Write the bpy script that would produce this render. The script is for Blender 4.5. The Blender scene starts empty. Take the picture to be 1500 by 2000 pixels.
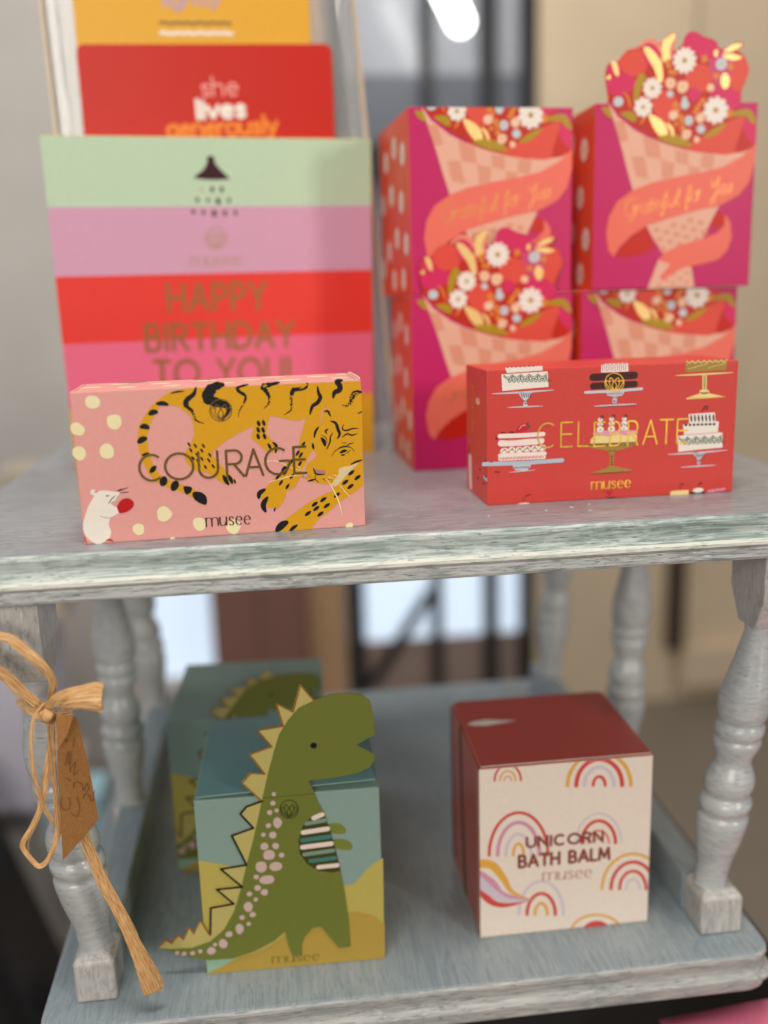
import bpy, math, random
from mathutils import Vector, Matrix
from mathutils.geometry import tessellate_polygon
R = math.radians
scn = bpy.context.scene
col = scn.collection
random.seed(7)
# ---------------------------------------------------------------- camera
cam_d = bpy.data.cameras.new('camera'); cam = bpy.data.objects.new('camera', cam_d); col.objects.link(cam)
cam_d.sensor_fit = 'VERTICAL'; cam_d.sensor_height = 36.0; cam_d.lens = 36.0*1870/2000
cam_d.clip_start = 0.02; cam_d.clip_end = 60
right = Vector((0.99235313, -0.1197797, -0.02980072)); up = Vector((0.05506375, 0.21352114, 0.97538542)); fwd = Vector((0.11046829, 0.96956771, -0.21848389))
m = Matrix.Identity(4)
for i in range(3): m[i][0] = right[i]; m[i][1] = up[i]; m[i][2] = -fwd[i]
m.translation = Vector((-0.05638595, -0.49824688, 0.125)); cam.matrix_world = m
cam_d.dof.use_dof = True; cam_d.dof.focus_distance = 0.543; cam_d.dof.aperture_fstop = 2.2
scn.camera = cam
# ---------------------------------------------------------------- light
w = bpy.data.worlds.new('World'); scn.world = w; w.use_nodes = True
w.node_tree.nodes['Background'].inputs[0].default_value = (0.80, 0.86, 1.0, 1); w.node_tree.nodes['Background'].inputs[1].default_value = 0.19
def area(name, loc, target, sx, sy, power, colr):
    l = bpy.data.lights.new(name, 'AREA'); l.shape = 'RECTANGLE'; l.size = sx; l.size_y = sy; l.energy = power; l.color = colr
    o = bpy.data.objects.new(name, l); col.objects.link(o); o.location = loc
    o.rotation_euler = (Vector(target)-Vector(loc)).to_track_quat('-Z', 'Y').to_euler(); return o
area('shop_ceiling_lamp', (-0.10, -0.36, 1.75), (0, 0.1, 0), 0.6, 0.34, 20, (1.0, 0.94, 0.86))
area('shop_front_lamp', (-0.9, -2.1, 0.75), (0, 0.1, -0.1), 1.2, 0.9, 26, (1.0, 0.94, 0.86))
area('shop_side_lamp', (1.35, -1.75, 0.62), (0, 0.15, 0.05), 0.30, 0.40, 15, (1.0, 0.92, 0.82))
area('foil_glint_light', (1.02, -1.85, -0.24), (0.15, 0.06, 0.03), 0.22, 0.14, 1.5, (1.0, 0.95, 0.86))  # added light, aimed so the gold foil lettering glints
area('room_lamp', (0.3, 0.9, 2.1), (0.3, 1.8, 0.3), 1.4, 0.6, 20, (1.0, 0.95, 0.88))
area('window_daylight', (-1.7, 0.9, 0.7), (0.0, 0.2, -0.1), 0.9, 1.2, 9, (0.80, 0.90, 1.0))
vs = scn.view_settings; vs.view_transform = 'Standard'; vs.look = 'None'; vs.exposure = 0.0; vs.gamma = 1.0; vs.use_curve_mapping = False
scn.render.engine = 'CYCLES'
# ---------------------------------------------------------------- materials
def lin(c): c = c/255.0; return c/12.92 if c <= .04045 else ((c+.055)/1.055)**2.4
def srgb(r, g, b, k=1.0): return (min(1, lin(r)*k), min(1, lin(g)*k), min(1, lin(b)*k), 1)
MATS = {}
def new_mat(name):
    mt = bpy.data.materials.new(name); mt.use_nodes = True; MATS[name] = mt
    return mt, mt.node_tree.nodes, mt.node_tree.links, mt.node_tree.nodes['Principled BSDF']
def print_mat(name, rgb, k=1.0, rough=.42, metal=0.0, coat=.0):
    mt, N, L, P = new_mat(name)
    c = srgb(*rgb, k)
    tc = N.new('ShaderNodeTexCoord'); no = N.new('ShaderNodeTexNoise'); no.inputs['Scale'].default_value = 260; no.inputs['Detail'].default_value = 4
    mx = N.new('ShaderNodeMix'); mx.data_type = 'RGBA'; mx.inputs[6].default_value = [v*.93 for v in c[:3]]+[1]; mx.inputs[7].default_value = [min(1, v*1.05) for v in c[:3]]+[1]
    L.new(tc.outputs['Object'], no.inputs['Vector']); L.new(no.outputs['Fac'], mx.inputs[0]); L.new(mx.outputs[2], P.inputs['Base Color'])
    P.inputs['Roughness'].default_value = rough; P.inputs['Metallic'].default_value = metal; P.inputs['Specular IOR Level'].default_value = .5 if metal else .3; P.inputs['Coat Weight'].default_value = coat; P.inputs['Coat Roughness'].default_value = .12
    bp = N.new('ShaderNodeBump'); bp.inputs['Strength'].default_value = .05; bp.inputs['Distance'].default_value = .0002
    n2 = N.new('ShaderNodeTexNoise'); n2.inputs['Scale'].default_value = 1400 if not metal else 420
    L.new(tc.outputs['Object'], n2.inputs['Vector']); L.new(n2.outputs['Fac'], bp.inputs['Height']); L.new(bp.outputs[0], P.inputs['Normal'])
    if metal: bp.inputs['Strength'].default_value = .5
    return mt
K = 1.0
for nm, rgb in dict(
    cpink=(228,160,150), cream=(240,226,178), gold=(218,158,18), white=(240,230,215), redglove=(190,20,24), ppink=(226,160,150), cheek=(222,200,150), mauve=(180,120,120), ink=(22,20,20), whisk=(250,222,180),
    cred=(208,68,60), cwhite=(240,228,215), lilac=(206,203,212), pwhite=(244,224,215), choc=(66,28,18), olive=(120,110,50), bluegrey=(180,192,205), green=(40,85,58), salmon=(214,110,96), berry=(200,35,48), crimson=(200,20,50), butter=(238,212,140), orchid=(224,150,180),
    mint=(188,212,180), plum=(210,158,182), bred=(230,60,48), bpink=(232,104,134), byellow=(225,172,40), maroon=(58,12,28),
    magenta=(196,28,96), bcoral=(234,84,56), peach=(232,176,150), peach2=(222,150,122), dred=(198,30,8), ribbon=(236,112,92), fred=(192,38,14), fmag=(214,36,92), fmag2=(206,70,110), fcoral=(224,76,58), fpeach=(236,140,115), fpink=(228,130,110), folive=(176,142,14), forange=(224,130,48), fcream=(242,196,160), fblue=(196,206,208), mustard=(180,140,40),
    sand=(188,172,88), sand2=(182,152,66), dmint=(150,185,160), darm=(120,128,52), dtext=(130,115,45), dgreen=(112,119,49), goldink=(168,132,62), dolive=(62,66,22), dspine=(190,176,104), dbrown=(150,100,42), ink2=(24,26,18), bwhite=(236,214,200), bgrey=(128,148,128), bteal=(72,124,116), dpink=(206,176,168), dsky=(136,160,150), dteal=(108,152,152),
    ucream=(240,224,208), ured=(214,78,70), uyel=(232,172,70), upink=(230,150,150), ulav=(214,200,208), umauve=(214,150,172), usal=(226,120,110), utext=(140,66,56), utext2=(190,150,130), uside=(192,80,70),
    redcard=(196,30,8), yelcard=(226,168,48), cpinkw=(236,150,140), corange=(236,130,40), clav=(190,160,170), cink=(110,90,60)).items():
    print_mat(nm, rgb, K)
for nm in ('uside', 'ucream', 'dteal'): MATS[nm].node_tree.nodes['Principled BSDF'].inputs['Coat Weight'].default_value = .5; MATS[nm].node_tree.nodes['Principled BSDF'].inputs['Roughness'].default_value = .3
print_mat('foilbrown', (150,118,66), 1, .34, .9); print_mat('foildark', (70,46,34), 1, .4, .3); print_mat('foilgold', (226,180,72), 1, .30, .72)
print_mat('foilpale', (186,150,130), 1, .4, .4); print_mat('foilbrown2', (160,110,62), 1, .4, .6); print_mat('foilrib', (208,146,80), 1, .38, .6); print_mat('foilleaf', (242,202,128), 1, .4, .35)

def paint_mat(name, lo, hi, grain, contrast=(.35, .65), rough=.4, bump=.25, base=None, scratch=None, chip=None, warp=10):
    """brushed chalky paint: streaks of a lighter coat over a darker one, thin dark scratches and pale dabs"""
    mt, N, L, P = new_mat(name)
    tc = N.new('ShaderNodeTexCoord')
    wv = N.new('ShaderNodeTexNoise'); wv.inputs['Scale'].default_value = 14; wv.inputs['Detail'].default_value = 3; L.new(tc.outputs['Object'], wv.inputs['Vector'])
    def streak(k, detail, seed):
        mp = N.new('ShaderNodeMapping'); mp.inputs['Scale'].default_value = [g*k for g in grain]; mp.inputs['Location'].default_value = (seed, seed*.7, seed*1.3); L.new(tc.outputs['Object'], mp.inputs['Vector'])
        ad = N.new('ShaderNodeVectorMath'); ad.operation = 'MULTIPLY_ADD'; L.new(wv.outputs['Color'], ad.inputs[0]); ad.inputs[1].default_value = (warp*k*.4, warp*k*.4, warp*k*.4); L.new(mp.outputs[0], ad.inputs[2])
        n = N.new('ShaderNodeTexNoise'); n.inputs['Scale'].default_value = 1; n.inputs['Detail'].default_value = detail; n.inputs['Roughness'].default_value = .6; L.new(ad.outputs[0], n.inputs['Vector']); return n.outputs['Fac']
    n1 = streak(1, 5, 0)
    n2 = N.new('ShaderNodeTexNoise'); n2.inputs['Scale'].default_value = 22; n2.inputs['Detail'].default_value = 3; L.new(tc.outputs['Object'], n2.inputs['Vector'])
    s = N.new('ShaderNodeMath'); s.operation = 'MULTIPLY_ADD'; L.new(n2.outputs['Fac'], s.inputs[0]); s.inputs[1].default_value = .35; L.new(n1, s.inputs[2])
    rp = N.new('ShaderNodeValToRGB'); e = rp.color_ramp.elements; e[0].position = contrast[0]+.17; e[1].position = contrast[1]+.17
    e[0].color = srgb(*lo); e[1].color = srgb(*hi)
    if base: k = e.new((contrast[0]+contrast[1])/2+.17); k.color = srgb(*base)
    L.new(s.outputs[0], rp.inputs[0]); out = rp.outputs[0]
    for colr, k, seed, th in ((scratch, 1.7, 31.0, .62), (chip, 1.3, 77.0, .64)):
        if not colr: continue
        f = streak(k, 2, seed); r2 = N.new('ShaderNodeMapRange'); r2.inputs['From Min'].default_value = th; r2.inputs['From Max'].default_value = th+.04; r2.inputs['To Max'].default_value = .8; L.new(f, r2.inputs['Value'])
        mx = N.new('ShaderNodeMix'); mx.data_type = 'RGBA'; L.new(r2.outputs[0], mx.inputs[0]); L.new(out, mx.inputs[6]); mx.inputs[7].default_value = srgb(*colr); out = mx.outputs[2]
    L.new(out, P.inputs['Base Color']); P.inputs['Roughness'].default_value = rough
    bp = N.new('ShaderNodeBump'); bp.inputs['Strength'].default_value = bump; bp.inputs['Distance'].default_value = .0006; L.new(n1, bp.inputs['Height']); L.new(bp.outputs[0], P.inputs['Normal'])
    return mt
paint_mat('shelf_top_paint', (124,130,134), (152,156,159), (40, 420, 420), (.32,.60), .32, .15, None, (96,96,96), (176,176,172))
paint_mat('shelf_edge_paint', (144,150,149), (202,204,201), (70, 750, 750), (.36,.56), .5, .8, (182,184,179), (84,96,92), (226,226,218))
paint_mat('shelf_cove_paint', (136,152,146), (202,208,202), (60, 700, 700), (.36,.58), .5, .8, (170,183,176), (84,104,98), (222,225,216))
paint_mat('shelf_ridge_paint', (176,184,174), (222,222,210), (60, 700, 700), (.30,.50), .5, .6, None, (120,134,126), None)
paint_mat('post_paint', (172,175,175), (192,194,192), (90, 90, 420), (.30,.62), .22, .10, None, (150,154,153), (202,202,197), 16)
paint_mat('foot_paint', (160,160,154), (198,194,188), (420, 420, 90), (.30,.62), .36, .2, None, (140,142,138), (214,210,202))
paint_mat('lower_paint', (132,146,153), (154,164,168), (480, 34, 480), (.34,.60), .30, .08, None, (122,134,138), (164,172,172))
paint_mat('lower_edge_paint', (140,146,146), (184,182,176), (60, 600, 600), (.34,.60), .45, .4, None, (104,114,112), (204,204,196))
# raffia
mt, N, L, P = new_mat('raffia')
uv = N.new('ShaderNodeUVMap'); mp = N.new('ShaderNodeMapping'); mp.inputs['Scale'].default_value = (30, 2.0, 1); L.new(uv.outputs[0], mp.inputs[0])
n1 = N.new('ShaderNodeTexNoise'); n1.inputs['Scale'].default_value = 1; n1.inputs['Detail'].default_value = 5; L.new(mp.outputs[0], n1.inputs['Vector'])
rp = N.new('ShaderNodeValToRGB'); e = rp.color_ramp.elements; e[0].position = .3; e[0].color = srgb(176,116,58); e[1].position = .62; e[1].color = srgb(232,188,130); L.new(n1.outputs['Fac'], rp.inputs[0]); L.new(rp.outputs[0], P.inputs['Base Color'])
P.inputs['Roughness'].default_value = .5
bp = N.new('ShaderNodeBump'); bp.inputs['Strength'].default_value = .7; bp.inputs['Distance'].default_value = .0006; L.new(n1.outputs['Fac'], bp.inputs['Height']); L.new(bp.outputs[0], P.inputs['Normal'])
# kraft
mt, N, L, P = new_mat('kraft'); tc = N.new('ShaderNodeTexCoord'); n1 = N.new('ShaderNodeTexNoise'); n1.inputs['Scale'].default_value = 900; n1.inputs['Detail'].default_value = 3; L.new(tc.outputs['Object'], n1.inputs['Vector'])
rp = N.new('ShaderNodeValToRGB'); e = rp.color_ramp.elements; e[0].position = .35; e[0].color = srgb(156,104,52); e[1].position = .7; e[1].color = srgb(174,122,66); L.new(n1.outputs['Fac'], rp.inputs[0]); L.new(rp.outputs[0], P.inputs['Base Color']); P.inputs['Roughness'].default_value = .8
def plain(name, rgb, rough=.6, metal=0, emit=None, noise=.12, scale=6, trans=0, k=1):
    mt, N, L, P = new_mat(name); c = srgb(*rgb, k)
    tc = N.new('ShaderNodeTexCoord'); no = N.new('ShaderNodeTexNoise'); no.inputs['Scale'].default_value = scale; no.inputs['Detail'].default_value = 5; L.new(tc.outputs['Object'], no.inputs['Vector'])
    mx = N.new('ShaderNodeMix'); mx.data_type = 'RGBA'; mx.inputs[6].default_value = [v*(1-noise) for v in c[:3]]+[1]; mx.inputs[7].default_value = [min(1, v*(1+noise)) for v in c[:3]]+[1]
    L.new(no.outputs['Fac'], mx.inputs[0]); L.new(mx.outputs[2], P.inputs['Base Color'])
    P.inputs['Roughness'].default_value = rough; P.inputs['Metallic'].default_value = metal; P.inputs['Transmission Weight'].default_value = trans
    if emit: P.inputs['Emission Color'].default_value = srgb(*rgb); P.inputs['Emission Strength'].default_value = emit
    return mt
plain('beige_wall', (210,190,160), .7); plain('grey_wall', (194,187,178), .7); plain('black_frame', (20,20,24), .4); plain('bluegrey_glass', (120,124,134), .12); plain('pale_glass', (178,182,190), .15)
plain('daylight_glass', (205,222,240), .2, emit=.85, noise=.02); plain('kick_panel', (150,132,122), .4); plain('cabinet_brown', (120,84,74), .5); plain('tan_wood', (178,144,108), .6); plain('pale_crate', (186,172,152), .6)
plain('floor_tile', (128,117,104), .45); plain('white_cloth', (226,220,232), .8); plain('lilac_cloth', (212,206,218), .8); plain('black_thing', (14,14,16), .5); plain('teal_thing', (150,185,196), .5); plain('pencil', (120,78,40), .7); plain('pink_cloth', (232,120,150), .75, scale=30); plain('tube_white', (255,255,250), .5, emit=7, noise=0)
plain('purple_thing', (160,152,166), .6); plain('dark_trim', (70,54,44), .5); plain('seam_grey', (140,134,120), .5)
mt, N, L, P = new_mat('acrylic'); P.inputs['Base Color'].default_value = (.93,.93,.92,1); P.inputs['Transmission Weight'].default_value = .85; P.inputs['Roughness'].default_value = .06; P.inputs['IOR'].default_value = 1.35
plain('acrylic_edge', (196,178,152), .3)
print_mat('card_edge', (226,214,196), 1, .6)
# artwork printed on the cartons: flat shapes in millimetres on each face
ART={
'tiger':[('e',1,'cream',(11.32,76.41),3.47,3.47,0.16,0),
('e',1,'cream',(21.26,65.64),3.97,3.97,0.16,0),
('e',1,'cream',(2.09,62.31),3.49,3.49,0.16,0),
('e',1,'cream',(2.25,49.61),3.51,3.51,0.16,0),
('e',1,'cream',(16.33,50.01),3.65,3.65,0.16,0),
('e',1,'cream',(42.89,14.06),4.01,4.01,0.16,0),
('e',1,'cream',(28.81,6.55),3.06,3.06,0.16,0),
('e',1,'cream',(61.4,7.25),3.7,3.7,0.16,0),
('e',1,'cream',(80.16,4.75),3.98,3.98,0.16,0),
('e',1,'cream',(46.34,-0.25),1.43,1.43,0.16,0),
('e',1,'cream',(143.8,0.68),2.0,2.0,0.16,0),
('p',2,'gold',0,[(58.35,81.17),(152.97,81.08),(153.18,64.06),(152.67,38.44),(152.39,23.48),(148.52,20.51),(142.47,16.92),(137.93,14.24),(132.83,9.62),(128.81,7.4),(126.25,5.09),(123.68,2.28),(122.21,0.25),(102.78,-0.05),(105.3,3.53),(108.88,7.24),(114.38,10.82),(120.4,14.86),(125.38,17.5),(130.35,19.65),(134.82,21.34),(135.44,24.25),(132.55,25.16),(128.21,25.76),(123.9,26.9),(121.07,28.28),(118.78,30.85),(117.25,29.14),(114.1,24.07),(109.81,22.87),(109.49,20.45),(107.46,16.66),(104.87,13.4),(99.17,14.26),(97.82,15.81),(97.04,18.78),(95.61,18.87),(95.22,20.36),(96.85,23.66),(99.89,26.87),(103.4,30.05),(106.92,33.23),(109.53,37.43),(113.05,40.61),(117.04,43.76),(117.79,49.01),(119.48,54.19),(122.28,62.39),(118.41,61.15),(114.16,61.68),(109.96,62.97),(103.08,64.71),(102.27,62.15),(100.98,58.43),(100.55,55.13),(102.75,52.17),(106.31,48.17),(105.15,44.4),(100.9,44.63),(98.64,46.42),(96.0,49.66),(93.29,51.7),(92.21,53.18),(93.11,56.45),(94.47,59.6),(86.95,56.61),(78.49,52.29),(72.1,47.28),(70.78,44.98),(73.68,41.24),(77.45,36.25),(81.28,31.82),(82.27,28.74),(75.77,28.53),(71.92,32.36),(67.46,35.62),(61.71,36.55),(58.45,39.71),(56.06,43.4),(56.66,46.92),(59.87,51.48),(61.93,56.08),(62.26,60.76),(60.94,66.44),(55.58,71.34),(50.57,72.95),(45.44,72.6),(42.65,68.68),(39.6,63.03),(37.67,57.3),(37.55,51.46),(38.31,46.73),(39.56,40.77),(42.61,35.86),(48.06,31.97),(53.68,29.84),(59.29,27.11),(64.81,22.56),(66.13,21.27),(65.69,18.27),(63.91,18.02),(60.61,21.01),(53.38,25.67),(46.65,28.47),(41.1,31.19),(36.91,36.19),(34.54,42.23),(32.85,49.37),(32.42,55.24),(33.65,62.15),(36.54,67.23),(41.54,73.36),(48.14,78.25),(52.83,80.36)]),
('p',2,'white',1,[(0.96,13.48),(3.17,19.28),(5.83,23.85),(8.39,27.24),(11.36,29.07),(18.05,28.07),(20.83,27.42),(19.13,24.8),(17.8,22.5),(16.84,20.54),(19.0,19.21),(20.74,16.95),(15.14,13.97),(13.68,10.23),(14.5,6.57),(13.4,3.04),(9.4,0.31),(7.41,-0.4),(3.31,1.94),(0.54,6.34),(0.13,10.55)]),
('e',2,'white',(7.35,28.25),1.72,1.49,0.1,0),
('p',3,'redglove',1,[(18.84,20.06),(21.03,23.13),(24.53,24.11),(27.24,22.5),(27.34,19.51),(23.91,16.74),(19.88,16.17),(19.01,18.02)]),
('e',3,'ppink',(8.51,28.65),0.81,0.81,0,0),
('e',3,'ppink',(17.07,21.96),1.39,1.04,0.1,0),
('s',3,'ink',0.58,1,[(13.35,25.99),(15.39,26.1)]),
('s',3,'ink',0.46,1,[(19.17,28.0),(25.58,29.98)]),
('s',3,'ink',0.46,1,[(20.83,27.42),(25.71,27.36)]),
('s',3,'ink',0.46,1,[(19.42,28.22),(22.25,29.47)]),
('s',3,'ink',0.46,1,[(14.33,21.65),(16.6,24.36),(19.0,25.99)]),
('s',3,'ink',0.23,1,[(9.25,15.31),(13.65,13.83),(15.72,14.17)]),
('s',3,'redglove',0.58,1,[(0.18,4.93),(0.83,2.12),(1.55,0.02)]),
('s',3,'redglove',1.05,1,[(11.46,1.73),(13.52,1.82),(15.14,0.74)]),
('p',3,'ppink',1,[(125.32,44.19),(126.85,42.03),(126.1,40.38),(123.5,38.49),(121.58,36.76),(120.48,33.91),(120.81,32.92),(119.1,32.29),(118.41,33.06),(119.73,35.41),(121.56,38.21),(123.16,41.51)]),
('p',3,'cheek',1,[(150.13,36.14),(145.67,34.82),(139.76,33.79),(138.63,30.19),(136.56,27.62),(134.73,24.78),(135.42,23.76),(137.63,24.12),(141.96,28.04),(145.03,31.29)]),
('p',3,'mauve',0,[(125.14,34.62),(128.09,33.48),(131.7,33.03),(131.62,31.33),(127.03,31.59),(125.63,32.64)]),
('e',3,'ppink',(120.22,30.77),1.84,1.45,0.1,0),
('s',4,'ink',3.16,2,[(109.13,82.28),(103.92,81.32),(100.36,80.3),(102.05,77.2),(103.15,74.34),(102.5,71.09),(100.01,68.62)]),
('s',4,'ink',2.57,2,[(123.94,81.45),(123.1,78.9),(118.8,78.14),(116.19,77.78),(115.08,74.77),(114.76,71.25),(114.45,67.26),(110.53,64.7)]),
('s',4,'ink',2.21,1,[(129.3,79.35),(129.84,75.56),(130.68,73.16),(128.88,70.4),(126.17,68.62),(124.52,64.19)]),
('s',4,'ink',2.97,1,[(143.28,81.99),(139.9,81.37),(141.48,79.09),(141.14,76.74),(138.44,75.43),(137.59,72.48)]),
('s',4,'ink',3.24,2,[(153.42,75.13),(150.22,74.93),(148.2,72.88),(147.12,70.07),(144.86,68.02),(142.23,68.62)]),
('s',4,'ink',0.75,1,[(153.39,64.53),(150.73,63.46)]),
('s',4,'ink',1.15,1,[(152.65,37.71),(148.68,36.71),(145.69,35.41)]),
('s',4,'ink',2.98,2,[(64.9,81.82),(63.5,78.18),(59.49,74.88),(59.28,71.99),(62.04,68.95),(63.66,64.21),(67.77,62.14)]),
('s',4,'ink',6.91,2,[(79.88,82.48),(74.03,81.21),(70.62,76.72),(73.52,73.68),(79.74,71.43),(80.93,68.33),(77.47,63.32)]),
('s',4,'ink',1.97,2,[(92.6,81.97),(86.69,80.46),(87.37,78.34),(90.48,75.87),(89.68,72.39),(86.72,67.83),(86.03,64.33)]),
('s',4,'ink',1.01,1,[(58.7,79.77),(55.05,79.69),(51.36,78.92)]),
('s',4,'ink',2.52,1,[(43.49,73.73),(46.9,73.93),(50.01,72.98)]),
('s',4,'ink',2.97,1,[(39.22,68.26),(41.81,69.53),(44.28,69.3)]),
('s',4,'ink',2.97,1,[(34.18,61.66),(36.71,62.24),(39.1,60.96)]),
('s',4,'ink',3.28,1,[(32.39,53.49),(35.03,55.34),(37.56,55.91)]),
('s',4,'ink',1.5,1,[(33.88,46.73),(37.84,47.93)]),
('s',4,'ink',2.72,1,[(37.55,37.1),(39.19,39.02),(40.92,40.69)]),
('s',4,'ink',4.1,1,[(43.05,29.64),(44.17,32.2),(45.05,34.77)]),
('s',4,'ink',4.12,1,[(48.36,26.69),(49.95,29.47),(51.3,32.02)]),
('p',4,'ink',1,[(54.52,28.6),(58.77,27.98),(57.99,25.15),(55.37,24.35)]),
('p',4,'ink',1,[(59.15,25.08),(63.23,25.07),(66.19,22.23),(65.78,17.9),(62.23,19.09),(59.49,21.68)]),
('s',4,'ink',1.15,1,[(58.32,52.38),(59.17,51.28),(59.66,50.07)]),
('s',4,'ink',1.15,1,[(61.49,51.51),(62.34,50.4),(62.83,49.2)]),
('s',4,'ink',1.16,1,[(65.75,51.29),(66.6,50.18),(67.1,48.97)]),
('s',4,'ink',1.15,1,[(59.02,49.28),(59.87,48.17),(60.36,46.96)]),
('s',4,'ink',1.16,1,[(62.06,46.51),(62.91,45.4),(63.4,44.19)]),
('s',4,'ink',1.16,1,[(64.45,44.25),(65.3,43.13),(65.8,41.92)]),
('s',4,'ink',1.16,1,[(68.1,43.22),(68.95,42.1),(69.45,40.88)]),
('s',4,'ink',1.16,1,[(62.29,43.18),(63.14,42.06),(63.63,40.85)]),
('s',4,'ink',1.16,1,[(66.0,39.76),(66.85,38.64),(67.35,37.42)]),
('s',4,'ink',1.17,1,[(70.2,39.89),(71.06,38.76),(71.56,37.54)]),
('s',4,'ink',1.16,1,[(59.86,44.86),(60.71,43.74),(61.2,42.53)]),
('s',4,'ink',1.16,1,[(64.76,48.74),(65.61,47.63),(66.11,46.42)]),
('s',4,'ink',1.16,1,[(68.76,46.16),(69.62,45.04),(70.12,43.82)]),
('s',4,'ink',2.31,1,[(75.87,33.7),(77.1,30.86),(78.68,27.99)]),
('s',4,'ink',2.16,1,[(78.23,33.8),(79.72,31.31),(80.72,28.59)]),
('s',4,'ink',1.05,1,[(81.6,31.2),(82.37,28.49)]),
('s',4,'ink',1.83,1,[(96.28,62.39),(96.65,60.77),(97.22,59.23)]),
('s',4,'ink',1.83,1,[(99.0,62.5),(99.38,60.87),(99.95,59.33)]),
('s',4,'ink',1.83,1,[(95.88,58.87),(96.25,57.24),(96.82,55.7)]),
('s',4,'ink',1.84,1,[(98.5,58.64),(98.87,57.02),(99.44,55.47)]),
('s',4,'ink',1.84,1,[(95.62,55.33),(96.0,53.7),(96.57,52.15)]),
('s',4,'ink',1.84,1,[(99.05,55.16),(99.42,53.53),(100.0,51.98)]),
('s',4,'ink',1.6,1,[(100.8,49.5),(101.81,48.16),(102.32,46.23)]),
('s',4,'ink',1.85,1,[(103.48,50.13),(105.37,48.22),(104.9,44.17)]),
('s',4,'ink',1.5,1,[(109.68,36.55),(108.55,35.07),(107.61,33.68)]),
('s',4,'ink',1.5,1,[(111.54,37.41),(110.41,35.93),(109.47,34.54)]),
('s',4,'ink',1.5,1,[(114.33,40.39),(113.2,38.91),(112.26,37.52)]),
('s',4,'ink',1.5,1,[(117.96,44.87),(116.83,43.39),(115.9,42.0)]),
('s',4,'ink',1.5,1,[(119.62,43.72),(118.49,42.24),(117.56,40.84)]),
('s',4,'ink',1.49,1,[(121.26,49.5),(120.13,48.02),(119.2,46.63)]),
('s',4,'ink',1.5,1,[(118.8,38.85),(117.67,37.36),(116.74,35.96)]),
('s',4,'ink',1.5,1,[(114.14,32.19),(113.01,30.7),(112.07,29.3)]),
('s',4,'ink',1.5,1,[(106.23,31.92),(105.09,30.44),(104.16,29.04)]),
('s',4,'ink',1.5,1,[(107.98,29.01),(106.85,27.52),(105.91,26.12)]),
('s',4,'ink',1.51,1,[(111.45,26.66),(110.31,25.17),(109.38,23.77)]),
('s',4,'ink',1.5,1,[(110.67,34.56),(109.54,33.08),(108.6,31.68)]),
('s',4,'ink',1.5,1,[(107.75,33.52),(106.62,32.04),(105.68,30.64)]),
('s',4,'ink',1.91,1,[(147.66,31.92),(145.89,30.75),(144.27,29.57)]),
('s',4,'ink',1.92,1,[(151.08,29.03),(149.31,27.85),(147.69,26.67)]),
('s',4,'ink',1.91,1,[(144.11,26.83),(142.35,25.66),(140.73,24.48)]),
('s',4,'ink',1.92,1,[(146.95,24.25),(145.18,23.08),(143.56,21.89)]),
('s',4,'ink',1.91,1,[(139.16,19.89),(137.39,18.72),(135.78,17.54)]),
('s',4,'ink',1.91,1,[(131.49,17.81),(129.73,16.64),(128.11,15.46)]),
('s',4,'ink',1.91,1,[(126.6,15.5),(124.84,14.33),(123.23,13.15)]),
('s',4,'ink',1.92,1,[(133.28,14.24),(131.51,13.07),(129.9,11.89)]),
('s',4,'ink',1.91,1,[(127.36,12.99),(125.6,11.82),(123.98,10.64)]),
('s',4,'ink',1.91,1,[(122.61,10.48),(120.85,9.31),(119.24,8.13)]),
('s',4,'ink',1.92,1,[(129.55,9.73),(127.79,8.56),(126.17,7.38)]),
('s',4,'ink',2.62,1,[(98.43,24.63),(94.86,22.32),(94.44,19.19)]),
('s',4,'ink',3.0,1,[(99.41,20.19),(96.63,15.88),(97.77,11.51)]),
('s',4,'ink',1.01,1,[(103.08,13.91),(102.28,11.7)]),
('s',4,'ink',4.06,1,[(109.84,5.45),(106.27,3.71),(102.7,0.15)]),
('s',4,'ink',1.91,1,[(114.86,3.28),(112.21,1.58),(110.18,-0.07)]),
('s',4,'ink',1.36,1,[(132.23,65.5),(134.49,65.4),(135.8,62.57)]),
('s',4,'ink',1.75,1,[(135.5,60.2),(138.43,58.76),(139.49,55.59),(140.33,52.67),(138.91,50.09)]),
('s',4,'ink',1.37,1,[(129.12,57.44),(127.17,54.76),(126.29,51.35)]),
('s',4,'ink',1.37,1,[(125.33,48.52),(125.45,46.93),(125.74,44.99)]),
('s',4,'ink',0.42,1,[(129.87,52.81),(132.77,51.12),(133.36,48.2)]),
('s',4,'ink',2.25,1,[(129.99,51.26),(131.48,49.26),(132.17,46.34)]),
('s',4,'ink',0.88,1,[(136.85,53.71),(135.2,51.48),(134.83,48.61),(132.71,44.47)]),
('s',4,'ink',1.0,1,[(134.34,55.94),(132.7,54.73),(133.44,53.11)]),
('s',4,'ink',0.88,1,[(142.84,57.93),(142.05,55.47),(144.05,54.5),(147.48,55.3),(150.99,55.32)]),
('s',4,'ink',0.88,1,[(141.47,50.78),(144.45,52.56),(147.09,51.75),(150.19,52.46)]),
('s',4,'ink',0.37,1,[(141.34,47.89),(144.24,47.4)]),
('s',4,'ink',0.63,1,[(148.04,47.44),(145.68,46.98),(143.68,45.73)]),
('s',4,'ink',0.48,1,[(135.09,40.47),(137.76,43.62),(141.72,45.35),(146.09,45.02),(148.22,42.34)]),
('s',4,'ink',0.43,1,[(139.27,44.9),(142.23,45.91),(146.1,45.36)]),
('s',4,'ink',1.64,1,[(140.03,42.14),(142.11,43.15),(144.17,43.38)]),
('s',4,'ink',0.95,1,[(140.46,41.05),(143.1,41.11)]),
('s',4,'ink',0.43,1,[(146.04,43.77),(144.51,42.2),(143.03,41.89)]),
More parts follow.
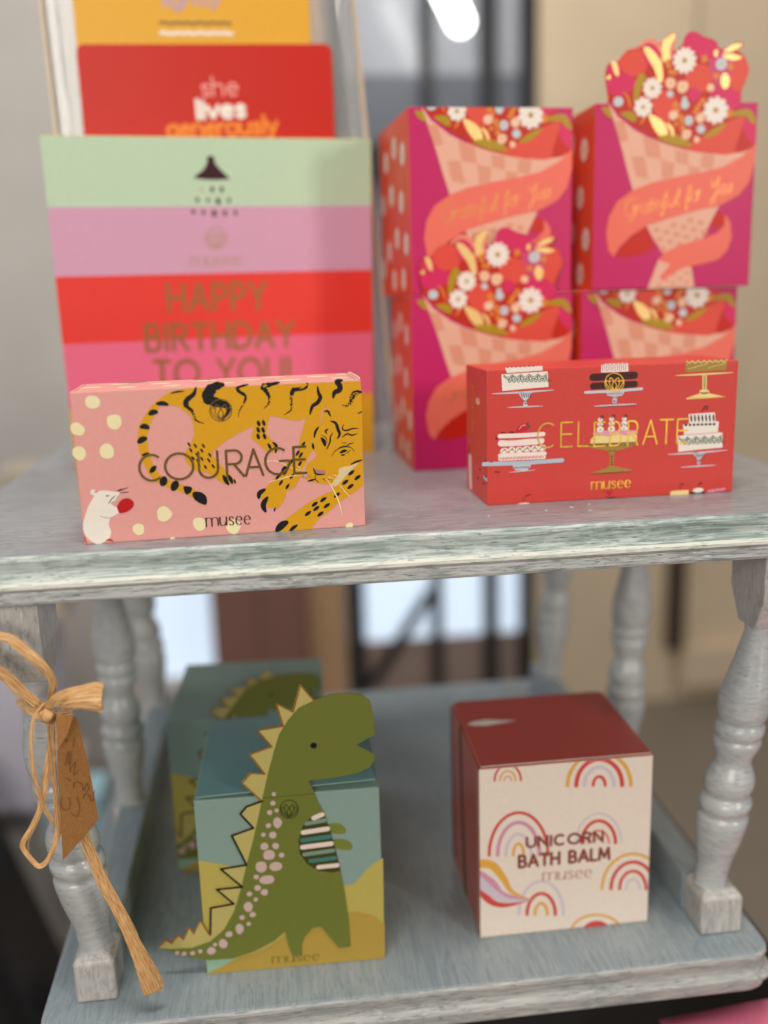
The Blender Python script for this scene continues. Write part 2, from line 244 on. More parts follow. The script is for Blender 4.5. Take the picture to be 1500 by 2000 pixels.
('s',4,'ink',0.94,1,[(124.87,34.87),(125.55,33.04),(126.76,31.12),(131.45,30.85)]),
('s',4,'ink',0.48,1,[(126.04,31.26),(125.91,28.49),(127.99,26.26)]),
('s',4,'ink',1.13,1,[(121.61,27.52),(123.95,27.97),(125.9,28.34)]),
('e',4,'ink',(119.54,31.54),0.29,0.29,0,0),
('e',4,'ink',(120.75,31.71),0.29,0.29,0,0),
('e',4,'ink',(121.91,30.67),0.29,0.29,0,0),
('e',4,'ink',(119.61,30.07),0.29,0.29,0,0),
('e',4,'ink',(120.89,29.51),0.29,0.29,0,0),
('e',4,'ink',(119.01,30.59),0.29,0.29,0,0),
('e',4,'ink',(123.08,29.87),0.29,0.29,0,0),
('e',4,'ink',(130.25,27.99),0.29,0.29,0,0),
('e',4,'ink',(131.19,27.2),0.29,0.29,0,0),
('e',4,'ink',(130.76,28.35),0.29,0.29,0,0),
('e',4,'ink',(133.4,27.71),0.29,0.29,0,0),
('e',4,'ink',(134.87,27.96),0.29,0.29,0,0),
('e',4,'ink',(135.06,26.73),0.29,0.29,0,0),
('e',4,'ink',(133.58,26.32),0.29,0.29,0,0),
('e',5,'gold',(103.53,72.97),0.2,0.2,0.3,0),
('e',5,'gold',(101.55,71.63),0.23,0.23,0.3,0),
('e',5,'gold',(102.83,71.13),0.23,0.23,0.3,0),
('e',5,'gold',(99.82,69.03),0.22,0.22,0.3,0),
('e',5,'gold',(101.74,72.17),0.35,0.35,0.3,0),
('e',5,'gold',(102.1,73.82),0.22,0.22,0.3,0),
('e',5,'gold',(103.72,71.0),0.29,0.29,0.3,0),
('e',5,'gold',(101.91,72.21),0.35,0.35,0.3,0),
('e',5,'gold',(103.34,71.05),0.22,0.22,0.3,0),
('e',5,'gold',(102.45,72.63),0.3,0.3,0.3,0),
('e',5,'gold',(102.05,72.64),0.37,0.37,0.3,0),
('e',5,'gold',(103.37,72.98),0.24,0.24,0.3,0),
('e',5,'gold',(102.09,72.02),0.36,0.36,0.3,0),
('e',5,'gold',(103.52,73.52),0.3,0.3,0.3,0),
('e',5,'gold',(103.3,72.8),0.2,0.2,0.3,0),
('e',5,'gold',(100.54,70.12),0.37,0.37,0.3,0),
('e',5,'gold',(104.35,74.02),0.26,0.26,0.3,0),
('e',5,'gold',(99.77,69.25),0.22,0.22,0.3,0),
('e',5,'gold',(103.22,71.17),0.25,0.25,0.3,0),
('e',5,'gold',(103.58,74.1),0.26,0.26,0.3,0),
('e',5,'gold',(104.02,72.44),0.23,0.23,0.3,0),
('e',5,'gold',(103.52,73.84),0.22,0.22,0.3,0),
('e',5,'gold',(103.61,73.78),0.21,0.21,0.3,0),
('e',5,'gold',(101.69,70.71),0.28,0.28,0.3,0),
('e',5,'gold',(103.16,72.8),0.23,0.23,0.3,0),
('e',5,'gold',(100.29,69.62),0.24,0.24,0.3,0),
('e',5,'gold',(115.3,73.08),0.22,0.22,0.3,0),
('e',5,'gold',(114.57,74.58),0.26,0.26,0.3,0),
('e',5,'gold',(113.89,67.94),0.28,0.28,0.3,0),
('e',5,'gold',(115.75,74.24),0.36,0.36,0.3,0),
('e',5,'gold',(114.32,72.5),0.34,0.34,0.3,0),
('e',5,'gold',(114.3,71.18),0.36,0.36,0.3,0),
('e',5,'gold',(115.23,67.31),0.32,0.32,0.3,0),
('e',5,'gold',(114.83,74.63),0.31,0.31,0.3,0),
('e',5,'gold',(115.63,74.69),0.33,0.33,0.3,0),
('e',5,'gold',(114.68,67.59),0.19,0.19,0.3,0),
('e',5,'gold',(115.21,68.06),0.35,0.35,0.3,0),
('e',5,'gold',(114.56,70.76),0.25,0.25,0.3,0),
('e',5,'gold',(114.1,68.13),0.19,0.19,0.3,0),
('e',5,'gold',(114.62,74.78),0.3,0.3,0.3,0),
('e',5,'gold',(115.68,74.09),0.19,0.19,0.3,0),
('e',5,'gold',(114.37,68.54),0.26,0.26,0.3,0),
('e',5,'gold',(114.95,68.95),0.37,0.37,0.3,0),
('e',5,'gold',(115.6,74.24),0.28,0.28,0.3,0),
('e',5,'gold',(114.31,72.05),0.35,0.35,0.3,0),
('e',5,'gold',(115.7,73.69),0.34,0.34,0.3,0),
('e',5,'gold',(114.77,74.11),0.28,0.28,0.3,0),
('e',5,'gold',(114.25,72.45),0.19,0.19,0.3,0),
('e',5,'gold',(114.51,72.65),0.28,0.28,0.3,0),
('e',5,'gold',(115.75,74.69),0.33,0.33,0.3,0),
('e',5,'gold',(113.89,67.34),0.25,0.25,0.3,0),
('e',5,'gold',(115.25,68.03),0.35,0.35,0.3,0),
('e',5,'gold',(122.24,80.36),0.33,0.33,0.3,0),
('e',5,'gold',(121.38,79.59),0.22,0.22,0.3,0),
('e',5,'gold',(123.43,80.22),0.3,0.3,0.3,0),
('e',5,'gold',(121.36,79.39),0.36,0.36,0.3,0),
('e',5,'gold',(120.81,79.13),0.19,0.19,0.3,0),
('e',5,'gold',(120.1,78.56),0.34,0.34,0.3,0),
('e',5,'gold',(123.59,80.43),0.3,0.3,0.3,0),
('e',5,'gold',(122.3,80.67),0.31,0.31,0.3,0),
('e',5,'gold',(121.84,79.77),0.25,0.25,0.3,0),
('e',5,'gold',(123.52,80.16),0.32,0.32,0.3,0),
('e',5,'gold',(121.85,79.16),0.38,0.38,0.3,0),
('e',5,'gold',(123.34,80.15),0.24,0.24,0.3,0),
('e',5,'gold',(122.02,79.4),0.32,0.32,0.3,0),
('e',5,'gold',(122.97,79.72),0.22,0.22,0.3,0),
('e',5,'gold',(120.12,78.59),0.3,0.3,0.3,0),
('e',5,'gold',(121.82,79.39),0.36,0.36,0.3,0),
('e',5,'gold',(122.67,80.49),0.24,0.24,0.3,0),
('e',5,'gold',(123.69,80.31),0.29,0.29,0.3,0),
('e',5,'gold',(123.58,80.63),0.21,0.21,0.3,0),
('e',5,'gold',(121.06,78.96),0.38,0.38,0.3,0),
('e',5,'gold',(120.84,79.1),0.31,0.31,0.3,0),
('e',5,'gold',(122.47,80.44),0.32,0.32,0.3,0),
('e',5,'gold',(122.05,80.23),0.35,0.35,0.3,0),
('e',5,'gold',(122.18,79.35),0.24,0.24,0.3,0),
('e',5,'gold',(121.01,79.52),0.26,0.26,0.3,0),
('e',5,'gold',(122.47,79.7),0.37,0.37,0.3,0),
('e',5,'gold',(150.35,73.76),0.24,0.24,0.3,0),
('e',5,'gold',(148.43,71.16),0.35,0.35,0.3,0),
('e',5,'gold',(143.52,68.09),0.26,0.26,0.3,0),
('e',5,'gold',(144.96,69.35),0.31,0.31,0.3,0),
('e',5,'gold',(146.15,68.48),0.31,0.31,0.3,0),
('e',5,'gold',(149.48,74.52),0.32,0.32,0.3,0),
('e',5,'gold',(147.51,73.17),0.35,0.35,0.3,0),
('e',5,'gold',(144.35,68.81),0.33,0.33,0.3,0),
('e',5,'gold',(146.14,70.73),0.21,0.21,0.3,0),
('e',5,'gold',(147.54,69.73),0.24,0.24,0.3,0),
('e',5,'gold',(149.99,73.42),0.33,0.33,0.3,0),
('e',5,'gold',(148.47,74.25),0.19,0.19,0.3,0),
('e',5,'gold',(144.96,69.43),0.33,0.33,0.3,0),
('e',5,'gold',(150.41,74.78),0.36,0.36,0.3,0),
('e',5,'gold',(145.97,69.72),0.31,0.31,0.3,0),
('e',5,'gold',(151.18,74.53),0.36,0.36,0.3,0),
('e',5,'gold',(147.4,73.02),0.28,0.28,0.3,0),
('e',5,'gold',(150.24,73.56),0.24,0.24,0.3,0),
('e',5,'gold',(147.3,69.36),0.25,0.25,0.3,0),
('e',5,'gold',(148.02,70.7),0.24,0.24,0.3,0),
('e',5,'gold',(148.08,73.03),0.21,0.21,0.3,0),
('e',5,'gold',(145.09,68.5),0.37,0.37,0.3,0),
('e',5,'gold',(146.38,70.31),0.26,0.26,0.3,0),
('e',5,'gold',(147.39,72.01),0.35,0.35,0.3,0),
('e',5,'gold',(148.98,74.21),0.32,0.32,0.3,0),
('e',5,'gold',(146.39,68.91),0.33,0.33,0.3,0),
('e',5,'gold',(101.72,81.1),0.19,0.19,0.3,0),
('e',5,'gold',(102.24,80.71),0.25,0.25,0.3,0),
('e',5,'gold',(100.67,80.27),0.36,0.36,0.3,0),
('e',5,'gold',(100.68,80.44),0.32,0.32,0.3,0),
('e',5,'gold',(100.71,80.84),0.21,0.21,0.3,0),
('e',5,'gold',(100.76,80.84),0.32,0.32,0.3,0),
('e',5,'gold',(100.46,80.8),0.23,0.23,0.3,0),
('e',5,'gold',(101.35,80.78),0.25,0.25,0.3,0),
('e',5,'gold',(100.72,80.99),0.25,0.25,0.3,0),
('e',5,'gold',(100.6,80.71),0.34,0.34,0.3,0),
('e',5,'gold',(100.38,80.91),0.24,0.24,0.3,0),
('e',5,'gold',(101.09,80.7),0.27,0.27,0.3,0),
('e',5,'gold',(101.71,81.04),0.33,0.33,0.3,0),
('e',5,'gold',(101.06,80.74),0.29,0.29,0.3,0),
('e',5,'gold',(101.29,80.53),0.22,0.22,0.3,0),
('e',5,'gold',(100.49,80.58),0.19,0.19,0.3,0),
('e',5,'gold',(101.07,81.02),0.22,0.22,0.3,0),
('e',5,'gold',(101.91,80.73),0.22,0.22,0.3,0),
('e',5,'gold',(100.96,80.56),0.36,0.36,0.3,0),
('e',5,'gold',(102.09,80.78),0.25,0.25,0.3,0),
('e',5,'gold',(101.06,80.78),0.35,0.35,0.3,0),
('e',5,'gold',(100.79,80.59),0.3,0.3,0.3,0),
('e',5,'gold',(101.28,81.17),0.36,0.36,0.3,0),
('e',5,'gold',(100.25,80.77),0.2,0.2,0.3,0),
('e',5,'gold',(100.96,80.77),0.24,0.24,0.3,0),
('e',5,'gold',(100.21,80.8),0.26,0.26,0.3,0),
('e',5,'gold',(60.26,69.12),0.22,0.22,0.3,0),
('e',5,'gold',(62.75,66.65),0.27,0.27,0.3,0),
('e',5,'gold',(62.45,65.5),0.4,0.4,0.3,0),
('e',5,'gold',(63.28,65.33),0.27,0.27,0.3,0),
('e',5,'gold',(62.73,66.59),0.35,0.35,0.3,0),
('e',5,'gold',(62.07,65.96),0.22,0.22,0.3,0),
('e',5,'gold',(62.52,66.86),0.28,0.28,0.3,0),
('e',5,'gold',(62.72,68.26),0.34,0.34,0.3,0),
('e',5,'gold',(60.97,68.84),0.32,0.32,0.3,0),
('e',5,'gold',(62.69,66.92),0.32,0.32,0.3,0),
('e',5,'gold',(88.57,70.39),0.31,0.31,0.3,0),
('e',5,'gold',(87.32,69.34),0.25,0.25,0.3,0),
('e',5,'gold',(86.31,67.4),0.31,0.31,0.3,0),
('e',5,'gold',(89.01,71.14),0.28,0.28,0.3,0),
('e',5,'gold',(89.36,71.61),0.35,0.35,0.3,0),
('e',5,'gold',(88.23,71.22),0.39,0.39,0.3,0),
('e',5,'gold',(89.83,72.21),0.21,0.21,0.3,0),
('e',5,'gold',(87.57,68.34),0.26,0.26,0.3,0),
('e',5,'gold',(88.65,71.65),0.3,0.3,0.3,0),
('e',5,'gold',(87.67,68.63),0.23,0.23,0.3,0),
('s',5,'whisk',0.38,1,[(97.28,39.31),(103.48,39.93),(108.61,37.96),(114.66,34.73),(118.93,33.76)]),
('s',5,'whisk',0.48,1,[(99.87,28.23),(106.72,29.61),(112.54,30.97),(118.07,31.04)]),
('s',5,'whisk',0.29,1,[(99.48,32.21),(106.91,33.14)]),
('s',5,'whisk',0.34,1,[(116.2,36.82),(118.49,34.51)]),
('s',5,'whisk',0.73,1,[(132.11,28.27),(135.35,22.29),(138.45,14.7),(139.87,6.67)]),
('s',5,'whisk',0.39,1,[(138.43,25.55),(141.66,20.92),(145.03,16.86)]),
('s',5,'whisk',0.39,1,[(132.74,29.31),(136.19,28.03)]),
('s',5,'whisk',0.39,1,[(135.7,30.02),(141.5,28.8)]),
('s',5,'ppink',0.57,1,[(135.77,66.29),(133.25,66.78),(131.44,66.01),(130.6,61.29),(129.15,58.01)]),
('s',6,'foilbrown',0.47,0,[(82.8,68.59),(82.58,67.3),(82.07,66.08),(81.31,65.0),(80.33,64.12),(79.18,63.47),(77.93,63.09),(76.63,63.01),(75.35,63.22),(74.16,63.71),(73.11,64.46),(72.26,65.42),(71.65,66.56),(71.31,67.82),(71.25,69.12),(71.49,70.41),(71.99,71.62),(72.75,72.69),(73.73,73.57),(74.86,74.21),(76.11,74.59),(77.4,74.68),(78.67,74.48),(79.87,74.0),(80.92,73.25),(81.77,72.29),(82.39,71.15),(82.74,69.9),(82.8,68.59)]),
('s',6,'foilbrown',0.47,0,[(77.07,69.73),(74.79,71.88),(74.05,67.82),(76.69,63.89)]),
('s',6,'foilbrown',0.46,0,[(74.4,69.56),(71.79,70.26),(73.09,66.4),(76.39,63.73)]),
('s',6,'foilbrown',0.47,0,[(77.07,69.73),(75.63,67.16),(76.69,63.89)]),
('s',6,'foilbrown',0.47,0,[(77.07,69.73),(79.63,71.66),(79.83,67.56),(76.69,63.89)]),
('s',6,'foilbrown',0.47,0,[(79.71,69.32),(82.42,69.78),(80.61,66.05),(76.97,63.7)]),
('s',6,'foilbrown',0.47,0,[(77.07,69.73),(78.17,67.05),(76.69,63.89)]),
('t', 7, 'foilbrown', 1.28, 'C', (31.86, 32.93), (44.67, 32.84), 13.93, 'fit'),
('t', 7, 'foilbrown', 1.29, 'O', (45.59, 32.83), (60.39, 32.73), 14.02, 'fit'),
('t', 7, 'foilbrown', 1.3, 'U', (63.41, 32.7), (73.46, 32.63), 14.15, 'fit'),
('t', 7, 'foilbrown', 1.31, 'R', (78.15, 32.6), (87.11, 32.54), 14.25, 'fit'),
('t', 7, 'foilbrown', 1.31, 'A', (88.18, 32.53), (97.56, 32.46), 14.33, 'fit'),
('t', 7, 'foilbrown', 1.32, 'G', (98.75, 32.46), (111.92, 32.36), 14.4, 'fit'),
('t', 7, 'foilbrown', 1.33, 'E', (114.56, 32.34), (121.08, 32.3), 14.51, 'fit'),
('t', 7, 'foildark', 0.6, 'musee', (65.06, 5.66), (89.16, 5.5), 4.79, 'serif')],
'cake':[('p',1,'cwhite',0,[(11.23,82.78),(22.51,82.73),(33.82,82.81),(34.04,80.19),(23.78,79.77),(12.18,79.41)]),
('p',1,'cwhite',0,[(8.93,78.78),(37.01,79.45),(37.62,70.29),(23.85,69.75),(9.4,68.94)]),
('s',1,'lilac',1.05,1,[(3.13,67.55),(21.35,67.74),(41.07,68.23)]),
('p',1,'lilac',1,[(19.96,67.81),(27.02,67.94),(25.66,64.47),(24.22,62.71),(24.69,59.62),(22.16,59.63),(22.64,62.67),(20.86,64.71)]),
('s',1,'lilac',0.75,1,[(12.26,59.04),(22.67,59.11),(34.19,58.95)]),
('s',2,'green',0.49,0,[(10.31,77.69),(12.92,75.77),(15.51,77.6)]),
('s',2,'green',0.34,0,[(10.31,78.44),(12.91,76.89),(15.51,78.53)]),
('s',2,'green',0.44,0,[(15.26,76.86),(14.5,74.08),(13.13,74.52),(13.52,75.63),(14.18,75.03)]),
('s',2,'green',0.44,0,[(15.26,76.86),(16.05,74.0),(17.42,74.31),(17.02,75.46),(16.36,74.93)]),
('s',2,'green',0.49,0,[(15.51,77.6),(18.12,75.67),(20.72,77.5)]),
('s',2,'green',0.35,0,[(15.51,78.35),(18.12,76.8),(20.71,78.44)]),
('s',2,'green',0.44,0,[(20.47,76.77),(19.71,73.98),(18.34,74.42),(18.73,75.53),(19.39,74.94)]),
('s',2,'green',0.44,0,[(20.47,76.77),(21.27,73.91),(22.63,74.22),(22.24,75.36),(21.58,74.83)]),
('s',2,'green',0.49,0,[(20.72,77.5),(23.34,75.58),(25.94,77.41)]),
('s',2,'green',0.35,0,[(20.72,78.26),(23.33,76.71),(25.93,78.35)]),
('s',2,'green',0.45,0,[(25.69,76.67),(24.93,73.89),(23.56,74.33),(23.95,75.44),(24.61,74.84)]),
('s',2,'green',0.45,0,[(25.69,76.67),(26.5,73.81),(27.86,74.12),(27.46,75.27),(26.8,74.74)]),
('s',2,'green',0.49,0,[(25.94,77.41),(28.57,75.48),(31.17,77.32)]),
('s',2,'green',0.35,0,[(25.93,78.16),(28.56,76.61),(31.16,78.26)]),
('s',2,'green',0.45,0,[(30.92,76.58),(30.17,73.79),(28.79,74.23),(29.17,75.35),(29.84,74.75)]),
('s',2,'green',0.45,0,[(30.92,76.58),(31.73,73.71),(33.1,74.03),(32.69,75.18),(32.03,74.64)]),
('s',2,'green',0.5,0,[(31.17,77.32),(33.8,75.39),(36.4,77.23)]),
('s',2,'green',0.35,0,[(31.16,78.07),(33.79,76.52),(36.39,78.17)]),
('s',2,'green',0.45,0,[(36.16,76.49),(35.41,73.69),(34.03,74.14),(34.41,75.25),(35.08,74.65)]),
('s',2,'green',0.45,0,[(36.16,76.49),(36.97,73.62),(38.34,73.93),(37.94,75.08),(37.28,74.55)]),
('s',2,'ink',0.56,1,[(20.85,67.46),(21.3,65.91),(21.62,64.37)]),
('s',2,'ink',0.56,1,[(22.17,67.47),(22.59,65.92),(22.95,64.38)]),
('s',2,'ink',0.56,1,[(23.49,67.48),(23.88,65.93),(24.27,64.39)]),
('s',2,'ink',0.56,1,[(24.82,67.49),(25.18,65.95),(25.6,64.4)]),
('s',2,'ink',0.56,1,[(26.14,67.5),(26.47,65.96),(26.92,64.41)]),
('s',2,'ink',0.49,1,[(13.11,82.57),(12.55,82.78),(11.86,82.99)]),
('s',2,'ink',0.49,1,[(15.72,82.59),(15.13,82.8),(14.46,83.01)]),
('s',2,'ink',0.49,1,[(18.33,82.61),(17.72,82.82),(17.07,83.03)]),
('s',2,'ink',0.49,1,[(20.94,82.62),(20.31,82.84),(19.68,83.05)]),
('s',2,'ink',0.49,1,[(23.55,82.64),(22.9,82.85),(22.29,83.06)]),
('s',2,'ink',0.49,1,[(26.17,82.66),(25.5,82.87),(24.91,83.08)]),
('s',2,'ink',0.49,1,[(28.79,82.68),(28.1,82.89),(27.53,83.1)]),
('e',2,'ink',(22.96,62.47),0.56,0.31,0,0),
('e',2,'ink',(24.22,62.4),0.56,0.31,0,0),
('e',2,'ink',(23.41,60.91),0.56,0.31,0,0),
('e',2,'ink',(23.92,61.13),0.56,0.31,0,0),
('s',1,'pwhite',2.63,0,[(7.89,42.17),(21.51,41.93),(34.56,42.15)]),
('s',1,'pwhite',3.89,0,[(8.53,37.81),(21.54,37.71),(33.32,38.18)]),
('s',1,'pwhite',2.52,0,[(7.92,30.4),(21.59,30.43),(35.51,30.27)]),
('s',1,'pwhite',2.27,0,[(7.92,28.28),(21.6,28.25),(35.15,28.11)]),
('e',1,'cwhite',(10.45,33.24),2.39,1.89,0.12,0),
('e',1,'cwhite',(15.15,33.35),2.39,1.89,0.12,0),
('e',1,'cwhite',(19.85,33.46),2.39,1.89,0.12,0),
('e',1,'cwhite',(24.56,33.57),2.4,1.89,0.12,0),
('e',1,'cwhite',(29.28,33.68),2.4,1.89,0.12,0),
('e',1,'cwhite',(34.0,33.79),2.4,1.9,0.12,0),
('s',2,'salmon',0.44,0,[(7.61,27.8),(8.37,29.13),(9.19,27.96),(9.89,29.16)]),
('s',2,'salmon',0.44,0,[(9.89,27.79),(10.65,29.12),(11.48,27.95),(12.18,29.16)]),
('s',2,'salmon',0.44,0,[(12.18,27.79),(12.94,29.12),(13.77,27.95),(14.47,29.15)]),
('s',2,'salmon',0.44,0,[(14.47,27.78),(15.23,29.11),(16.06,27.94),(16.76,29.15)]),
('s',2,'salmon',0.44,0,[(16.76,27.78),(17.52,29.1),(18.35,27.94),(19.05,29.14)]),
('s',2,'salmon',0.44,0,[(19.06,27.77),(19.81,29.1),(20.65,27.93),(21.34,29.14)]),
('s',2,'salmon',0.44,0,[(21.35,27.76),(22.11,29.09),(22.94,27.92),(23.64,29.13)]),
('s',2,'salmon',0.44,0,[(23.65,27.76),(24.4,29.09),(25.24,27.92),(25.93,29.13)]),
('s',2,'salmon',0.44,0,[(25.94,27.75),(26.7,29.08),(27.54,27.91),(28.23,29.12)]),
('s',2,'salmon',0.44,0,[(28.24,27.75),(29.0,29.08),(29.84,27.91),(30.53,29.12)]),
('s',2,'salmon',0.44,0,[(30.55,27.74),(31.3,29.07),(32.14,27.9),(32.84,29.11)]),
('s',2,'salmon',0.44,0,[(32.85,27.74),(33.6,29.07),(34.45,27.9),(35.14,29.11)]),
('s',2,'salmon',0.44,0,[(7.58,40.09),(15.18,39.3),(24.07,39.81),(34.26,39.75)]),
('s',2,'olive',0.5,0,[(9.18,32.69),(10.45,33.86),(11.72,32.67)]),
('s',2,'olive',0.5,0,[(13.88,32.8),(15.14,33.97),(16.42,32.78)]),
('s',2,'olive',0.5,0,[(18.58,32.91),(19.85,34.08),(21.13,32.89)]),
('s',2,'olive',0.5,0,[(23.29,33.02),(24.56,34.19),(25.84,33.0)]),
('s',2,'olive',0.51,0,[(28.01,33.13),(29.27,34.3),(30.56,33.11)]),
('s',2,'olive',0.51,0,[(32.73,33.24),(34.0,34.41),(35.29,33.22)]),
('e',2,'salmon',(10.76,34.15),0.63,0.38,0,0),
('e',2,'salmon',(15.46,34.26),0.63,0.38,0,0),
('e',2,'salmon',(20.16,34.37),0.63,0.38,0,0),
('e',2,'salmon',(24.87,34.48),0.63,0.38,0,0),
('e',2,'salmon',(29.59,34.6),0.63,0.38,0,0),
('s',2,'bluegrey',2.51,0,[(-2.03,25.73),(21.62,25.25),(46.48,25.58)]),
('p',2,'lilac',0,[(15.57,24.22),(27.25,23.86),(25.8,21.44),(24.21,20.47),(17.18,21.0)]),
('s',2,'lilac',0.57,1,[(13.36,19.97),(21.65,20.24),(30.1,20.56)]),
('s',3,'ink',0.57,1,[(17.04,23.39),(17.23,22.56),(17.3,21.75)]),
('s',3,'ink',0.57,1,[(18.24,23.37),(18.42,22.55),(18.51,21.73)]),
('s',3,'ink',0.57,1,[(19.44,23.36),(19.6,22.53),(19.71,21.71)]),
('s',3,'ink',0.57,1,[(20.65,23.34),(20.79,22.52),(20.91,21.7)]),
('s',3,'ink',0.57,1,[(21.85,23.32),(21.98,22.5),(22.12,21.68)]),
('s',3,'ink',0.57,1,[(23.06,23.31),(23.16,22.49),(23.32,21.66)]),
('s',3,'ink',0.57,1,[(24.26,23.29),(24.35,22.47),(24.53,21.65)]),
('s',3,'ink',0.57,1,[(25.47,23.28),(25.54,22.46),(25.74,21.63)]),
('p',3,'berry',1,[(17.7,43.87),(18.63,46.72),(20.84,48.45),(24.01,48.72),(26.24,46.93),(24.67,44.85),(21.5,43.91)]),
('s',3,'green',0.88,1,[(24.01,48.47),(25.27,49.27),(24.97,47.31),(27.07,46.89)]),
('s',3,'pwhite',0.31,1,[(19.59,45.43),(21.48,47.8),(24.01,47.98)]),
('e',3,'ink',(9.15,44.27),0.75,0.38,0,0),
('e',3,'ink',(10.41,44.08),0.75,0.38,0,0),
('e',3,'ink',(14.21,44.3),0.75,0.38,0,0),
('e',3,'ink',(15.48,44.23),0.75,0.38,0,0),
('e',3,'ink',(16.11,44.08),0.75,0.38,0,0),
('e',3,'ink',(-1.27,27.56),0.75,0.38,0,0),
('e',3,'ink',(2.53,26.84),0.75,0.38,0,0),
('e',3,'ink',(5.4,20.68),0.76,0.38,0,0),
('e',3,'ink',(7.12,20.46),0.76,0.38,0,0),
('e',3,'ink',(-4.44,22.76),0.75,0.38,0,0),
('s',3,'ink',0.75,1,[(5.68,41.86),(5.68,39.7)]),
('e',3,'cwhite',(22.75,-0.65),4.61,1.28,0,0),
('e',3,'berry',(22.54,2.54),0.89,0.89,0,0),
('s',3,'ink',0.51,1,[(23.17,3.95),(24.96,5.11),(27.66,5.58)]),
('t', 6, 'foilgold', 0.95, 'C', (30.81, 33.97), (42.96, 33.82), 14.72, 'fit'),
('t', 6, 'foilgold', 0.95, 'E', (45.53, 33.79), (52.6, 33.7), 14.77, 'fit'),
('t', 6, 'foilgold', 0.95, 'L', (56.26, 33.66), (62.58, 33.58), 14.81, 'fit'),
('t', 6, 'foilgold', 0.95, 'E', (66.34, 33.09), (72.76, 33.03), 14.49, 'fit'),
('t', 6, 'foilgold', 0.95, 'B', (76.42, 32.99), (83.14, 32.92), 14.52, 'fit'),
('t', 6, 'foilgold', 0.96, 'R', (87.65, 32.87), (94.04, 32.81), 14.57, 'fit'),
('t', 6, 'foilgold', 0.96, 'A', (97.38, 32.77), (106.31, 32.68), 14.6, 'fit'),
('t', 6, 'foilgold', 0.96, 'T', (107.98, 32.66), (116.24, 32.58), 14.64, 'fit'),
('t', 6, 'foilgold', 0.97, 'E', (119.05, 32.55), (126.07, 32.48), 14.69, 'fit'),
('t', 7, 'foilgold', 0.69, 'musee', (65.2, 6.55), (90.09, 6.42), 4.54, 'serif'),
('s',5,'foilgold',0.47,0,[(84.19,70.86),(84.07,69.61),(83.66,68.44),(82.99,67.41),(82.07,66.56),(80.97,65.94),(79.73,65.58),(78.42,65.51),(77.11,65.71),(75.85,66.19),(74.72,66.92),(73.77,67.86),(73.04,68.96),(72.58,70.17),(72.41,71.43),(72.53,72.68),(72.94,73.85),(73.61,74.88),(74.52,75.72),(75.62,76.34),(76.85,76.7),(78.16,76.77),(79.47,76.57),(80.72,76.1),(81.86,75.37),(82.81,74.44),(83.54,73.34),(84.01,72.13),(84.19,70.86)]),
('s',5,'foilgold',0.47,0,[(78.27,71.99),(75.75,74.08),(75.37,70.17),(78.4,66.35)]),
('s',5,'foilgold',0.47,0,[(75.57,71.84),(72.85,72.54),(74.52,68.8),(78.11,66.2)]),
('s',5,'foilgold',0.47,0,[(78.27,71.99),(77.03,69.52),(78.4,66.35)]),
('s',5,'foilgold',0.47,0,[(78.27,71.99),(80.7,73.85),(81.27,69.88),(78.4,66.35)]),
('s',5,'foilgold',0.47,0,[(80.99,71.58),(83.69,72.01),(82.19,68.42),(78.7,66.17)]),
('s',5,'foilgold',0.47,0,[(78.27,71.99),(79.63,69.39),(78.4,66.35)]),
('p',1,'pwhite',0,[(70.0,81.97),(72.03,82.53),(84.3,82.61),(86.5,82.25),(87.03,77.46),(69.96,77.42)]),
('s',1,'choc',4.54,0,[(65.04,74.79),(78.34,74.81),(90.8,75.0)]),
('s',1,'choc',4.01,0,[(65.15,69.57),(78.47,69.57),(91.15,69.74)]),
('s',1,'lilac',1.61,0,[(60.44,66.0),(78.55,66.09),(95.71,66.69)]),
('p',1,'lilac',0,[(73.09,65.38),(84.87,65.45),(83.56,63.21),(80.13,62.79),(80.09,58.78),(77.48,58.91),(77.59,62.92),(74.15,63.48)]),
('s',1,'lilac',1.01,1,[(66.07,57.51),(78.75,57.52),(92.52,57.68)]),
('s',2,'mauve',0.4,0,[(71.1,78.22),(70.82,81.81),(72.04,81.88),(72.25,78.49)]),
('s',2,'mauve',0.4,0,[(73.69,78.22),(73.41,81.82),(74.63,81.89),(74.84,78.5)]),
('s',2,'mauve',0.4,0,[(76.28,78.23),(75.99,81.83),(77.22,81.9),(77.43,78.5)]),
('s',2,'mauve',0.4,0,[(78.87,78.24),(78.58,81.83),(79.81,81.91),(80.03,78.51)]),
('s',2,'mauve',0.4,0,[(81.47,78.25),(81.18,81.84),(82.4,81.92),(82.63,78.52)]),
('s',2,'mauve',0.4,0,[(84.07,78.26),(83.77,81.85),(85.0,81.93),(85.22,78.53)]),
('s',2,'ink',0.47,1,[(73.44,65.03),(73.72,64.43),(73.87,63.83)]),
('s',2,'ink',0.47,1,[(74.63,65.03),(74.9,64.42),(75.07,63.82)]),
('s',2,'ink',0.47,1,[(75.83,65.03),(76.09,64.42),(76.27,63.82)]),
('s',2,'ink',0.47,1,[(77.03,65.02),(77.27,64.42),(77.47,63.82)]),
('s',2,'ink',0.47,1,[(78.23,65.02),(78.45,64.42),(78.67,63.82)]),
('s',2,'ink',0.47,1,[(79.43,65.02),(79.63,64.42),(79.87,63.82)]),
('s',2,'ink',0.47,1,[(80.63,65.02),(80.82,64.42),(81.07,63.81)]),
('s',2,'ink',0.47,1,[(81.83,65.02),(82.0,64.42),(82.27,63.81)]),
('s',2,'ink',0.47,1,[(83.03,65.01),(83.18,64.42),(83.47,63.81)]),
('s',2,'salmon',0.27,0,[(64.07,72.23),(79.77,72.26),(92.46,72.17)]),
('s',2,'ink',0.4,1,[(77.8,62.84),(77.89,62.18),(77.83,61.52)]),
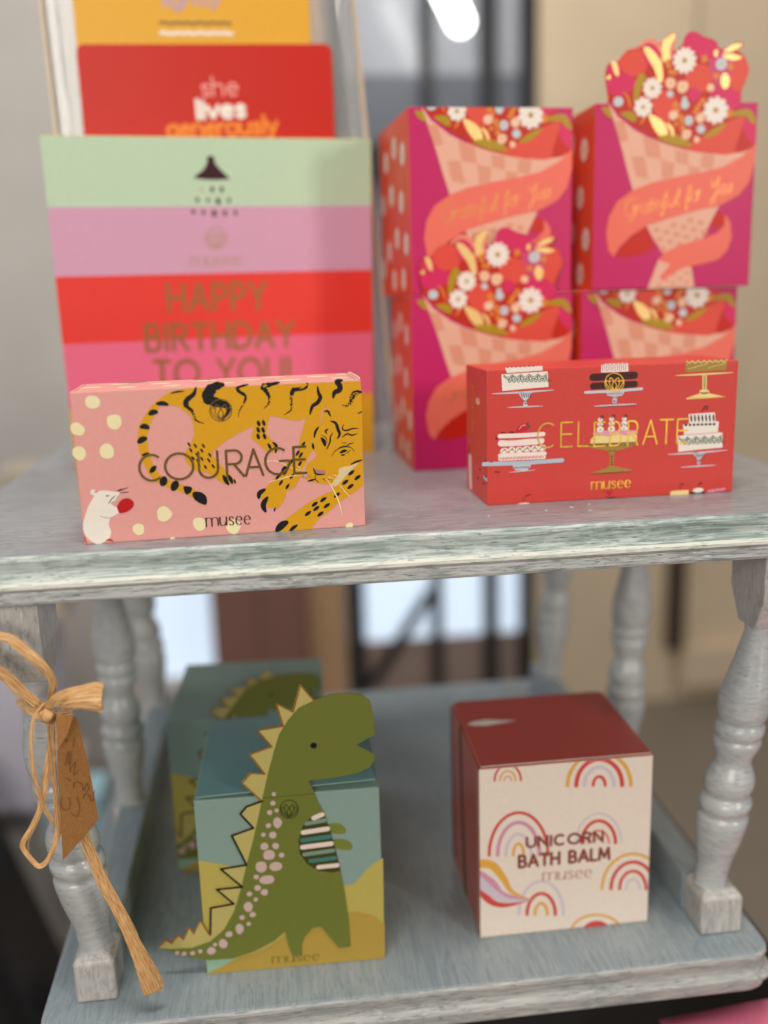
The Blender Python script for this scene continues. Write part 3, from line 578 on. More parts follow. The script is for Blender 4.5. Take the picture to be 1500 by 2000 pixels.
('s',2,'ink',0.4,1,[(78.73,62.86),(78.74,62.2),(78.76,61.54)]),
('s',2,'ink',0.4,1,[(79.65,62.88),(79.6,62.23),(79.68,61.56)]),
('s',2,'ink',0.4,1,[(68.47,56.93),(80.14,56.99),(92.4,56.76)]),
('e',2,'ink',(78.69,59.97),0.81,0.47,0,0),
('p',1,'goldink',0,[(122.48,81.89),(134.6,82.11),(149.37,82.09),(148.95,75.85),(123.07,75.43)]),
('s',1,'butter',1.01,1,[(116.75,73.76),(134.94,73.88),(153.65,74.11)]),
('p',1,'butter',0,[(133.92,73.27),(136.71,73.14),(137.07,64.33),(138.49,63.99),(138.91,62.11),(145.28,60.6),(149.55,59.46),(135.54,59.16),(124.02,59.14),(124.68,60.03),(132.62,62.29),(132.55,64.08),(134.27,64.6)]),
('s',2,'butter',0.54,0,[(123.5,82.3),(125.29,80.9),(127.1,82.33)]),
('s',2,'butter',0.54,0,[(127.18,82.26),(128.96,80.86),(130.78,82.29)]),
('s',2,'butter',0.54,0,[(130.85,82.22),(132.64,80.82),(134.46,82.25)]),
('s',2,'butter',0.54,0,[(134.53,82.18),(136.33,80.79),(138.14,82.21)]),
('s',2,'butter',0.54,0,[(138.22,82.14),(140.02,80.75),(141.83,82.17)]),
('s',2,'butter',0.54,0,[(141.91,82.1),(143.71,80.71),(145.53,82.13)]),
('s',2,'butter',0.54,0,[(145.6,82.06),(147.41,80.67),(149.23,82.09)]),
('e',2,'butter',(123.94,79.98),0.34,0.27,0,0),
('e',2,'butter',(125.0,77.56),0.34,0.27,0,0),
('e',2,'butter',(125.96,77.76),0.34,0.27,0,0),
('e',2,'butter',(126.92,77.97),0.34,0.27,0,0),
('e',2,'butter',(127.89,78.17),0.34,0.27,0,0),
('e',2,'butter',(128.85,78.38),0.34,0.27,0,0),
('e',2,'butter',(129.81,78.58),0.34,0.27,0,0),
('e',2,'butter',(130.78,78.79),0.34,0.27,0,0),
('e',2,'butter',(131.74,78.99),0.34,0.27,0,0),
('e',2,'butter',(132.71,79.19),0.34,0.27,0,0),
('e',2,'butter',(133.67,79.4),0.34,0.27,0,0),
('e',2,'butter',(134.64,79.6),0.34,0.27,0,0),
('e',2,'butter',(135.6,79.81),0.34,0.27,0,0),
('e',2,'butter',(136.57,80.01),0.34,0.27,0,0),
('e',2,'butter',(137.64,77.58),0.34,0.27,0,0),
('e',2,'butter',(138.61,77.79),0.34,0.27,0,0),
('e',2,'butter',(139.57,77.99),0.34,0.27,0,0),
('e',2,'butter',(140.54,78.2),0.34,0.27,0,0),
('e',2,'butter',(141.51,78.4),0.34,0.27,0,0),
('e',2,'butter',(142.48,78.61),0.34,0.27,0,0),
('e',2,'butter',(143.44,78.81),0.34,0.27,0,0),
('e',2,'butter',(144.41,79.02),0.34,0.27,0,0),
('e',2,'butter',(145.38,79.22),0.34,0.27,0,0),
('e',2,'butter',(146.35,79.43),0.34,0.27,0,0),
('e',2,'butter',(147.31,79.63),0.34,0.27,0,0),
('e',2,'butter',(148.28,79.84),0.34,0.27,0,0),
('s',2,'ink',0.41,0,[(134.98,72.89),(135.31,64.81)]),
('s',2,'ink',0.27,0,[(135.82,72.85),(136.15,64.77)]),
('s',2,'ink',0.68,0,[(133.3,62.72),(135.41,62.29),(138.06,62.55)]),
('s',2,'foilgold',0.41,0,[(125.03,59.95),(135.51,59.76),(148.83,59.76)]),
('p',1,'butter',0,[(64.1,35.01),(64.33,37.4),(66.42,39.62),(79.17,39.59),(91.05,40.49),(93.39,38.82),(93.5,34.6),(79.3,34.44)]),
('p',1,'goldink',0,[(56.22,33.98),(77.22,34.56),(96.07,34.66),(90.45,31.95),(81.14,29.65),(79.1,27.89),(78.79,20.5),(89.44,17.52),(91.99,16.36),(77.64,16.18),(63.63,16.25),(73.41,18.92),(76.5,20.63),(76.54,28.03),(74.9,30.0),(64.15,32.41)]),
('p',2,'orchid',1,[(65.94,39.84),(67.4,42.22),(80.49,42.19),(92.27,41.56),(93.58,39.48),(87.5,38.67),(80.55,39.85),(75.05,38.68),(70.2,39.74)]),
('e',2,'cwhite',(70.01,49.19),1.49,1.19,0.08,0),
('e',2,'cwhite',(70.07,46.4),1.83,1.46,0.08,0),
('e',2,'cwhite',(70.13,43.21),2.17,1.73,0.08,0),
('e',2,'cwhite',(77.15,49.34),1.49,1.19,0.08,0),
('e',2,'cwhite',(77.22,46.55),1.83,1.46,0.08,0),
('e',2,'cwhite',(77.29,43.36),2.17,1.74,0.08,0),
('e',2,'cwhite',(85.15,49.05),1.49,1.19,0.08,0),
('e',2,'cwhite',(85.23,46.26),1.83,1.47,0.08,0),
('e',2,'cwhite',(85.31,43.06),2.18,1.74,0.08,0),
('s',2,'ink',0.54,1,[(59.99,34.17),(77.22,34.29),(94.9,34.39)]),
('s',2,'ink',0.48,1,[(63.77,16.25),(77.64,16.18),(91.99,16.43)]),
('s',2,'ink',0.41,1,[(74.47,33.84),(74.83,33.08),(75.06,32.34)]),
('s',2,'ink',0.41,1,[(76.06,33.84),(76.41,33.08),(76.65,32.33)]),
('s',2,'ink',0.41,1,[(77.65,33.84),(77.99,33.08),(78.24,32.33)]),
('s',2,'ink',0.41,1,[(79.24,33.84),(79.56,33.08),(79.83,32.33)]),
('s',2,'ink',0.41,1,[(80.83,33.84),(81.14,33.08),(81.42,32.33)]),
('s',2,'ink',0.41,1,[(82.42,33.84),(82.72,33.08),(83.02,32.33)]),
('s',2,'ink',0.41,1,[(84.02,33.83),(84.3,33.08),(84.61,32.33)]),
('s',2,'ink',0.41,1,[(85.61,33.83),(85.88,33.08),(86.21,32.33)]),
('s',2,'ink',0.41,1,[(87.21,33.83),(87.46,33.08),(87.8,32.33)]),
('s',2,'ink',0.41,1,[(88.8,33.83),(89.04,33.08),(89.4,32.32)]),
('s',2,'ink',0.41,1,[(90.4,33.83),(90.63,33.08),(91.0,32.32)]),
('s',3,'ink',0.47,0,[(70.01,49.19),(70.31,50.89),(71.61,51.48),(71.91,50.14),(70.81,50.07)]),
('s',3,'ink',0.34,0,[(69.12,45.65),(70.07,46.07),(71.05,45.28)]),
('e',3,'ink',(70.13,43.08),0.41,0.41,0,0),
('s',3,'ink',0.47,0,[(77.15,49.34),(77.46,51.05),(78.75,51.64),(79.06,50.3),(77.96,50.23)]),
('s',3,'ink',0.34,0,[(76.27,45.8),(77.23,46.22),(78.21,45.44)]),
('e',3,'ink',(77.29,43.22),0.41,0.41,0,0),
('s',3,'ink',0.47,0,[(84.74,49.08),(85.04,50.78),(86.34,51.38),(86.65,50.04),(85.55,49.96)]),
('s',3,'ink',0.34,0,[(83.86,45.53),(84.82,45.95),(85.81,45.17)]),
('e',3,'ink',(84.9,42.95),0.41,0.41,0,0),
('e',3,'ink',(77.75,26.28),0.62,0.48,0,0),
('e',3,'ink',(77.79,24.6),0.62,0.48,0,0),
('e',3,'ink',(77.83,22.91),0.62,0.48,0,0),
('e',3,'ink',(77.87,21.36),0.62,0.48,0,0),
('s',3,'ink',0.41,1,[(76.07,30.4),(76.26,29.72),(76.31,29.05)]),
('s',3,'ink',0.41,1,[(77.41,30.4),(77.55,29.72),(77.65,29.04)]),
('s',3,'ink',0.41,1,[(78.74,30.39),(78.84,29.71),(78.98,29.03)]),
('s',3,'ink',0.41,1,[(80.08,30.38),(80.13,29.71),(80.32,29.03)]),
('p',1,'cwhite',0,[(126.11,49.98),(142.92,50.31),(143.58,44.85),(145.84,44.67),(145.56,38.02),(148.56,37.39),(148.96,28.24),(134.7,27.81),(120.3,26.92),(119.74,36.73),(123.65,37.12),(122.71,43.61),(126.68,44.07)]),
('s',1,'lilac',1.04,1,[(113.67,25.67),(133.36,25.85),(152.3,26.49)]),
('p',1,'lilac',1,[(130.4,25.95),(137.45,26.1),(135.96,22.65),(134.67,21.37),(135.06,18.63),(133.09,18.6),(132.98,21.33),(131.72,22.89)]),
('s',1,'lilac',0.76,1,[(122.41,17.24),(133.7,17.34),(145.18,17.36)]),
('s',2,'green',0.55,0,[(120.49,35.14),(123.3,33.18),(125.97,35.14)]),
('s',2,'green',0.39,0,[(120.47,35.92),(123.26,34.35),(125.93,36.11)]),
('s',2,'green',0.5,0,[(125.71,34.37),(125.01,31.48),(123.56,31.95),(123.93,33.1),(124.64,32.47)]),
('s',2,'green',0.5,0,[(125.71,34.37),(126.64,31.38),(128.06,31.7),(127.6,32.9),(126.93,32.35)]),
('s',2,'green',0.55,0,[(125.97,35.14),(128.78,33.18),(131.45,35.13)]),
('s',2,'green',0.39,0,[(125.94,35.92),(128.74,34.35),(131.41,36.11)]),
('s',2,'green',0.5,0,[(131.2,34.37),(130.49,31.47),(129.05,31.94),(129.41,33.09),(130.13,32.47)]),
('s',2,'green',0.5,0,[(131.2,34.37),(132.13,31.38),(133.55,31.69),(133.09,32.89),(132.42,32.34)]),
('s',2,'green',0.55,0,[(131.45,35.13),(134.27,33.17),(136.94,35.13)]),
('s',2,'green',0.39,0,[(131.42,35.92),(134.22,34.35),(136.9,36.11)]),
('s',2,'green',0.5,0,[(136.69,34.36),(135.99,31.46),(134.54,31.94),(134.9,33.09),(135.62,32.46)]),
('s',2,'green',0.5,0,[(136.69,34.36),(137.63,31.37),(139.05,31.69),(138.59,32.89),(137.92,32.34)]),
('s',2,'green',0.55,0,[(136.94,35.13),(139.77,33.17),(142.44,35.13)]),
('s',2,'green',0.39,0,[(136.91,35.91),(139.72,34.35),(142.4,36.11)]),
('s',2,'green',0.5,0,[(142.19,34.36),(141.49,31.46),(140.04,31.93),(140.4,33.09),(141.12,32.46)]),
('s',2,'green',0.5,0,[(142.19,34.36),(143.14,31.37),(144.56,31.68),(144.1,32.88),(143.42,32.33)]),
('s',2,'green',0.55,0,[(142.44,35.13),(145.28,33.16),(147.95,35.13)]),
('s',2,'green',0.39,0,[(142.41,35.91),(145.23,34.34),(147.91,36.11)]),
('s',2,'green',0.5,0,[(147.7,34.36),(147.01,31.45),(145.55,31.93),(145.91,33.08),(146.64,32.45)]),
('s',2,'green',0.5,0,[(147.7,34.36),(148.65,31.36),(150.08,31.68),(149.61,32.88),(148.94,32.33)]),
('s',2,'ink',1.17,1,[(127.52,49.51),(127.89,47.28),(128.11,45.06)]),
('s',2,'ink',1.17,1,[(129.93,49.45),(130.27,47.23),(130.52,45.0)]),
('s',2,'ink',1.17,1,[(132.34,49.39),(132.66,47.17),(132.93,44.94)]),
('s',2,'ink',1.17,1,[(134.75,49.33),(135.05,47.11),(135.35,44.88)]),
('s',2,'ink',1.17,1,[(137.16,49.27),(137.44,47.05),(137.76,44.82)]),
('s',2,'ink',1.17,1,[(139.57,49.22),(139.83,46.99),(140.18,44.76)]),
('s',2,'ink',1.17,1,[(141.98,49.16),(142.22,46.94),(142.6,44.7)]),
('s',2,'ink',0.56,1,[(131.41,25.28),(131.89,23.73),(132.24,22.19)]),
('s',2,'ink',0.56,1,[(132.68,25.3),(133.13,23.75),(133.51,22.2)]),
('s',2,'ink',0.56,1,[(133.95,25.31),(134.36,23.76),(134.78,22.21)]),
('s',2,'ink',0.56,1,[(135.22,25.32),(135.6,23.78),(136.05,22.22)]),
('s',2,'ink',0.56,1,[(136.49,25.34),(136.84,23.79),(137.32,22.24)]),
('s',2,'salmon',0.34,0,[(123.43,37.4),(135.01,37.45),(145.71,37.88)]),
('e',2,'ink',(124.61,43.37),0.96,0.76,0,0),
('e',2,'ink',(127.2,43.34),0.96,0.76,0,0),
('e',2,'ink',(129.79,43.3),0.96,0.76,0,0),
('e',2,'ink',(132.39,43.26),0.96,0.76,0,0),
('e',2,'ink',(134.99,43.23),0.96,0.76,0,0),
('e',2,'ink',(137.59,43.19),0.97,0.76,0,0),
('e',2,'ink',(140.2,43.15),0.97,0.76,0,0),
('e',2,'ink',(142.8,43.11),0.97,0.76,0,0),
('e',2,'ink',(133.56,20.89),0.63,0.35,0,0),
('e',2,'ink',(134.41,20.84),0.63,0.35,0,0),
('e',2,'ink',(134.04,19.36),0.63,0.35,0,0),
('s',2,'ink',0.55,0,[(135.26,52.31),(136.44,54.25),(137.98,54.17),(137.77,52.52),(136.5,52.78)]),
('e',2,'berry',(134.58,51.68),1.1,0.55,0,0),
('p',2,'butter',0,[(116.1,-0.21),(116.23,2.32),(118.69,2.72),(127.9,2.65),(128.14,-0.12)]),
('e',2,'cwhite',(134.3,2.12),3.51,1.54,0,0),
('s',2,'ink',1.26,0,[(129.75,0.61),(138.28,0.65)]),
('s',2,'orchid',1.69,0,[(141.46,1.14),(151.41,1.92)]),
('s',2,'salmon',0.56,0,[(141.46,1.14),(143.55,2.25),(146.45,1.12),(149.25,2.32),(151.45,1.23)]),
('s',2,'ink',0.42,0,[(122.13,5.39),(122.92,6.92),(124.35,6.56),(123.89,5.63)]),
('s',2,'ink',0.42,0,[(134.55,4.99),(134.98,6.68),(136.25,6.81),(135.73,5.61)]),
('e',2,'berry',(122.53,4.2),1.12,0.56,0,0),
('e',2,'berry',(134.37,4.04),1.12,0.56,0,0),
('e',2,'crimson',(75.12,4.46),0.69,0.55,0,0),
('e',2,'crimson',(76.65,4.51),0.69,0.55,0,0),
('e',2,'crimson',(78.05,4.63),0.69,0.55,0,0),
('e',2,'crimson',(75.99,3.18),0.69,0.55,0,0),
('e',2,'crimson',(77.52,3.23),0.69,0.55,0,0),
('e',2,'crimson',(76.7,2.32),0.69,0.55,0,0),
('s',2,'ink',0.42,1,[(77.3,0.79),(74.5,0.89)]),
('s',2,'ink',0.42,1,[(77.3,0.79),(75.62,0.68)]),
('s',2,'ink',0.42,1,[(77.3,0.79),(76.75,0.48)]),
('s',2,'ink',0.42,1,[(77.3,0.79),(77.87,0.27)]),
('s',2,'ink',0.42,1,[(77.3,0.79),(78.98,0.48)]),
('s',2,'ink',0.42,1,[(77.3,0.79),(80.09,0.68)]),
('s',2,'ink',0.42,1,[(77.3,0.79),(81.21,0.89)])],
'bday':[('p',1,'mint',0,[(0,245.0),(236,245.0),(236,196.0),(0,196.0)]),
('p',1,'plum',0,[(0,196.0),(236,196.0),(236,147.0),(0,147.0)]),
('p',1,'bred',0,[(0,147.0),(236,147.0),(236,98.0),(0,98.0)]),
('p',1,'bpink',0,[(0,98.0),(236,98.0),(236,49.0),(0,49.0)]),
('p',1,'byellow',0,[(0,49.0),(236,49.0),(236,0.0),(0,0.0)]),
('p',2,'maroon',1,[(115.88,232.28),(118.4,231.1),(119.03,226.95),(123.08,221.91),(128.36,216.48),(127.61,215.48),(115.76,214.96),(104.09,216.11),(103.83,217.45),(110.14,222.38),(113.0,227.0),(113.58,231.14)]),
('e',2,'salmon',(107.93,208.35),0.82,1.23,0,0),
('e',2,'maroon',(115.72,208.23),1.37,2.06,0,0),
('e',2,'maroon',(122.68,208.13),1.38,2.06,0,0),
('e',2,'maroon',(104.52,200.64),1.23,1.85,0,0),
('e',2,'maroon',(112.32,200.5),1.1,1.65,0,0),
('e',2,'maroon',(119.6,199.7),1.66,2.49,0,0),
('e',2,'maroon',(127.52,200.24),1.25,1.87,0,0),
('e',2,'maroon',(101.06,192.22),1.24,1.86,0,0),
('e',2,'maroon',(108.33,191.73),1.24,1.86,0,0),
('e',2,'maroon',(116.14,190.89),1.66,2.49,0,0),
('e',2,'maroon',(124.05,191.07),1.39,2.09,0,0),
('e',2,'maroon',(132.0,191.25),1.26,1.88,0,0),
('s',2,'foilpale',1.05,0,[(124.32,172.74),(124.03,171.04),(123.37,169.43),(122.36,168.0),(121.06,166.82),(119.53,165.95),(117.86,165.43),(116.11,165.28),(114.4,165.52),(112.79,166.14),(111.37,167.09),(110.21,168.34),(109.37,169.81),(108.9,171.44),(108.8,173.14),(109.1,174.83),(109.76,176.42),(110.76,177.84),(112.05,179.01),(113.57,179.88),(115.23,180.4),(116.96,180.55),(118.68,180.32),(120.28,179.72),(121.7,178.78),(122.87,177.54),(123.72,176.07),(124.21,174.45),(124.32,172.74)]),
('s',2,'foilpale',1.05,0,[(116.6,174.09),(113.5,176.83),(112.58,171.52),(116.18,166.43)]),
('s',2,'foilpale',1.05,0,[(113.02,173.8),(109.51,174.65),(111.31,169.64),(115.78,166.22)]),
('s',2,'foilpale',1.05,0,[(116.6,174.09),(114.71,170.69),(116.18,166.43)]),
('s',2,'foilpale',1.05,0,[(116.6,174.09),(120.01,176.67),(120.34,171.31),(116.18,166.43)]),
('s',2,'foilpale',1.05,0,[(120.15,173.61),(123.77,174.28),(121.41,169.36),(116.55,166.19)]),
('s',2,'foilpale',1.05,0,[(116.6,174.09),(118.12,170.6),(116.18,166.43)]),
('t', 2, 'foilpale', 1.05, 'musee', (97.19, 152.72), (134.56, 152.56), 6.33, 'serif'),
('t', 2, 'foilbrown2', 3.02, 'HAPPY', (78.82, 120.04), (151.31, 119.64), 19.2, ''),
('t', 2, 'foilbrown2', 3.05, 'BIRTHDAY', (60.29, 90.69), (171.67, 89.85), 19.03, ''),
('t', 2, 'foilbrown2', 3.11, 'TO YOU!', (64.46, 63.07), (167.86, 60.89), 19.38, '')],
'bouquet':[('p',1,'peach',0,[(8.92,125.73),(15.8,116.59),(28.65,107.24),(38.59,102.45),(53.58,97.49),(68.69,93.42),(83.87,91.18),(99.09,91.25),(115.29,94.56),(108.42,86.8),(84.29,76.24),(64.12,73.08),(44.12,66.2),(29.12,65.27),(23.98,80.76),(18.89,97.44),(13.38,113.03)]),
('p',1,'peach',0,[(38.4,44.73),(59.53,50.63),(92.53,56.16),(86.22,43.99),(80.37,32.7),(67.14,28.4),(53.45,23.17),(44.62,34.05)]),
('p',1,'peach',0,[(48.91,20.46),(58.09,21.06),(73.64,14.13),(76.61,-1.5),(40.57,-1.26),(45.0,10.0)]),
('p',2,'peach2',0,[(34.61,103.46),(46.58,99.04),(48.26,88.22),(37.28,89.81)]),
('p',2,'peach2',0,[(26.66,90.09),(35.98,90.03),(39.47,75.21),(30.18,76.87)]),
('p',2,'peach2',0,[(58.14,94.43),(68.0,92.7),(68.21,83.69),(59.32,85.79)]),
('p',2,'peach2',0,[(47.96,87.95),(58.32,85.36),(57.5,76.08),(49.49,74.91)]),
('p',2,'peach2',0,[(77.82,90.87),(87.74,90.33),(86.4,80.86),(77.54,82.04)]),
('p',2,'peach2',0,[(68.42,83.69),(77.54,82.04),(76.63,78.33),(69.08,76.68)]),
('p',2,'peach2',0,[(13.37,113.94),(20.72,112.87),(24.28,100.96),(17.89,99.75)]),
('p',2,'peach2',0,[(43.49,41.71),(48.03,42.68),(49.6,39.58),(45.06,38.61)]),
('p',2,'peach2',0,[(46.02,35.14),(50.57,36.12),(52.15,33.0),(47.6,32.03)]),
('p',2,'peach2',0,[(48.57,28.54),(53.13,29.52),(54.72,26.38),(50.15,25.41)]),
('p',2,'peach2',0,[(51.01,39.91),(55.56,40.89),(57.15,37.78),(52.59,36.8)]),
('p',2,'peach2',0,[(53.57,33.33),(58.13,34.31),(59.72,31.18),(55.15,30.21)]),
('p',2,'peach2',0,[(56.0,44.68),(60.55,45.66),(62.14,42.56),(57.58,41.58)]),
('p',2,'peach2',0,[(58.56,38.11),(63.13,39.09),(64.72,35.97),(60.15,34.99)]),
('p',2,'peach2',0,[(61.14,31.51),(65.72,32.49),(67.32,29.35),(62.74,28.38)]),
('p',2,'peach2',0,[(63.55,42.89),(68.12,43.87),(69.72,40.76),(65.15,39.78)]),
('p',2,'peach2',0,[(66.14,36.3),(70.72,37.28),(72.33,34.16),(67.75,33.18)]),
('p',2,'peach2',0,[(68.54,47.66),(73.1,48.64),(74.71,45.54),(70.14,44.56)]),
('p',2,'peach2',0,[(71.14,41.09),(75.72,42.07),(77.33,38.95),(72.75,37.97)]),
('p',2,'peach2',0,[(73.76,34.49),(78.35,35.47),(79.97,32.33),(75.37,31.35)]),
('p',2,'peach2',0,[(76.13,45.87),(80.71,46.86),(82.33,43.75),(77.75,42.76)]),
('p',2,'peach2',0,[(78.76,39.29),(83.35,40.27),(84.98,37.14),(80.38,36.16)]),
('p',2,'peach2',0,[(48.18,3.27),(51.66,3.5),(51.7,0.97),(48.22,0.74)]),
('p',2,'peach2',0,[(53.24,6.94),(56.72,7.17),(56.77,4.64),(53.28,4.41)]),
('p',2,'peach2',0,[(53.36,0.31),(56.85,0.55),(56.89,-1.99),(53.4,-2.23)]),
('p',2,'peach2',0,[(58.29,10.6),(61.78,10.84),(61.83,8.32),(58.34,8.08)]),
('p',2,'peach2',0,[(58.42,3.99),(61.91,4.23),(61.97,1.69),(58.47,1.45)]),
('p',2,'peach2',0,[(63.49,7.66),(66.98,7.9),(67.04,5.37),(63.54,5.13)]),
('p',2,'peach2',0,[(63.63,1.03),(67.13,1.27),(67.19,-1.28),(63.68,-1.51)]),
('p',2,'peach2',0,[(68.55,11.34),(72.05,11.58),(72.11,9.05),(68.61,8.81)]),
('p',2,'peach2',0,[(68.7,4.71),(72.21,4.95),(72.27,2.41),(68.76,2.17)]),
('p',2,'dred',0,[(38.43,42.84),(43.61,34.09),(45.72,28.75),(35.65,23.87),(25.56,22.17),(16.48,22.92),(21.44,31.12),(29.42,37.95)]),
('p',2,'dred',1,[(91.33,51.92),(96.32,49.85),(97.7,45.5),(96.05,42.21),(90.42,40.97),(87.47,43.47)]),
('p',3,'ribbon',0,[(97.33,50.48),(101.65,44.4),(103.04,33.78),(100.21,25.19),(93.15,18.68),(80.81,16.07),(68.49,14.06),(59.33,9.88),(51.42,5.07),(50.15,7.84),(57.66,16.73),(48.93,19.5),(51.9,24.19),(63.02,29.52),(80.34,33.66),(91.57,37.09),(97.06,42.65)]),
('flap',0,'x',0,[(8.7,129.1),(7.18,136.71),(6.58,142.77),(7.38,148.03),(10.23,150.99),(15.16,151.3),(17.6,154.64),(22.49,159.07),(27.83,160.13),(30.69,162.72),(35.6,165.8),(41.38,165.74),(45.41,162.54),(47.18,165.52),(51.27,168.47),(55.82,169.32),(55.5,164.68),(53.28,158.69),(57.27,159.39),(60.96,162.36),(62.11,166.86),(65.37,170.2),(70.38,170.37),(76.31,167.46),(83.93,165.11),(86.75,160.54),(90.85,159.13),(97.5,162.69),(103.38,163.98),(104.73,161.84),(100.59,158.85),(105.54,155.75),(108.97,150.35),(110.02,144.97),(107.85,138.85),(105.47,133.49),(104.54,125.76)]),
('p',1,'fred',0,[(8.7,129.1),(7.18,136.71),(6.58,142.77),(7.38,148.03),(10.23,150.99),(15.16,151.3),(17.6,154.64),(22.49,159.07),(27.83,160.13),(30.69,162.72),(35.6,165.8),(41.38,165.74),(45.41,162.54),(47.18,165.52),(51.27,168.47),(55.82,169.32),(55.5,164.68),(53.28,158.69),(57.27,159.39),(60.96,162.36),(62.11,166.86),(65.37,170.2),(70.38,170.37),(76.31,167.46),(83.93,165.11),(86.75,160.54),(90.85,159.13),(97.5,162.69),(103.38,163.98),(104.73,161.84),(100.59,158.85),(105.54,155.75),(108.97,150.35),(110.02,144.97),(107.85,138.85),(105.47,133.49),(104.54,125.76),(104.24,119.54),(108.54,114.77),(116.05,98.88),(111.05,93.06),(101.58,91.32),(86.9,91.55),(73.99,92.82),(56.85,96.4),(44.06,101.4),(31.35,107.91),(21.24,115.08),(12.88,122.15)]),
('p',2,'fmag',1,[(61.73,165.36),(63.73,169.09),(67.04,170.41),(70.8,170.14),(76.31,167.31),(83.93,165.11),(87.01,160.54),(85.94,153.72),(79.27,150.77),(72.44,154.66),(68.15,158.5),(61.42,160.47)]),
('p',2,'fcoral',1,[(16.38,152.41),(19.23,156.49),(22.49,159.07),(28.25,159.9),(33.23,157.44),(35.82,149.12),(33.4,143.86),(25.14,142.1),(18.5,145.6)]),
('p',2,'fpeach',1,[(29.08,159.74),(30.69,162.72),(35.6,165.8),(41.38,165.74),(46.44,160.28),(44.84,156.54),(38.96,161.87),(34.0,161.93)]),
('p',2,'fmag',1,[(7.67,138.22),(12.75,142.29),(20.16,144.06),(26.81,140.93),(28.93,136.34),(22.76,131.5),(16.14,129.72),(9.52,131.36)]),
('p',2,'fcoral',1,[(66.71,148.67),(74.24,150.08),(81.91,146.92),(84.2,140.77),(79.76,132.78),(71.31,132.16),(66.14,136.85),(63.48,142.63)]),
('p',2,'fcoral',1,[(97.85,152.04),(105.39,155.37),(109.45,148.81),(109.65,143.44),(106.05,136.57),(102.84,130.44),(97.55,135.17),(95.97,144.42)]),
('p',2,'fcoral',1,[(40.73,126.2),(46.08,132.23),(52.78,132.49),(58.78,126.63),(59.92,120.44),(54.83,112.81),(48.07,113.73),(42.1,119.26)]),
('p',2,'fcoral',1,[(65.4,94.62),(73.8,100.29),(83.1,104.38),(97.43,112.66),(108.51,115.55),(105.47,103.86),(101.75,91.48),(82.59,91.66)]),
('p',2,'fpink',1,[(45.76,151.24),(46.88,158.77),(47.19,164.77),(51.27,168.32),(55.66,169.18),(54.78,158.67),(52.43,151.15)]),
('p',3,'fmag',1,[(33.18,161.19),(37.28,163.24),(42.28,161.08),(44.68,156.16),(39.15,148.69),(34.96,151.39)]),
('p',3,'fmag',1,[(8.61,148.38),(14.34,150.93),(18.49,146.35),(14.8,143.39),(8.22,143.5)]),
('p',3,'fmag',1,[(82.36,130.81),(88.17,135.71),(96.71,134.8),(104.75,129.63),(104.45,123.43),(98.9,120.27),(92.81,123.27),(86.7,127.64)]),
('p',3,'fmag',1,[(66.24,132.25),(71.25,134.7),(75.76,130.16),(73.16,125.97),(68.06,126.84)]),
('p',3,'fmag2',1,[(85.1,153.73),(89.16,159.0),(97.65,158.13),(99.18,150.49),(94.87,139.06),(86.46,136.13),(80.12,150.76)]),
('p',3,'dred',1,[(102.82,92.88),(107.16,105.0),(116.5,98.47),(111.05,93.06)]),
('p',3,'fmag',1,[(107.99,106.16),(109.46,113.19),(116.47,110.68),(117.96,98.83),(116.28,97.29)]),
('p',4,'folive',1,[(26.94,127.99),(27.52,136.37),(30.1,142.39),(33.4,144.01),(35.52,140.79),(32.69,134.76),(30.44,127.93),(27.97,125.3)]),
('p',4,'folive',1,[(4.61,122.47),(10.4,121.44),(11.68,115.67),(7.1,118.06)]),
('p',4,'folive',1,[(17.89,118.61),(27.04,119.18),(29.61,113.36),(25.43,113.45)]),
('p',4,'folive',1,[(44.88,102.94),(56.7,104.22),(65.25,101.28),(70.47,96.84),(61.1,96.69),(51.71,99.26)]),
('p',4,'folive',1,[(78.44,102.53),(86.42,108.22),(95.32,111.54),(90.76,106.16),(84.01,102.4)]),
('p',4,'folive',1,[(98.54,118.1),(107.48,120.41),(113.56,118.96),(117.51,110.66),(113.39,111.93),(108.5,115.94),(100.76,115.87)]),
('s',4,'forange',1.77,1,[(32.15,110.99),(34.61,114.79),(33.72,119.43)]),
('s',4,'forange',1.6,1,[(25.35,121.14),(22.78,128.84),(19.44,131.95)]),
('p',4,'foilleaf',1,[(33.2,160.06),(37.32,160.39),(43.2,155.05),(46.8,148.96),(47.63,139.07),(44.28,139.89),(40.99,147.53),(36.59,153.63)]),
('p',4,'foilleaf',1,[(47.83,151.97),(46.3,158.77),(47.19,164.77),(50.47,166.98),(55.41,169.03),(54.82,165.44),(51.85,159.46),(52.57,152.28)]),
('p',4,'foilleaf',1,[(38.35,117.18),(44.67,115.5),(50.65,110.57),(52.49,102.76),(47.4,103.27),(42.26,108.44)]),
('p',4,'foilleaf',1,[(90.89,157.84),(96.68,161.94),(103.59,162.92),(100.57,159.46),(93.44,157.27)]),
('p',4,'foilleaf',1,[(89.71,155.04),(96.01,156.48),(104.15,154.24),(97.85,152.19)]),
('p',4,'foilleaf',1,[(91.99,144.09),(95.83,140.97),(95.42,135.2),(91.62,134.11),(89.57,139.92)]),
('p',4,'foilleaf',1,[(10.64,151.36),(14.76,150.17),(16.04,143.0),(13.57,143.41)]),
('p',4,'foilleaf',1,[(7.0,141.25),(10.28,143.09),(9.88,140.07)]),
('p',4,'foilleaf',1,[(84.12,158.3),(86.64,158.65),(85.92,154.48),(84.21,155.26)]),
('s',4,'foilleaf',2.43,1,[(51.48,111.72),(54.92,108.15),(56.72,103.05)]),
('e',5,'forange',(51.63,148.89),2.07,2.07,0.2,0),
('e',5,'forange',(52.97,144.69),1.92,1.92,0.2,0),
('e',5,'forange',(57.15,123.58),2.26,2.26,0.2,0),
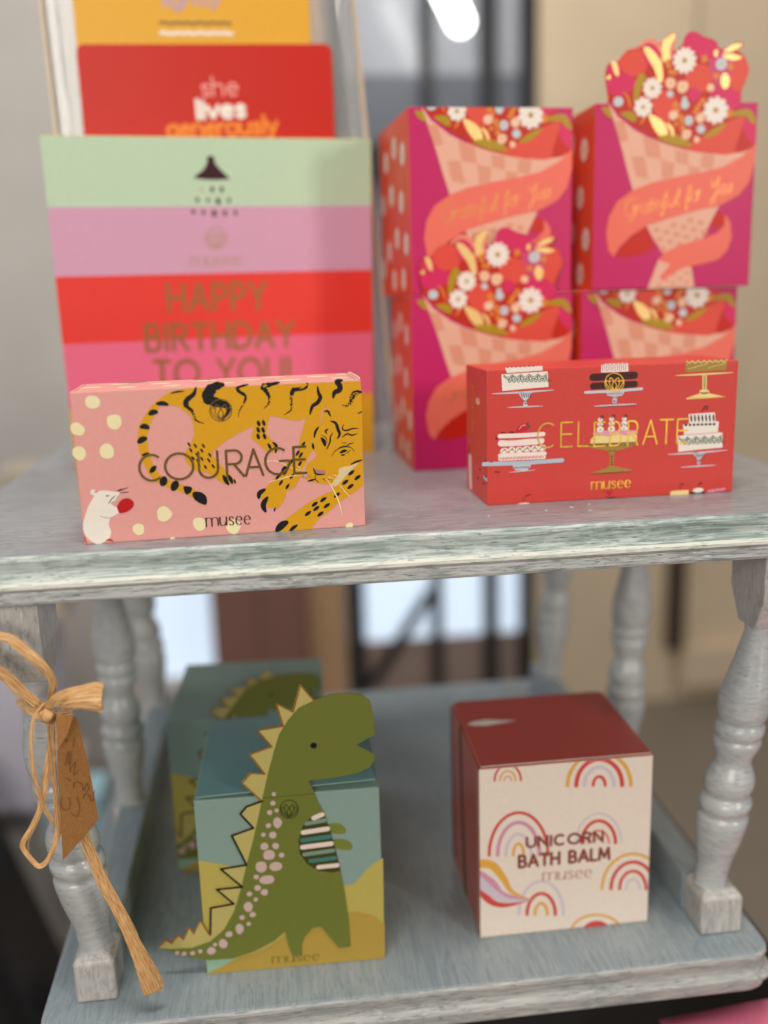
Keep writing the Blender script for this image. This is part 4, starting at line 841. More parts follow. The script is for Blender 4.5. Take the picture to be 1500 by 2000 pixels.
('e',5,'forange',(77.11,153.08),2.4,2.4,0.2,0),
('e',5,'forange',(73.28,120.94),2.11,2.11,0.2,0),
('e',5,'forange',(77.39,126.27),1.95,1.95,0.2,0),
('e',5,'forange',(61.54,115.76),2.11,2.11,0.2,0),
('e',5,'forange',(58.25,111.18),1.79,1.79,0.2,0),
('e',5,'forange',(63.39,108.74),2.12,2.12,0.2,0),
('e',5,'forange',(96.28,148.24),2.42,2.42,0.2,0),
('e',5,'forange',(86.28,142.27),2.1,2.1,0.2,0),
('e',5,'forange',(96.83,117.75),2.79,2.79,0.2,0),
('e',5,'forange',(50.74,151.93),1.43,1.43,0.2,0),
('e',5,'forange',(59.75,120.44),1.46,1.46,0.2,0),
('e',5,'forange',(74.9,124.0),1.62,1.62,0.2,0),
('e',5,'forange',(71.64,118.65),1.46,1.46,0.2,0),
('e',5,'forange',(62.45,112.64),1.63,1.63,0.2,0),
('e',5,'forange',(55.9,144.27),1.6,1.6,0.2,0),
('e',5,'fcream',(53.51,137.83),3.69,3.69,0.12,0),
('e',5,'fcream',(61.96,135.39),4.02,4.02,0.12,0),
('e',5,'fcream',(66.03,104.39),3.43,3.43,0.12,0),
('e',5,'fcream',(56.44,117.03),3.24,3.24,0.12,0),
('e',5,'fcream',(75.98,115.07),3.42,3.42,0.12,0),
('e',5,'fcream',(82.68,134.65),2.75,2.75,0.12,0),
('e',5,'fcream',(73.79,100.68),2.3,2.3,0.12,0),
('e',5,'fblue',(16.17,125.91),3.35,3.35,0.1,0),
('e',5,'fblue',(64.32,123.82),3.07,3.07,0.1,0),
('e',5,'fblue',(67.53,113.31),3.25,3.25,0.1,0),
('e',5,'fblue',(76.6,107.66),3.11,3.11,0.1,0),
('e',5,'fblue',(89.86,149.86),4.03,4.03,0.1,0),
('e',5,'fblue',(53.23,130.72),2.25,2.25,0.1,0),
('e',5,'fblue',(63.82,127.3),1.94,1.94,0.1,0),
('d',6,'cwhite','mustard',(62.85,152.14),8.78,12),
('d',6,'cwhite','mustard',(40.36,134.47),7.03,10),
('d',6,'cwhite','mustard',(34.1,122.34),6.74,8),
('d',6,'cwhite','mustard',(86.93,119.89),9.38,10),
('e',6,'forange',(53.51,137.83),0.72,0.72,0,0),
('e',6,'forange',(61.96,135.39),0.72,0.72,0,0),
('e',6,'forange',(66.03,104.39),0.73,0.73,0,0),
('e',6,'forange',(67.53,113.31),0.73,0.73,0,0),
('e',6,'forange',(89.86,149.86),0.73,0.73,0,0),
('p',7,'ribbon',0,[(117.73,97.76),(117.51,84.68),(114.1,71.6),(107.19,63.29),(95.07,57.03),(74.73,52.96),(54.51,47.96),(39.42,43.75),(27.42,36.6),(19.45,29.29),(15.28,22.58),(11.43,26.74),(9.36,39.16),(11.3,50.4),(17.2,60.51),(28.09,67.63),(41.02,72.37),(59.01,76.03),(79.14,79.19),(94.28,82.51),(108.32,89.61)]),
('t', 8, 'foilrib', 0.68, 'Grateful', (22.28, 49.08), (62.44, 57.15), 6.03, 'script'),
('t', 8, 'foilrib', 0.69, 'for', (67.48, 58.4), (78.6, 60.88), 6.08, 'script'),
('t', 8, 'foilrib', 0.69, 'You', (85.72, 61.6), (100.96, 65.38), 6.11, 'script')],
'dinofront':[('p',1,'sand',0,[(0.2,80.55),(16.23,75.87),(33.92,70.89),(70.54,57.88),(89.75,54.6),(95.19,55.51),(102.07,63.21),(107.75,68.65),(114.09,71.87),(113.22,24.9),(113.11,0.11),(0.11,-0.01)]),
('p',2,'sand2',0,[(0.11,-0.01),(8.92,5.63),(20.89,10.35),(36.0,13.57),(58.21,28.05),(80.13,35.43),(96.37,35.86),(107.02,31.79),(113.66,24.86),(113.11,0.11)]),
('p',2,'dmint',0,[(-0.06,11.35),(19.27,9.92),(11.05,5.65),(0.58,0.78)]),
('p',2,'darm',1,[(80.16,97.93),(87.67,98.08),(91.53,93.71),(89.66,90.79),(81.48,92.49)]),
('p',2,'darm',1,[(83.36,87.34),(91.38,86.6),(95.25,82.21),(93.16,79.31),(84.13,81.57)]),
('t', 3, 'dtext', 0.79, 'musee', (41.33, 3.66), (71.09, 2.94), 4.53, 'serif')],
'dinocut':[('flap',0,'x',0,[(-28.01,22.58),(-27.92,23.99),(-23.48,28.04),(-20.49,25.36),(-15.96,30.82),(-13.0,27.56),(-8.8,36.02),(-6.47,31.04),(-1.72,40.05),(3.42,28.85),(5.07,47.66),(19.42,49.2),(9.51,60.23),(25.37,60.47),(12.96,74.06),(28.88,75.5),(21.11,96.23),(34.53,100.29),(27.19,110.33),(31.14,114.9),(40.81,117.91),(29.43,130.93),(35.05,137.09),(43.4,135.8),(35.22,149.3),(48.61,153.42),(40.81,164.51),(56.17,166.17),(52.77,180.92),(62.46,174.95),(67.6,191.92),(75.47,180.89),(85.72,184.16),(96.36,184.27),(104.81,182.69),(109.4,178.25),(111.07,168.78),(111.51,155.87),(106.59,153.93),(99.98,150.37),(105.17,147.01),(110.88,143.01),(110.7,139.5),(107.8,135.04),(100.1,131.57),(90.38,130.04),(80.73,129.34),(70.06,129.08),(72.85,121.56),(75.6,113.09),(78.49,106.94),(82.01,92.44),(84.55,79.16),(87.09,65.83),(89.39,47.69),(90.76,31.97),(91.34,11.45),(84.27,10.97),(79.26,18.71),(73.25,27.73),(67.83,27.08),(62.7,21.6),(60.24,15.86),(60.36,8.03),(54.44,8.05),(52.23,16.68),(50.62,26.43),(42.78,20.05),(30.69,14.12),(16.62,10.2),(1.8,10.56),(-8.6,13.43),(-18.84,18.07)]),
('p',1,'dgreen',0,[(-28.01,22.58),(-21.82,20.99),(-8.17,20.53),(3.66,24.07),(12.56,31.48),(19.64,43.84),(24.74,58.75),(28.78,73.74),(34.0,90.93),(38.02,105.85),(42.09,121.89),(46.1,136.74),(49.96,149.24),(53.75,160.56),(59.52,169.38),(66.27,176.97),(75.47,180.89),(85.72,184.16),(96.36,184.27),(104.81,182.69),(109.4,178.25),(111.07,168.78),(111.51,155.87),(106.59,153.93),(99.98,150.37),(105.17,147.01),(110.88,143.01),(110.7,139.5),(107.8,135.04),(100.1,131.57),(90.38,130.04),(80.73,129.34),(70.06,129.08),(72.85,121.56),(75.6,113.09),(78.49,106.94),(82.01,92.44),(84.55,79.16),(87.09,65.83),(89.39,47.69),(90.76,31.97),(91.34,11.45),(84.27,10.97),(79.26,18.71),(73.25,27.73),(67.83,27.08),(62.7,21.6),(60.24,15.86),(60.36,8.03),(54.44,8.05),(52.23,16.68),(50.62,26.43),(42.78,20.05),(30.69,14.12),(16.62,10.2),(1.8,10.56),(-8.6,13.43),(-18.84,18.07)]),
('s',2,'dbrown',1.0,0,[(41.32,117.51),(29.94,130.54)]),
('s',2,'dbrown',1.0,0,[(29.94,130.54),(35.55,136.7)]),
('s',2,'dbrown',1.0,0,[(35.55,136.7),(43.91,135.41)]),
('s',2,'dbrown',1.0,0,[(43.91,135.41),(35.72,148.91)]),
('s',2,'dbrown',0.99,0,[(35.72,148.91),(49.12,153.03)]),
('s',2,'dbrown',1.0,0,[(49.12,153.03),(41.32,164.12)]),
('s',2,'dbrown',0.99,0,[(41.32,164.12),(56.68,165.78)]),
('s',2,'dbrown',1.0,0,[(56.68,165.78),(53.28,180.54)]),
('s',2,'dbrown',0.99,0,[(53.28,180.54),(62.97,174.56)]),
('s',2,'dbrown',1.0,0,[(62.97,174.56),(68.11,191.53)]),
('s',2,'dbrown',0.99,0,[(68.11,191.53),(75.98,180.5)]),
('s',2,'ink2',1.23,0,[(3.93,28.56),(5.58,47.37)]),
('s',2,'ink2',1.23,0,[(5.58,47.37),(19.94,48.91)]),
('s',2,'ink2',1.23,0,[(19.94,48.91),(10.02,59.95)]),
('s',2,'ink2',1.23,0,[(10.02,59.95),(25.89,60.18)]),
('s',2,'ink2',1.23,0,[(25.89,60.18),(13.47,73.77)]),
('s',2,'ink2',1.22,0,[(13.47,73.77),(29.4,75.21)]),
('s',2,'ink2',1.23,0,[(29.4,75.21),(21.62,95.94)]),
('s',2,'ink2',1.22,0,[(21.62,95.94),(35.04,100.01)]),
('s',2,'ink2',1.22,0,[(35.04,100.01),(27.7,110.05)]),
('s',2,'ink2',1.22,0,[(27.7,110.05),(31.65,114.62)]),
('s',2,'ink2',1.22,0,[(31.65,114.62),(41.33,117.63)]),
('s',2,'dbrown',1.0,0,[(-27.74,23.5),(-23.3,27.54)]),
('s',2,'dbrown',1.0,0,[(-23.3,27.54),(-20.31,24.87)]),
('s',2,'dbrown',1.0,0,[(-20.31,24.87),(-15.78,30.33)]),
('s',2,'dbrown',1.0,0,[(-15.78,30.33),(-12.82,27.06)]),
('s',2,'dbrown',1.0,0,[(-12.82,27.06),(-8.62,35.53)]),
('s',2,'dbrown',1.0,0,[(-8.62,35.53),(-6.29,30.55)]),
('s',2,'dbrown',1.01,0,[(-6.29,30.55),(-1.53,39.55)]),
('s',2,'dbrown',1.0,0,[(-1.53,39.55),(3.6,28.35)]),
('p',2,'dolive',0,[(78.19,107.44),(71.46,105.44),(65.02,98.71),(62.07,89.53),(62.31,80.04),(66.81,72.27),(73.19,67.39),(81.68,65.27),(87.1,66.07),(84.61,80.34),(81.6,94.84)]),
('s',3,'bwhite',3.14,0,[(72.12,103.73),(77.35,105.62)]),
('s',3,'bgrey',2.69,0,[(67.45,100.26),(78.85,101.59)]),
('s',3,'bwhite',3.14,0,[(65.22,94.44),(80.25,95.68)]),
('s',3,'bteal',2.92,0,[(64.5,89.07),(81.04,90.16)]),
('s',3,'bwhite',3.15,0,[(64.25,84.36),(82.07,85.32)]),
('s',3,'bgrey',2.7,0,[(65.26,79.3),(82.9,80.5)]),
('s',3,'bteal',2.7,0,[(68.85,74.45),(83.7,75.2)]),
('s',3,'bwhite',2.93,0,[(73.53,69.74),(85.15,70.06)]),
('e',3,'dpink',(48.64,121.67),1.34,1.34,0.08,0),
('e',3,'dpink',(47.78,115.77),1.67,1.67,0.08,0),
('e',3,'dpink',(45.43,109.64),1.67,1.67,0.08,0),
('e',3,'dpink',(49.72,110.67),1.34,1.34,0.08,0),
('e',3,'dpink',(49.8,102.44),2.68,3.57,0.08,0),
('e',3,'dpink',(44.09,100.95),1.67,1.67,0.08,0),
('e',3,'dpink',(40.79,95.02),1.45,1.45,0.08,0),
('e',3,'dpink',(46.58,94.25),2.23,2.23,0.08,0),
('e',3,'dpink',(40.88,87.12),2.46,2.46,0.08,0),
('e',3,'dpink',(47.86,86.71),2.13,2.13,0.08,0),
('e',3,'dpink',(43.3,80.99),3.58,3.58,0.08,0),
('e',3,'dpink',(51.12,80.14),1.68,1.68,0.08,0),
('e',3,'dpink',(38.08,73.21),3.36,3.92,0.08,0),
('e',3,'dpink',(47.09,72.83),3.93,3.14,0.08,0),
('e',3,'dpink',(41.18,64.04),4.49,3.14,0.08,0),
('e',3,'dpink',(34.73,66.43),1.68,1.68,0.08,0),
('e',3,'dpink',(35.15,58.93),2.13,2.13,0.08,0),
('e',3,'dpink',(39.2,55.33),2.25,2.25,0.08,0),
('e',3,'dpink',(29.83,55.06),1.68,1.68,0.08,0),
('e',3,'dpink',(33.52,50.78),1.46,1.46,0.08,0),
('e',3,'dpink',(28.58,46.16),2.69,3.59,0.08,0),
('e',3,'dpink',(31.12,40.32),1.91,1.91,0.08,0),
('e',3,'dpink',(24.35,38.98),1.68,1.68,0.08,0),
('e',3,'dpink',(28.1,34.08),1.46,1.46,0.08,0),
('e',3,'dpink',(22.3,31.09),2.47,3.6,0.08,0),
('e',3,'dpink',(15.54,27.97),2.13,2.13,0.08,0),
('e',3,'dpink',(11.45,21.48),2.7,3.37,0.08,0),
('e',3,'dpink',(6.36,21.41),1.35,1.35,0.08,0),
('e',3,'dpink',(3.78,17.15),2.69,2.69,0.08,0),
('e',3,'dpink',(-3.07,17.62),1.46,1.46,0.08,0),
('e',3,'dpink',(-7.87,16.69),1.57,1.57,0.08,0),
('e',3,'dpink',(-13.13,16.88),1.57,1.57,0.08,0),
('e',3,'dpink',(-17.28,17.91),1.34,1.34,0.08,0),
('e',3,'ink',(74.25,151.9),2.0,2.0,0,0),
('s',3,'dolive',0.67,0,[(62.88,110.44),(62.67,109.1),(62.19,107.85),(61.48,106.75),(60.55,105.87),(59.47,105.23),(58.28,104.89),(57.05,104.85),(55.83,105.11),(54.69,105.66),(53.69,106.48),(52.87,107.52),(52.28,108.73),(51.95,110.05),(51.89,111.42),(52.1,112.76),(52.57,114.01),(53.29,115.1),(54.21,115.99),(55.3,116.62),(56.48,116.97),(57.71,117.01),(58.93,116.75),(60.06,116.2),(61.07,115.38),(61.89,114.34),(62.48,113.13),(62.82,111.81),(62.88,110.44)]),
('s',3,'dolive',0.67,0,[(57.43,111.84),(55.24,114.18),(54.56,109.96),(57.1,105.76)]),
('s',3,'dolive',0.67,0,[(54.88,111.76),(52.39,112.59),(53.66,108.51),(56.81,105.6)]),
('s',3,'dolive',0.67,0,[(57.43,111.84),(56.07,109.21),(57.1,105.76)]),
('s',3,'dolive',0.67,0,[(57.43,111.84),(59.86,113.77),(60.06,109.47),(57.1,105.76)]),
('s',3,'dolive',0.67,0,[(59.94,111.32),(62.51,111.7),(60.81,107.88),(57.36,105.55)]),
('s',3,'dolive',0.67,0,[(57.43,111.84),(58.49,109.0),(57.1,105.76)]),
('s',3,'dolive',0.33,0,[(42.49,119.52),(57.87,119.93),(73.84,120.07)])],
'rainbow':[('s',1,'ured',1.41,0,[(10.2,113.03),(10.43,115.46),(11.08,117.73),(12.11,119.73),(13.47,121.37),(15.09,122.54),(16.89,123.21),(18.78,123.34),(20.68,122.92),(22.47,121.96),(24.08,120.52),(25.43,118.67),(26.44,116.5),(27.06,114.11),(27.26,111.63)]),
('s',1,'uyel',1.21,0,[(13.68,112.74),(13.81,114.18),(14.2,115.53),(14.8,116.71),(15.61,117.67),(16.57,118.37),(17.63,118.77),(18.75,118.84),(19.87,118.59),(20.93,118.02),(21.89,117.17),(22.68,116.07),(23.27,114.79),(23.64,113.38),(23.76,111.92)]),
('s',1,'upink',1.01,0,[(16.38,112.52),(16.45,113.17),(16.62,113.78),(16.9,114.31),(17.28,114.75),(17.72,115.06),(18.21,115.24),(18.73,115.27),(19.25,115.16),(19.74,114.9),(20.18,114.51),(20.54,114.02),(20.82,113.44),(20.98,112.8),(21.04,112.14)]),
('s',1,'uyel',2.48,0,[(57.97,105.17),(58.47,110.23),(59.98,114.94),(62.44,119.07),(65.71,122.42),(69.65,124.82),(74.05,126.17),(78.71,126.38),(83.39,125.45),(87.87,123.42),(91.91,120.38),(95.33,116.47),(97.93,111.9),(99.59,106.88),(100.22,101.66)]),
('s',1,'ured',2.9,0,[(63.74,104.69),(64.09,108.75),(65.19,112.54),(66.96,115.86),(69.34,118.57),(72.19,120.52),(75.38,121.62),(78.76,121.82),(82.15,121.09),(85.39,119.49),(88.32,117.07),(90.79,113.96),(92.67,110.32),(93.87,106.31),(94.32,102.15)]),
('s',1,'ulav',2.28,0,[(69.13,104.25),(69.36,107.08),(70.06,109.74),(71.2,112.07),(72.73,113.97),(74.58,115.35),(76.64,116.13),(78.82,116.28),(81.01,115.78),(83.1,114.67),(84.99,112.99),(86.58,110.83),(87.79,108.29),(88.56,105.5),(88.85,102.61)]),
('s',1,'ured',2.08,0,[(74.94,103.76),(75.03,105.14),(75.31,106.43),(75.78,107.57),(76.41,108.5),(77.16,109.18),(78.0,109.57),(78.89,109.65),(79.79,109.42),(80.64,108.89),(81.42,108.09),(82.06,107.05),(82.56,105.83),(82.87,104.49),(82.99,103.09)]),
('s',1,'ured',2.06,0,[(6.29,60.41),(6.84,67.16),(8.33,73.45),(10.68,78.99),(13.78,83.5),(17.47,86.78),(21.58,88.64),(25.89,89.02),(30.22,87.88),(34.33,85.27),(38.03,81.31),(41.14,76.19),(43.49,70.16),(44.95,63.51),(45.45,56.59)]),
('s',1,'umauve',2.48,0,[(11.97,59.86),(12.35,65.07),(13.41,69.94),(15.08,74.23),(17.27,77.74),(19.89,80.29),(22.8,81.75),(25.86,82.06),(28.92,81.2),(31.83,79.2),(34.45,76.16),(36.64,72.22),(38.29,67.59),(39.31,62.48),(39.66,57.15)]),
('s',1,'ulav',2.07,0,[(17.37,59.33),(17.6,62.69),(18.24,65.83),(19.26,68.6),(20.59,70.87),(22.19,72.52),(23.96,73.47),(25.82,73.67),(27.69,73.12),(29.46,71.84),(31.04,69.88),(32.37,67.36),(33.36,64.38),(33.98,61.1),(34.18,57.69)]),
('s',1,'uyel',1.87,0,[(22.3,58.85),(22.39,60.72),(22.66,62.49),(23.08,64.05),(23.63,65.34),(24.29,66.28),(25.03,66.84),(25.79,66.97),(26.56,66.69),(27.29,65.99),(27.94,64.92),(28.48,63.53),(28.89,61.89),(29.14,60.07),(29.22,58.17)]),
('s',1,'ulav',1.27,0,[(64.21,63.54),(64.56,68.25),(65.65,72.64),(67.42,76.51),(69.78,79.65),(72.63,81.92),(75.81,83.2),(79.18,83.43),(82.57,82.6),(85.81,80.74),(88.74,77.94),(91.21,74.34),(93.09,70.11),(94.3,65.46),(94.76,60.63)]),
('s',1,'ured',2.33,0,[(68.05,63.17),(68.31,66.71),(69.12,70.0),(70.44,72.9),(72.21,75.26),(74.34,76.96),(76.72,77.92),(79.24,78.09),(81.77,77.46),(84.19,76.06),(86.38,73.96),(88.22,71.26),(89.63,68.09),(90.52,64.62),(90.86,61.0)]),
('s',1,'usal',1.48,0,[(72.51,62.75),(72.66,64.73),(73.15,66.59),(73.96,68.21),(75.04,69.54),(76.33,70.48),(77.79,71.01),(79.32,71.1),(80.86,70.73),(82.33,69.93),(83.65,68.73),(84.77,67.2),(85.62,65.42),(86.16,63.46),(86.36,61.43)]),
('s',1,'uyel',1.06,0,[(76.37,62.38),(76.43,63.11),(76.65,63.78),(77.01,64.37),(77.49,64.85),(78.06,65.19),(78.7,65.37),(79.38,65.39),(80.06,65.24),(80.71,64.94),(81.29,64.49),(81.78,63.92),(82.16,63.26),(82.39,62.54),(82.48,61.8)]),
('s',1,'uyel',1.94,0,[(82.36,27.91),(82.82,33.64),(84.32,38.97),(86.76,43.63),(90.05,47.39),(94.0,50.07),(98.44,51.54),(103.14,51.73),(107.88,50.62),(112.42,48.26),(116.54,44.76),(120.03,40.29),(122.71,35.07),(124.44,29.35),(125.12,23.42)]),
('s',1,'ured',2.38,0,[(88.56,27.26),(88.87,31.67),(89.92,35.78),(91.65,39.38),(93.97,42.29),(96.77,44.38),(99.92,45.53),(103.25,45.7),(106.61,44.87),(109.82,43.08),(112.74,40.41),(115.2,36.99),(117.09,33.0),(118.31,28.62),(118.79,24.08)]),
('s',1,'ured',2.17,0,[(94.46,26.64),(94.64,29.57),(95.27,32.31),(96.32,34.71),(97.73,36.66),(99.43,38.07),(101.34,38.85),(103.37,38.98),(105.41,38.44),(107.37,37.26),(109.14,35.5),(110.63,33.25),(111.78,30.6),(112.52,27.71),(112.81,24.71)]),
('s',1,'ulav',1.74,0,[(98.92,26.17),(99.01,27.79),(99.33,29.3),(99.87,30.64),(100.59,31.72),(101.46,32.5),(102.44,32.94),(103.48,33.02),(104.52,32.72),(105.52,32.08),(106.43,31.11),(107.19,29.88),(107.78,28.42),(108.16,26.83),(108.31,25.18)]),
('s',1,'ulav',1.91,0,[(26.06,14.95),(26.46,20.41),(27.59,25.5),(29.39,29.97),(31.78,33.61),(34.63,36.24),(37.81,37.72),(41.15,37.99),(44.51,37.03),(47.7,34.88),(50.58,31.64),(53.0,27.47),(54.83,22.58),(55.98,17.19),(56.38,11.6)]),
('s',1,'ured',2.34,0,[(31.58,14.34),(31.83,17.79),(32.54,21.01),(33.68,23.84),(35.2,26.14),(37.01,27.8),(39.03,28.74),(41.15,28.9),(43.28,28.29),(45.31,26.92),(47.13,24.87),(48.66,22.23),(49.81,19.14),(50.53,15.74),(50.78,12.21)]),
('s',1,'uyel',2.13,0,[(36.91,13.75),(37.02,15.6),(37.34,17.34),(37.84,18.87),(38.51,20.13),(39.32,21.04),(40.21,21.56),(41.15,21.67),(42.1,21.36),(42.99,20.64),(43.8,19.55),(44.47,18.15),(44.98,16.5),(45.29,14.69),(45.4,12.81)]),
('s',1,'uyel',1.74,0,[(61.77,-2.59),(62.19,0.35),(63.45,3.03),(65.48,5.34),(68.2,7.15),(71.47,8.38),(75.12,8.96),(78.97,8.87),(82.84,8.11),(86.54,6.7),(89.87,4.73),(92.68,2.29),(94.8,-0.51),(96.15,-3.51),(96.64,-6.58)]),
('s',1,'ured',1.53,0,[(69.8,-3.51),(70.02,-1.76),(70.69,-0.15),(71.79,1.23),(73.25,2.33),(75.0,3.08),(76.96,3.45),(79.03,3.41),(81.11,2.98),(83.09,2.17),(84.87,1.02),(86.37,-0.42),(87.5,-2.06),(88.22,-3.83),(88.48,-5.65)]),
('s',1,'ured',6.55,0,[(72.9,-3.86),(73.05,-2.61),(73.49,-1.46),(74.22,-0.46),(75.2,0.33),(76.37,0.87),(77.67,1.15),(79.05,1.13),(80.44,0.84),(81.76,0.26),(82.95,-0.55),(83.95,-1.57),(84.7,-2.73),(85.18,-4.0),(85.35,-5.29)]),
('s',2,'uyel',6.18,3,[(-2.28,55.09),(7.98,53.2),(15.77,42.59),(21.65,32.07),(34.62,24.93)]),
('s',2,'ured',5.4,3,[(-1.01,38.85),(6.74,27.04),(17.61,22.77),(34.62,24.93)]),
('s',2,'umauve',6.42,3,[(-1.39,47.62),(7.85,40.12),(15.68,30.5),(34.62,24.93)]),
('s',2,'ulav',6.84,3,[(-1.45,43.26),(7.79,33.54),(18.63,26.32),(34.62,24.71)]),
('t', 3, 'utext', 1.77, 'UNICORN', (31.22, 63.74), (81.95, 63.28), 6.87, ''),
('t', 3, 'utext', 1.99, 'BATH BALM', (26.21, 49.74), (86.71, 49.78), 8.15, ''),
('t', 3, 'utext2', 0.85, 'musee', (42.16, 38.22), (75.09, 37.39), 5.71, 'serif')],
'redcard':[('t', 1, 'cpinkw', 1.89, 'she', (91.03, 31.42), (118.8, 32.36), 8.32, 'low'),
('t', 1, 'cwhite', 3.4, 'lives', (86.53, 15.7), (122.99, 16.7), 7.94, 'low'),
('t', 1, 'corange', 3.04, 'generously', (63.26, 2.25), (147.07, 4.43), 7.98, 'low')],
'yellowcard':[('t', 1, 'clav', 2.26, 'lightly', (66.29, 25.5), (108.71, 26.25), 5.65, 'low'),
('s',1,'cink',1.88,0,[(62.88,13.88),(65.91,14.25)]),
('s',1,'cink',1.88,0,[(67.42,13.5),(70.45,13.5)]),
('s',1,'cink',1.88,0,[(71.97,13.12),(75.0,14.25)]),
('s',1,'cink',1.88,0,[(76.52,13.88),(79.55,13.5)]),
('s',1,'cink',1.88,0,[(81.06,13.5),(84.09,14.25)]),
('s',1,'cink',1.88,0,[(85.61,13.12),(88.64,13.5)]),
('s',1,'cink',1.88,0,[(90.15,13.88),(93.18,14.25)]),
('s',1,'cink',1.88,0,[(94.7,13.5),(97.73,13.5)]),
('s',1,'cink',1.88,0,[(99.24,13.12),(102.27,14.25)]),
('s',1,'cink',1.88,0,[(103.79,13.88),(106.82,13.5)]),
('s',1,'cink',1.88,0,[(108.33,13.5),(111.36,14.25)]),
('s',1,'cink',1.88,0,[(112.88,13.12),(115.91,13.5)]),
('s',1,'cwhite',2.64,0,[(62.88,6.75),(66.29,7.12)]),
('s',1,'cwhite',2.64,0,[(67.42,6.38),(70.83,6.38)]),
('s',1,'cwhite',2.64,0,[(71.97,6.0),(75.38,7.12)]),
('s',1,'cwhite',2.64,0,[(76.52,6.75),(79.92,6.38)]),
('s',1,'cwhite',2.64,0,[(81.06,6.38),(84.47,7.12)]),
('s',1,'cwhite',2.64,0,[(85.61,6.0),(89.02,6.38)]),
('s',1,'cwhite',2.64,0,[(90.15,6.75),(93.56,7.12)]),
('s',1,'cwhite',2.64,0,[(94.7,6.38),(98.11,6.38)]),
('s',1,'cwhite',2.64,0,[(99.24,6.0),(102.65,7.12)]),
('s',1,'cwhite',2.64,0,[(103.79,6.75),(107.2,6.38)]),
('s',1,'cwhite',2.64,0,[(108.33,6.38),(111.74,7.12)]),
('s',1,'cwhite',2.64,0,[(112.88,6.0),(116.29,6.38)])],
}
RAFFIA=[('strand', [(-0.2198, -0.004, -0.038, 0.004), (-0.2106, -0.0044, -0.0371, 0.0043), (-0.2045, -0.0049, -0.0405, 0.0047), (-0.1982, -0.0053, -0.0429, 0.0048), (-0.1911, -0.0058, -0.0497, 0.0048), (-0.1849, -0.0049, -0.0569, 0.0047), (-0.1813, -0.0027, -0.0645, 0.0043), (-0.1807, -0.0004, -0.0717, 0.004), (-0.1827, 0.0018, -0.0791, 0.0036), (-0.1842, 0.004, -0.0858, 0.0031)]), ('strand', [(-0.2206, -0.006, -0.0498, 0.0047), (-0.2127, -0.0043, -0.0546, 0.005), (-0.2073, -0.0026, -0.0604, 0.0053), (-0.202, -0.0009, -0.0669, 0.0055), (-0.1967, 0.0009, -0.0753, 0.0057), (-0.1907, 0.0026, -0.0832, 0.0056), (-0.1858, 0.0043, -0.0911, 0.0049), (-0.1843, 0.006, -0.0957, 0.0042)]), ('strand', [(-0.2075, 0.03, -0.0915, 0.0044), (-0.2015, 0.0192, -0.0919, 0.0043), (-0.193, 0.0112, -0.0932, 0.0041), (-0.1859, 0.0088, -0.0957, 0.0037), (-0.1813, 0.0108, -0.0936, 0.0038), (-0.1761, 0.015, -0.0952, 0.0043)]), ('bow_loop', [(-0.1872, 0.0, -0.0846, 0.0028), (-0.183, -0.004, -0.0813, 0.0041), (-0.1772, -0.008, -0.0775, 0.0074), (-0.1696, -0.012, -0.0753, 0.0114), (-0.1629, -0.0127, -0.0748, 0.0134), (-0.1569, -0.0133, -0.0747, 0.0144), (-0.1525, -0.014, -0.0748, 0.0128)]), ('strand', [(-0.1854, -0.002, -0.0809, 0.0014), (-0.1905, -0.004, -0.0862, 0.0015), (-0.1925, -0.006, -0.0925, 0.0016), (-0.1932, -0.008, -0.1003, 0.0017), (-0.1932, -0.01, -0.1126, 0.0018), (-0.1927, -0.0085, -0.1262, 0.0019), (-0.1915, -0.007, -0.137, 0.0019), (-0.1881, -0.0055, -0.1466, 0.0018), (-0.1853, -0.004, -0.1524, 0.0017)]), ('loop', [(-0.1838, 0.0, -0.093, 0.0035), (-0.1844, -0.0015, -0.1027, 0.0039), (-0.1872, -0.003, -0.1168, 0.0039), (-0.1907, -0.0045, -0.1308, 0.0035), (-0.1935, -0.006, -0.1412, 0.0032), (-0.199, -0.0075, -0.1513, 0.003), (-0.2035, -0.008, -0.1582, 0.0028), (-0.2035, -0.008, -0.1629, 0.0028), (-0.2001, -0.008, -0.1695, 0.0027), (-0.1963, -0.008, -0.1736, 0.0026), (-0.1913, -0.008, -0.1696, 0.0028), (-0.187, -0.0076, -0.1602, 0.0032), (-0.1845, -0.0065, -0.1518, 0.0033), (-0.1846, -0.0054, -0.1386, 0.0028), (-0.1842, -0.0042, -0.124, 0.0025), (-0.1838, -0.0031, -0.1095, 0.0023), (-0.1829, -0.002, -0.0937, 0.0021)]), ('tail', [(-0.1811, 0.004, -0.1199, 0.0046), (-0.178, 0.0046, -0.1446, 0.0049), (-0.1743, 0.0051, -0.1648, 0.0056), (-0.1678, 0.0057, -0.1923, 0.0061), (-0.1605, 0.0069, -0.2142, 0.0067), (-0.1534, 0.0086, -0.2398, 0.0082), (-0.1481, 0.0103, -0.2602, 0.0108), (-0.1452, 0.012, -0.2749, 0.0125)])]
TAG=[(-0.179, -0.0131, -0.1039), (-0.1706, -0.008, -0.087), (-0.1687, -0.0064, -0.0888), (-0.1661, -0.0025, -0.1174), (-0.1645, 0.0011, -0.1537), (-0.1734, -0.0047, -0.1618), (-0.1828, -0.011, -0.1692), (-0.1812, -0.0121, -0.1389)]
FOLD=[(-0.1775, -0.0145, -0.0854), (-0.1732, -0.0145, -0.0834), (-0.1686, -0.0145, -0.0845), (-0.1731, -0.0145, -0.0953), (-0.1785, -0.0145, -0.1032)]
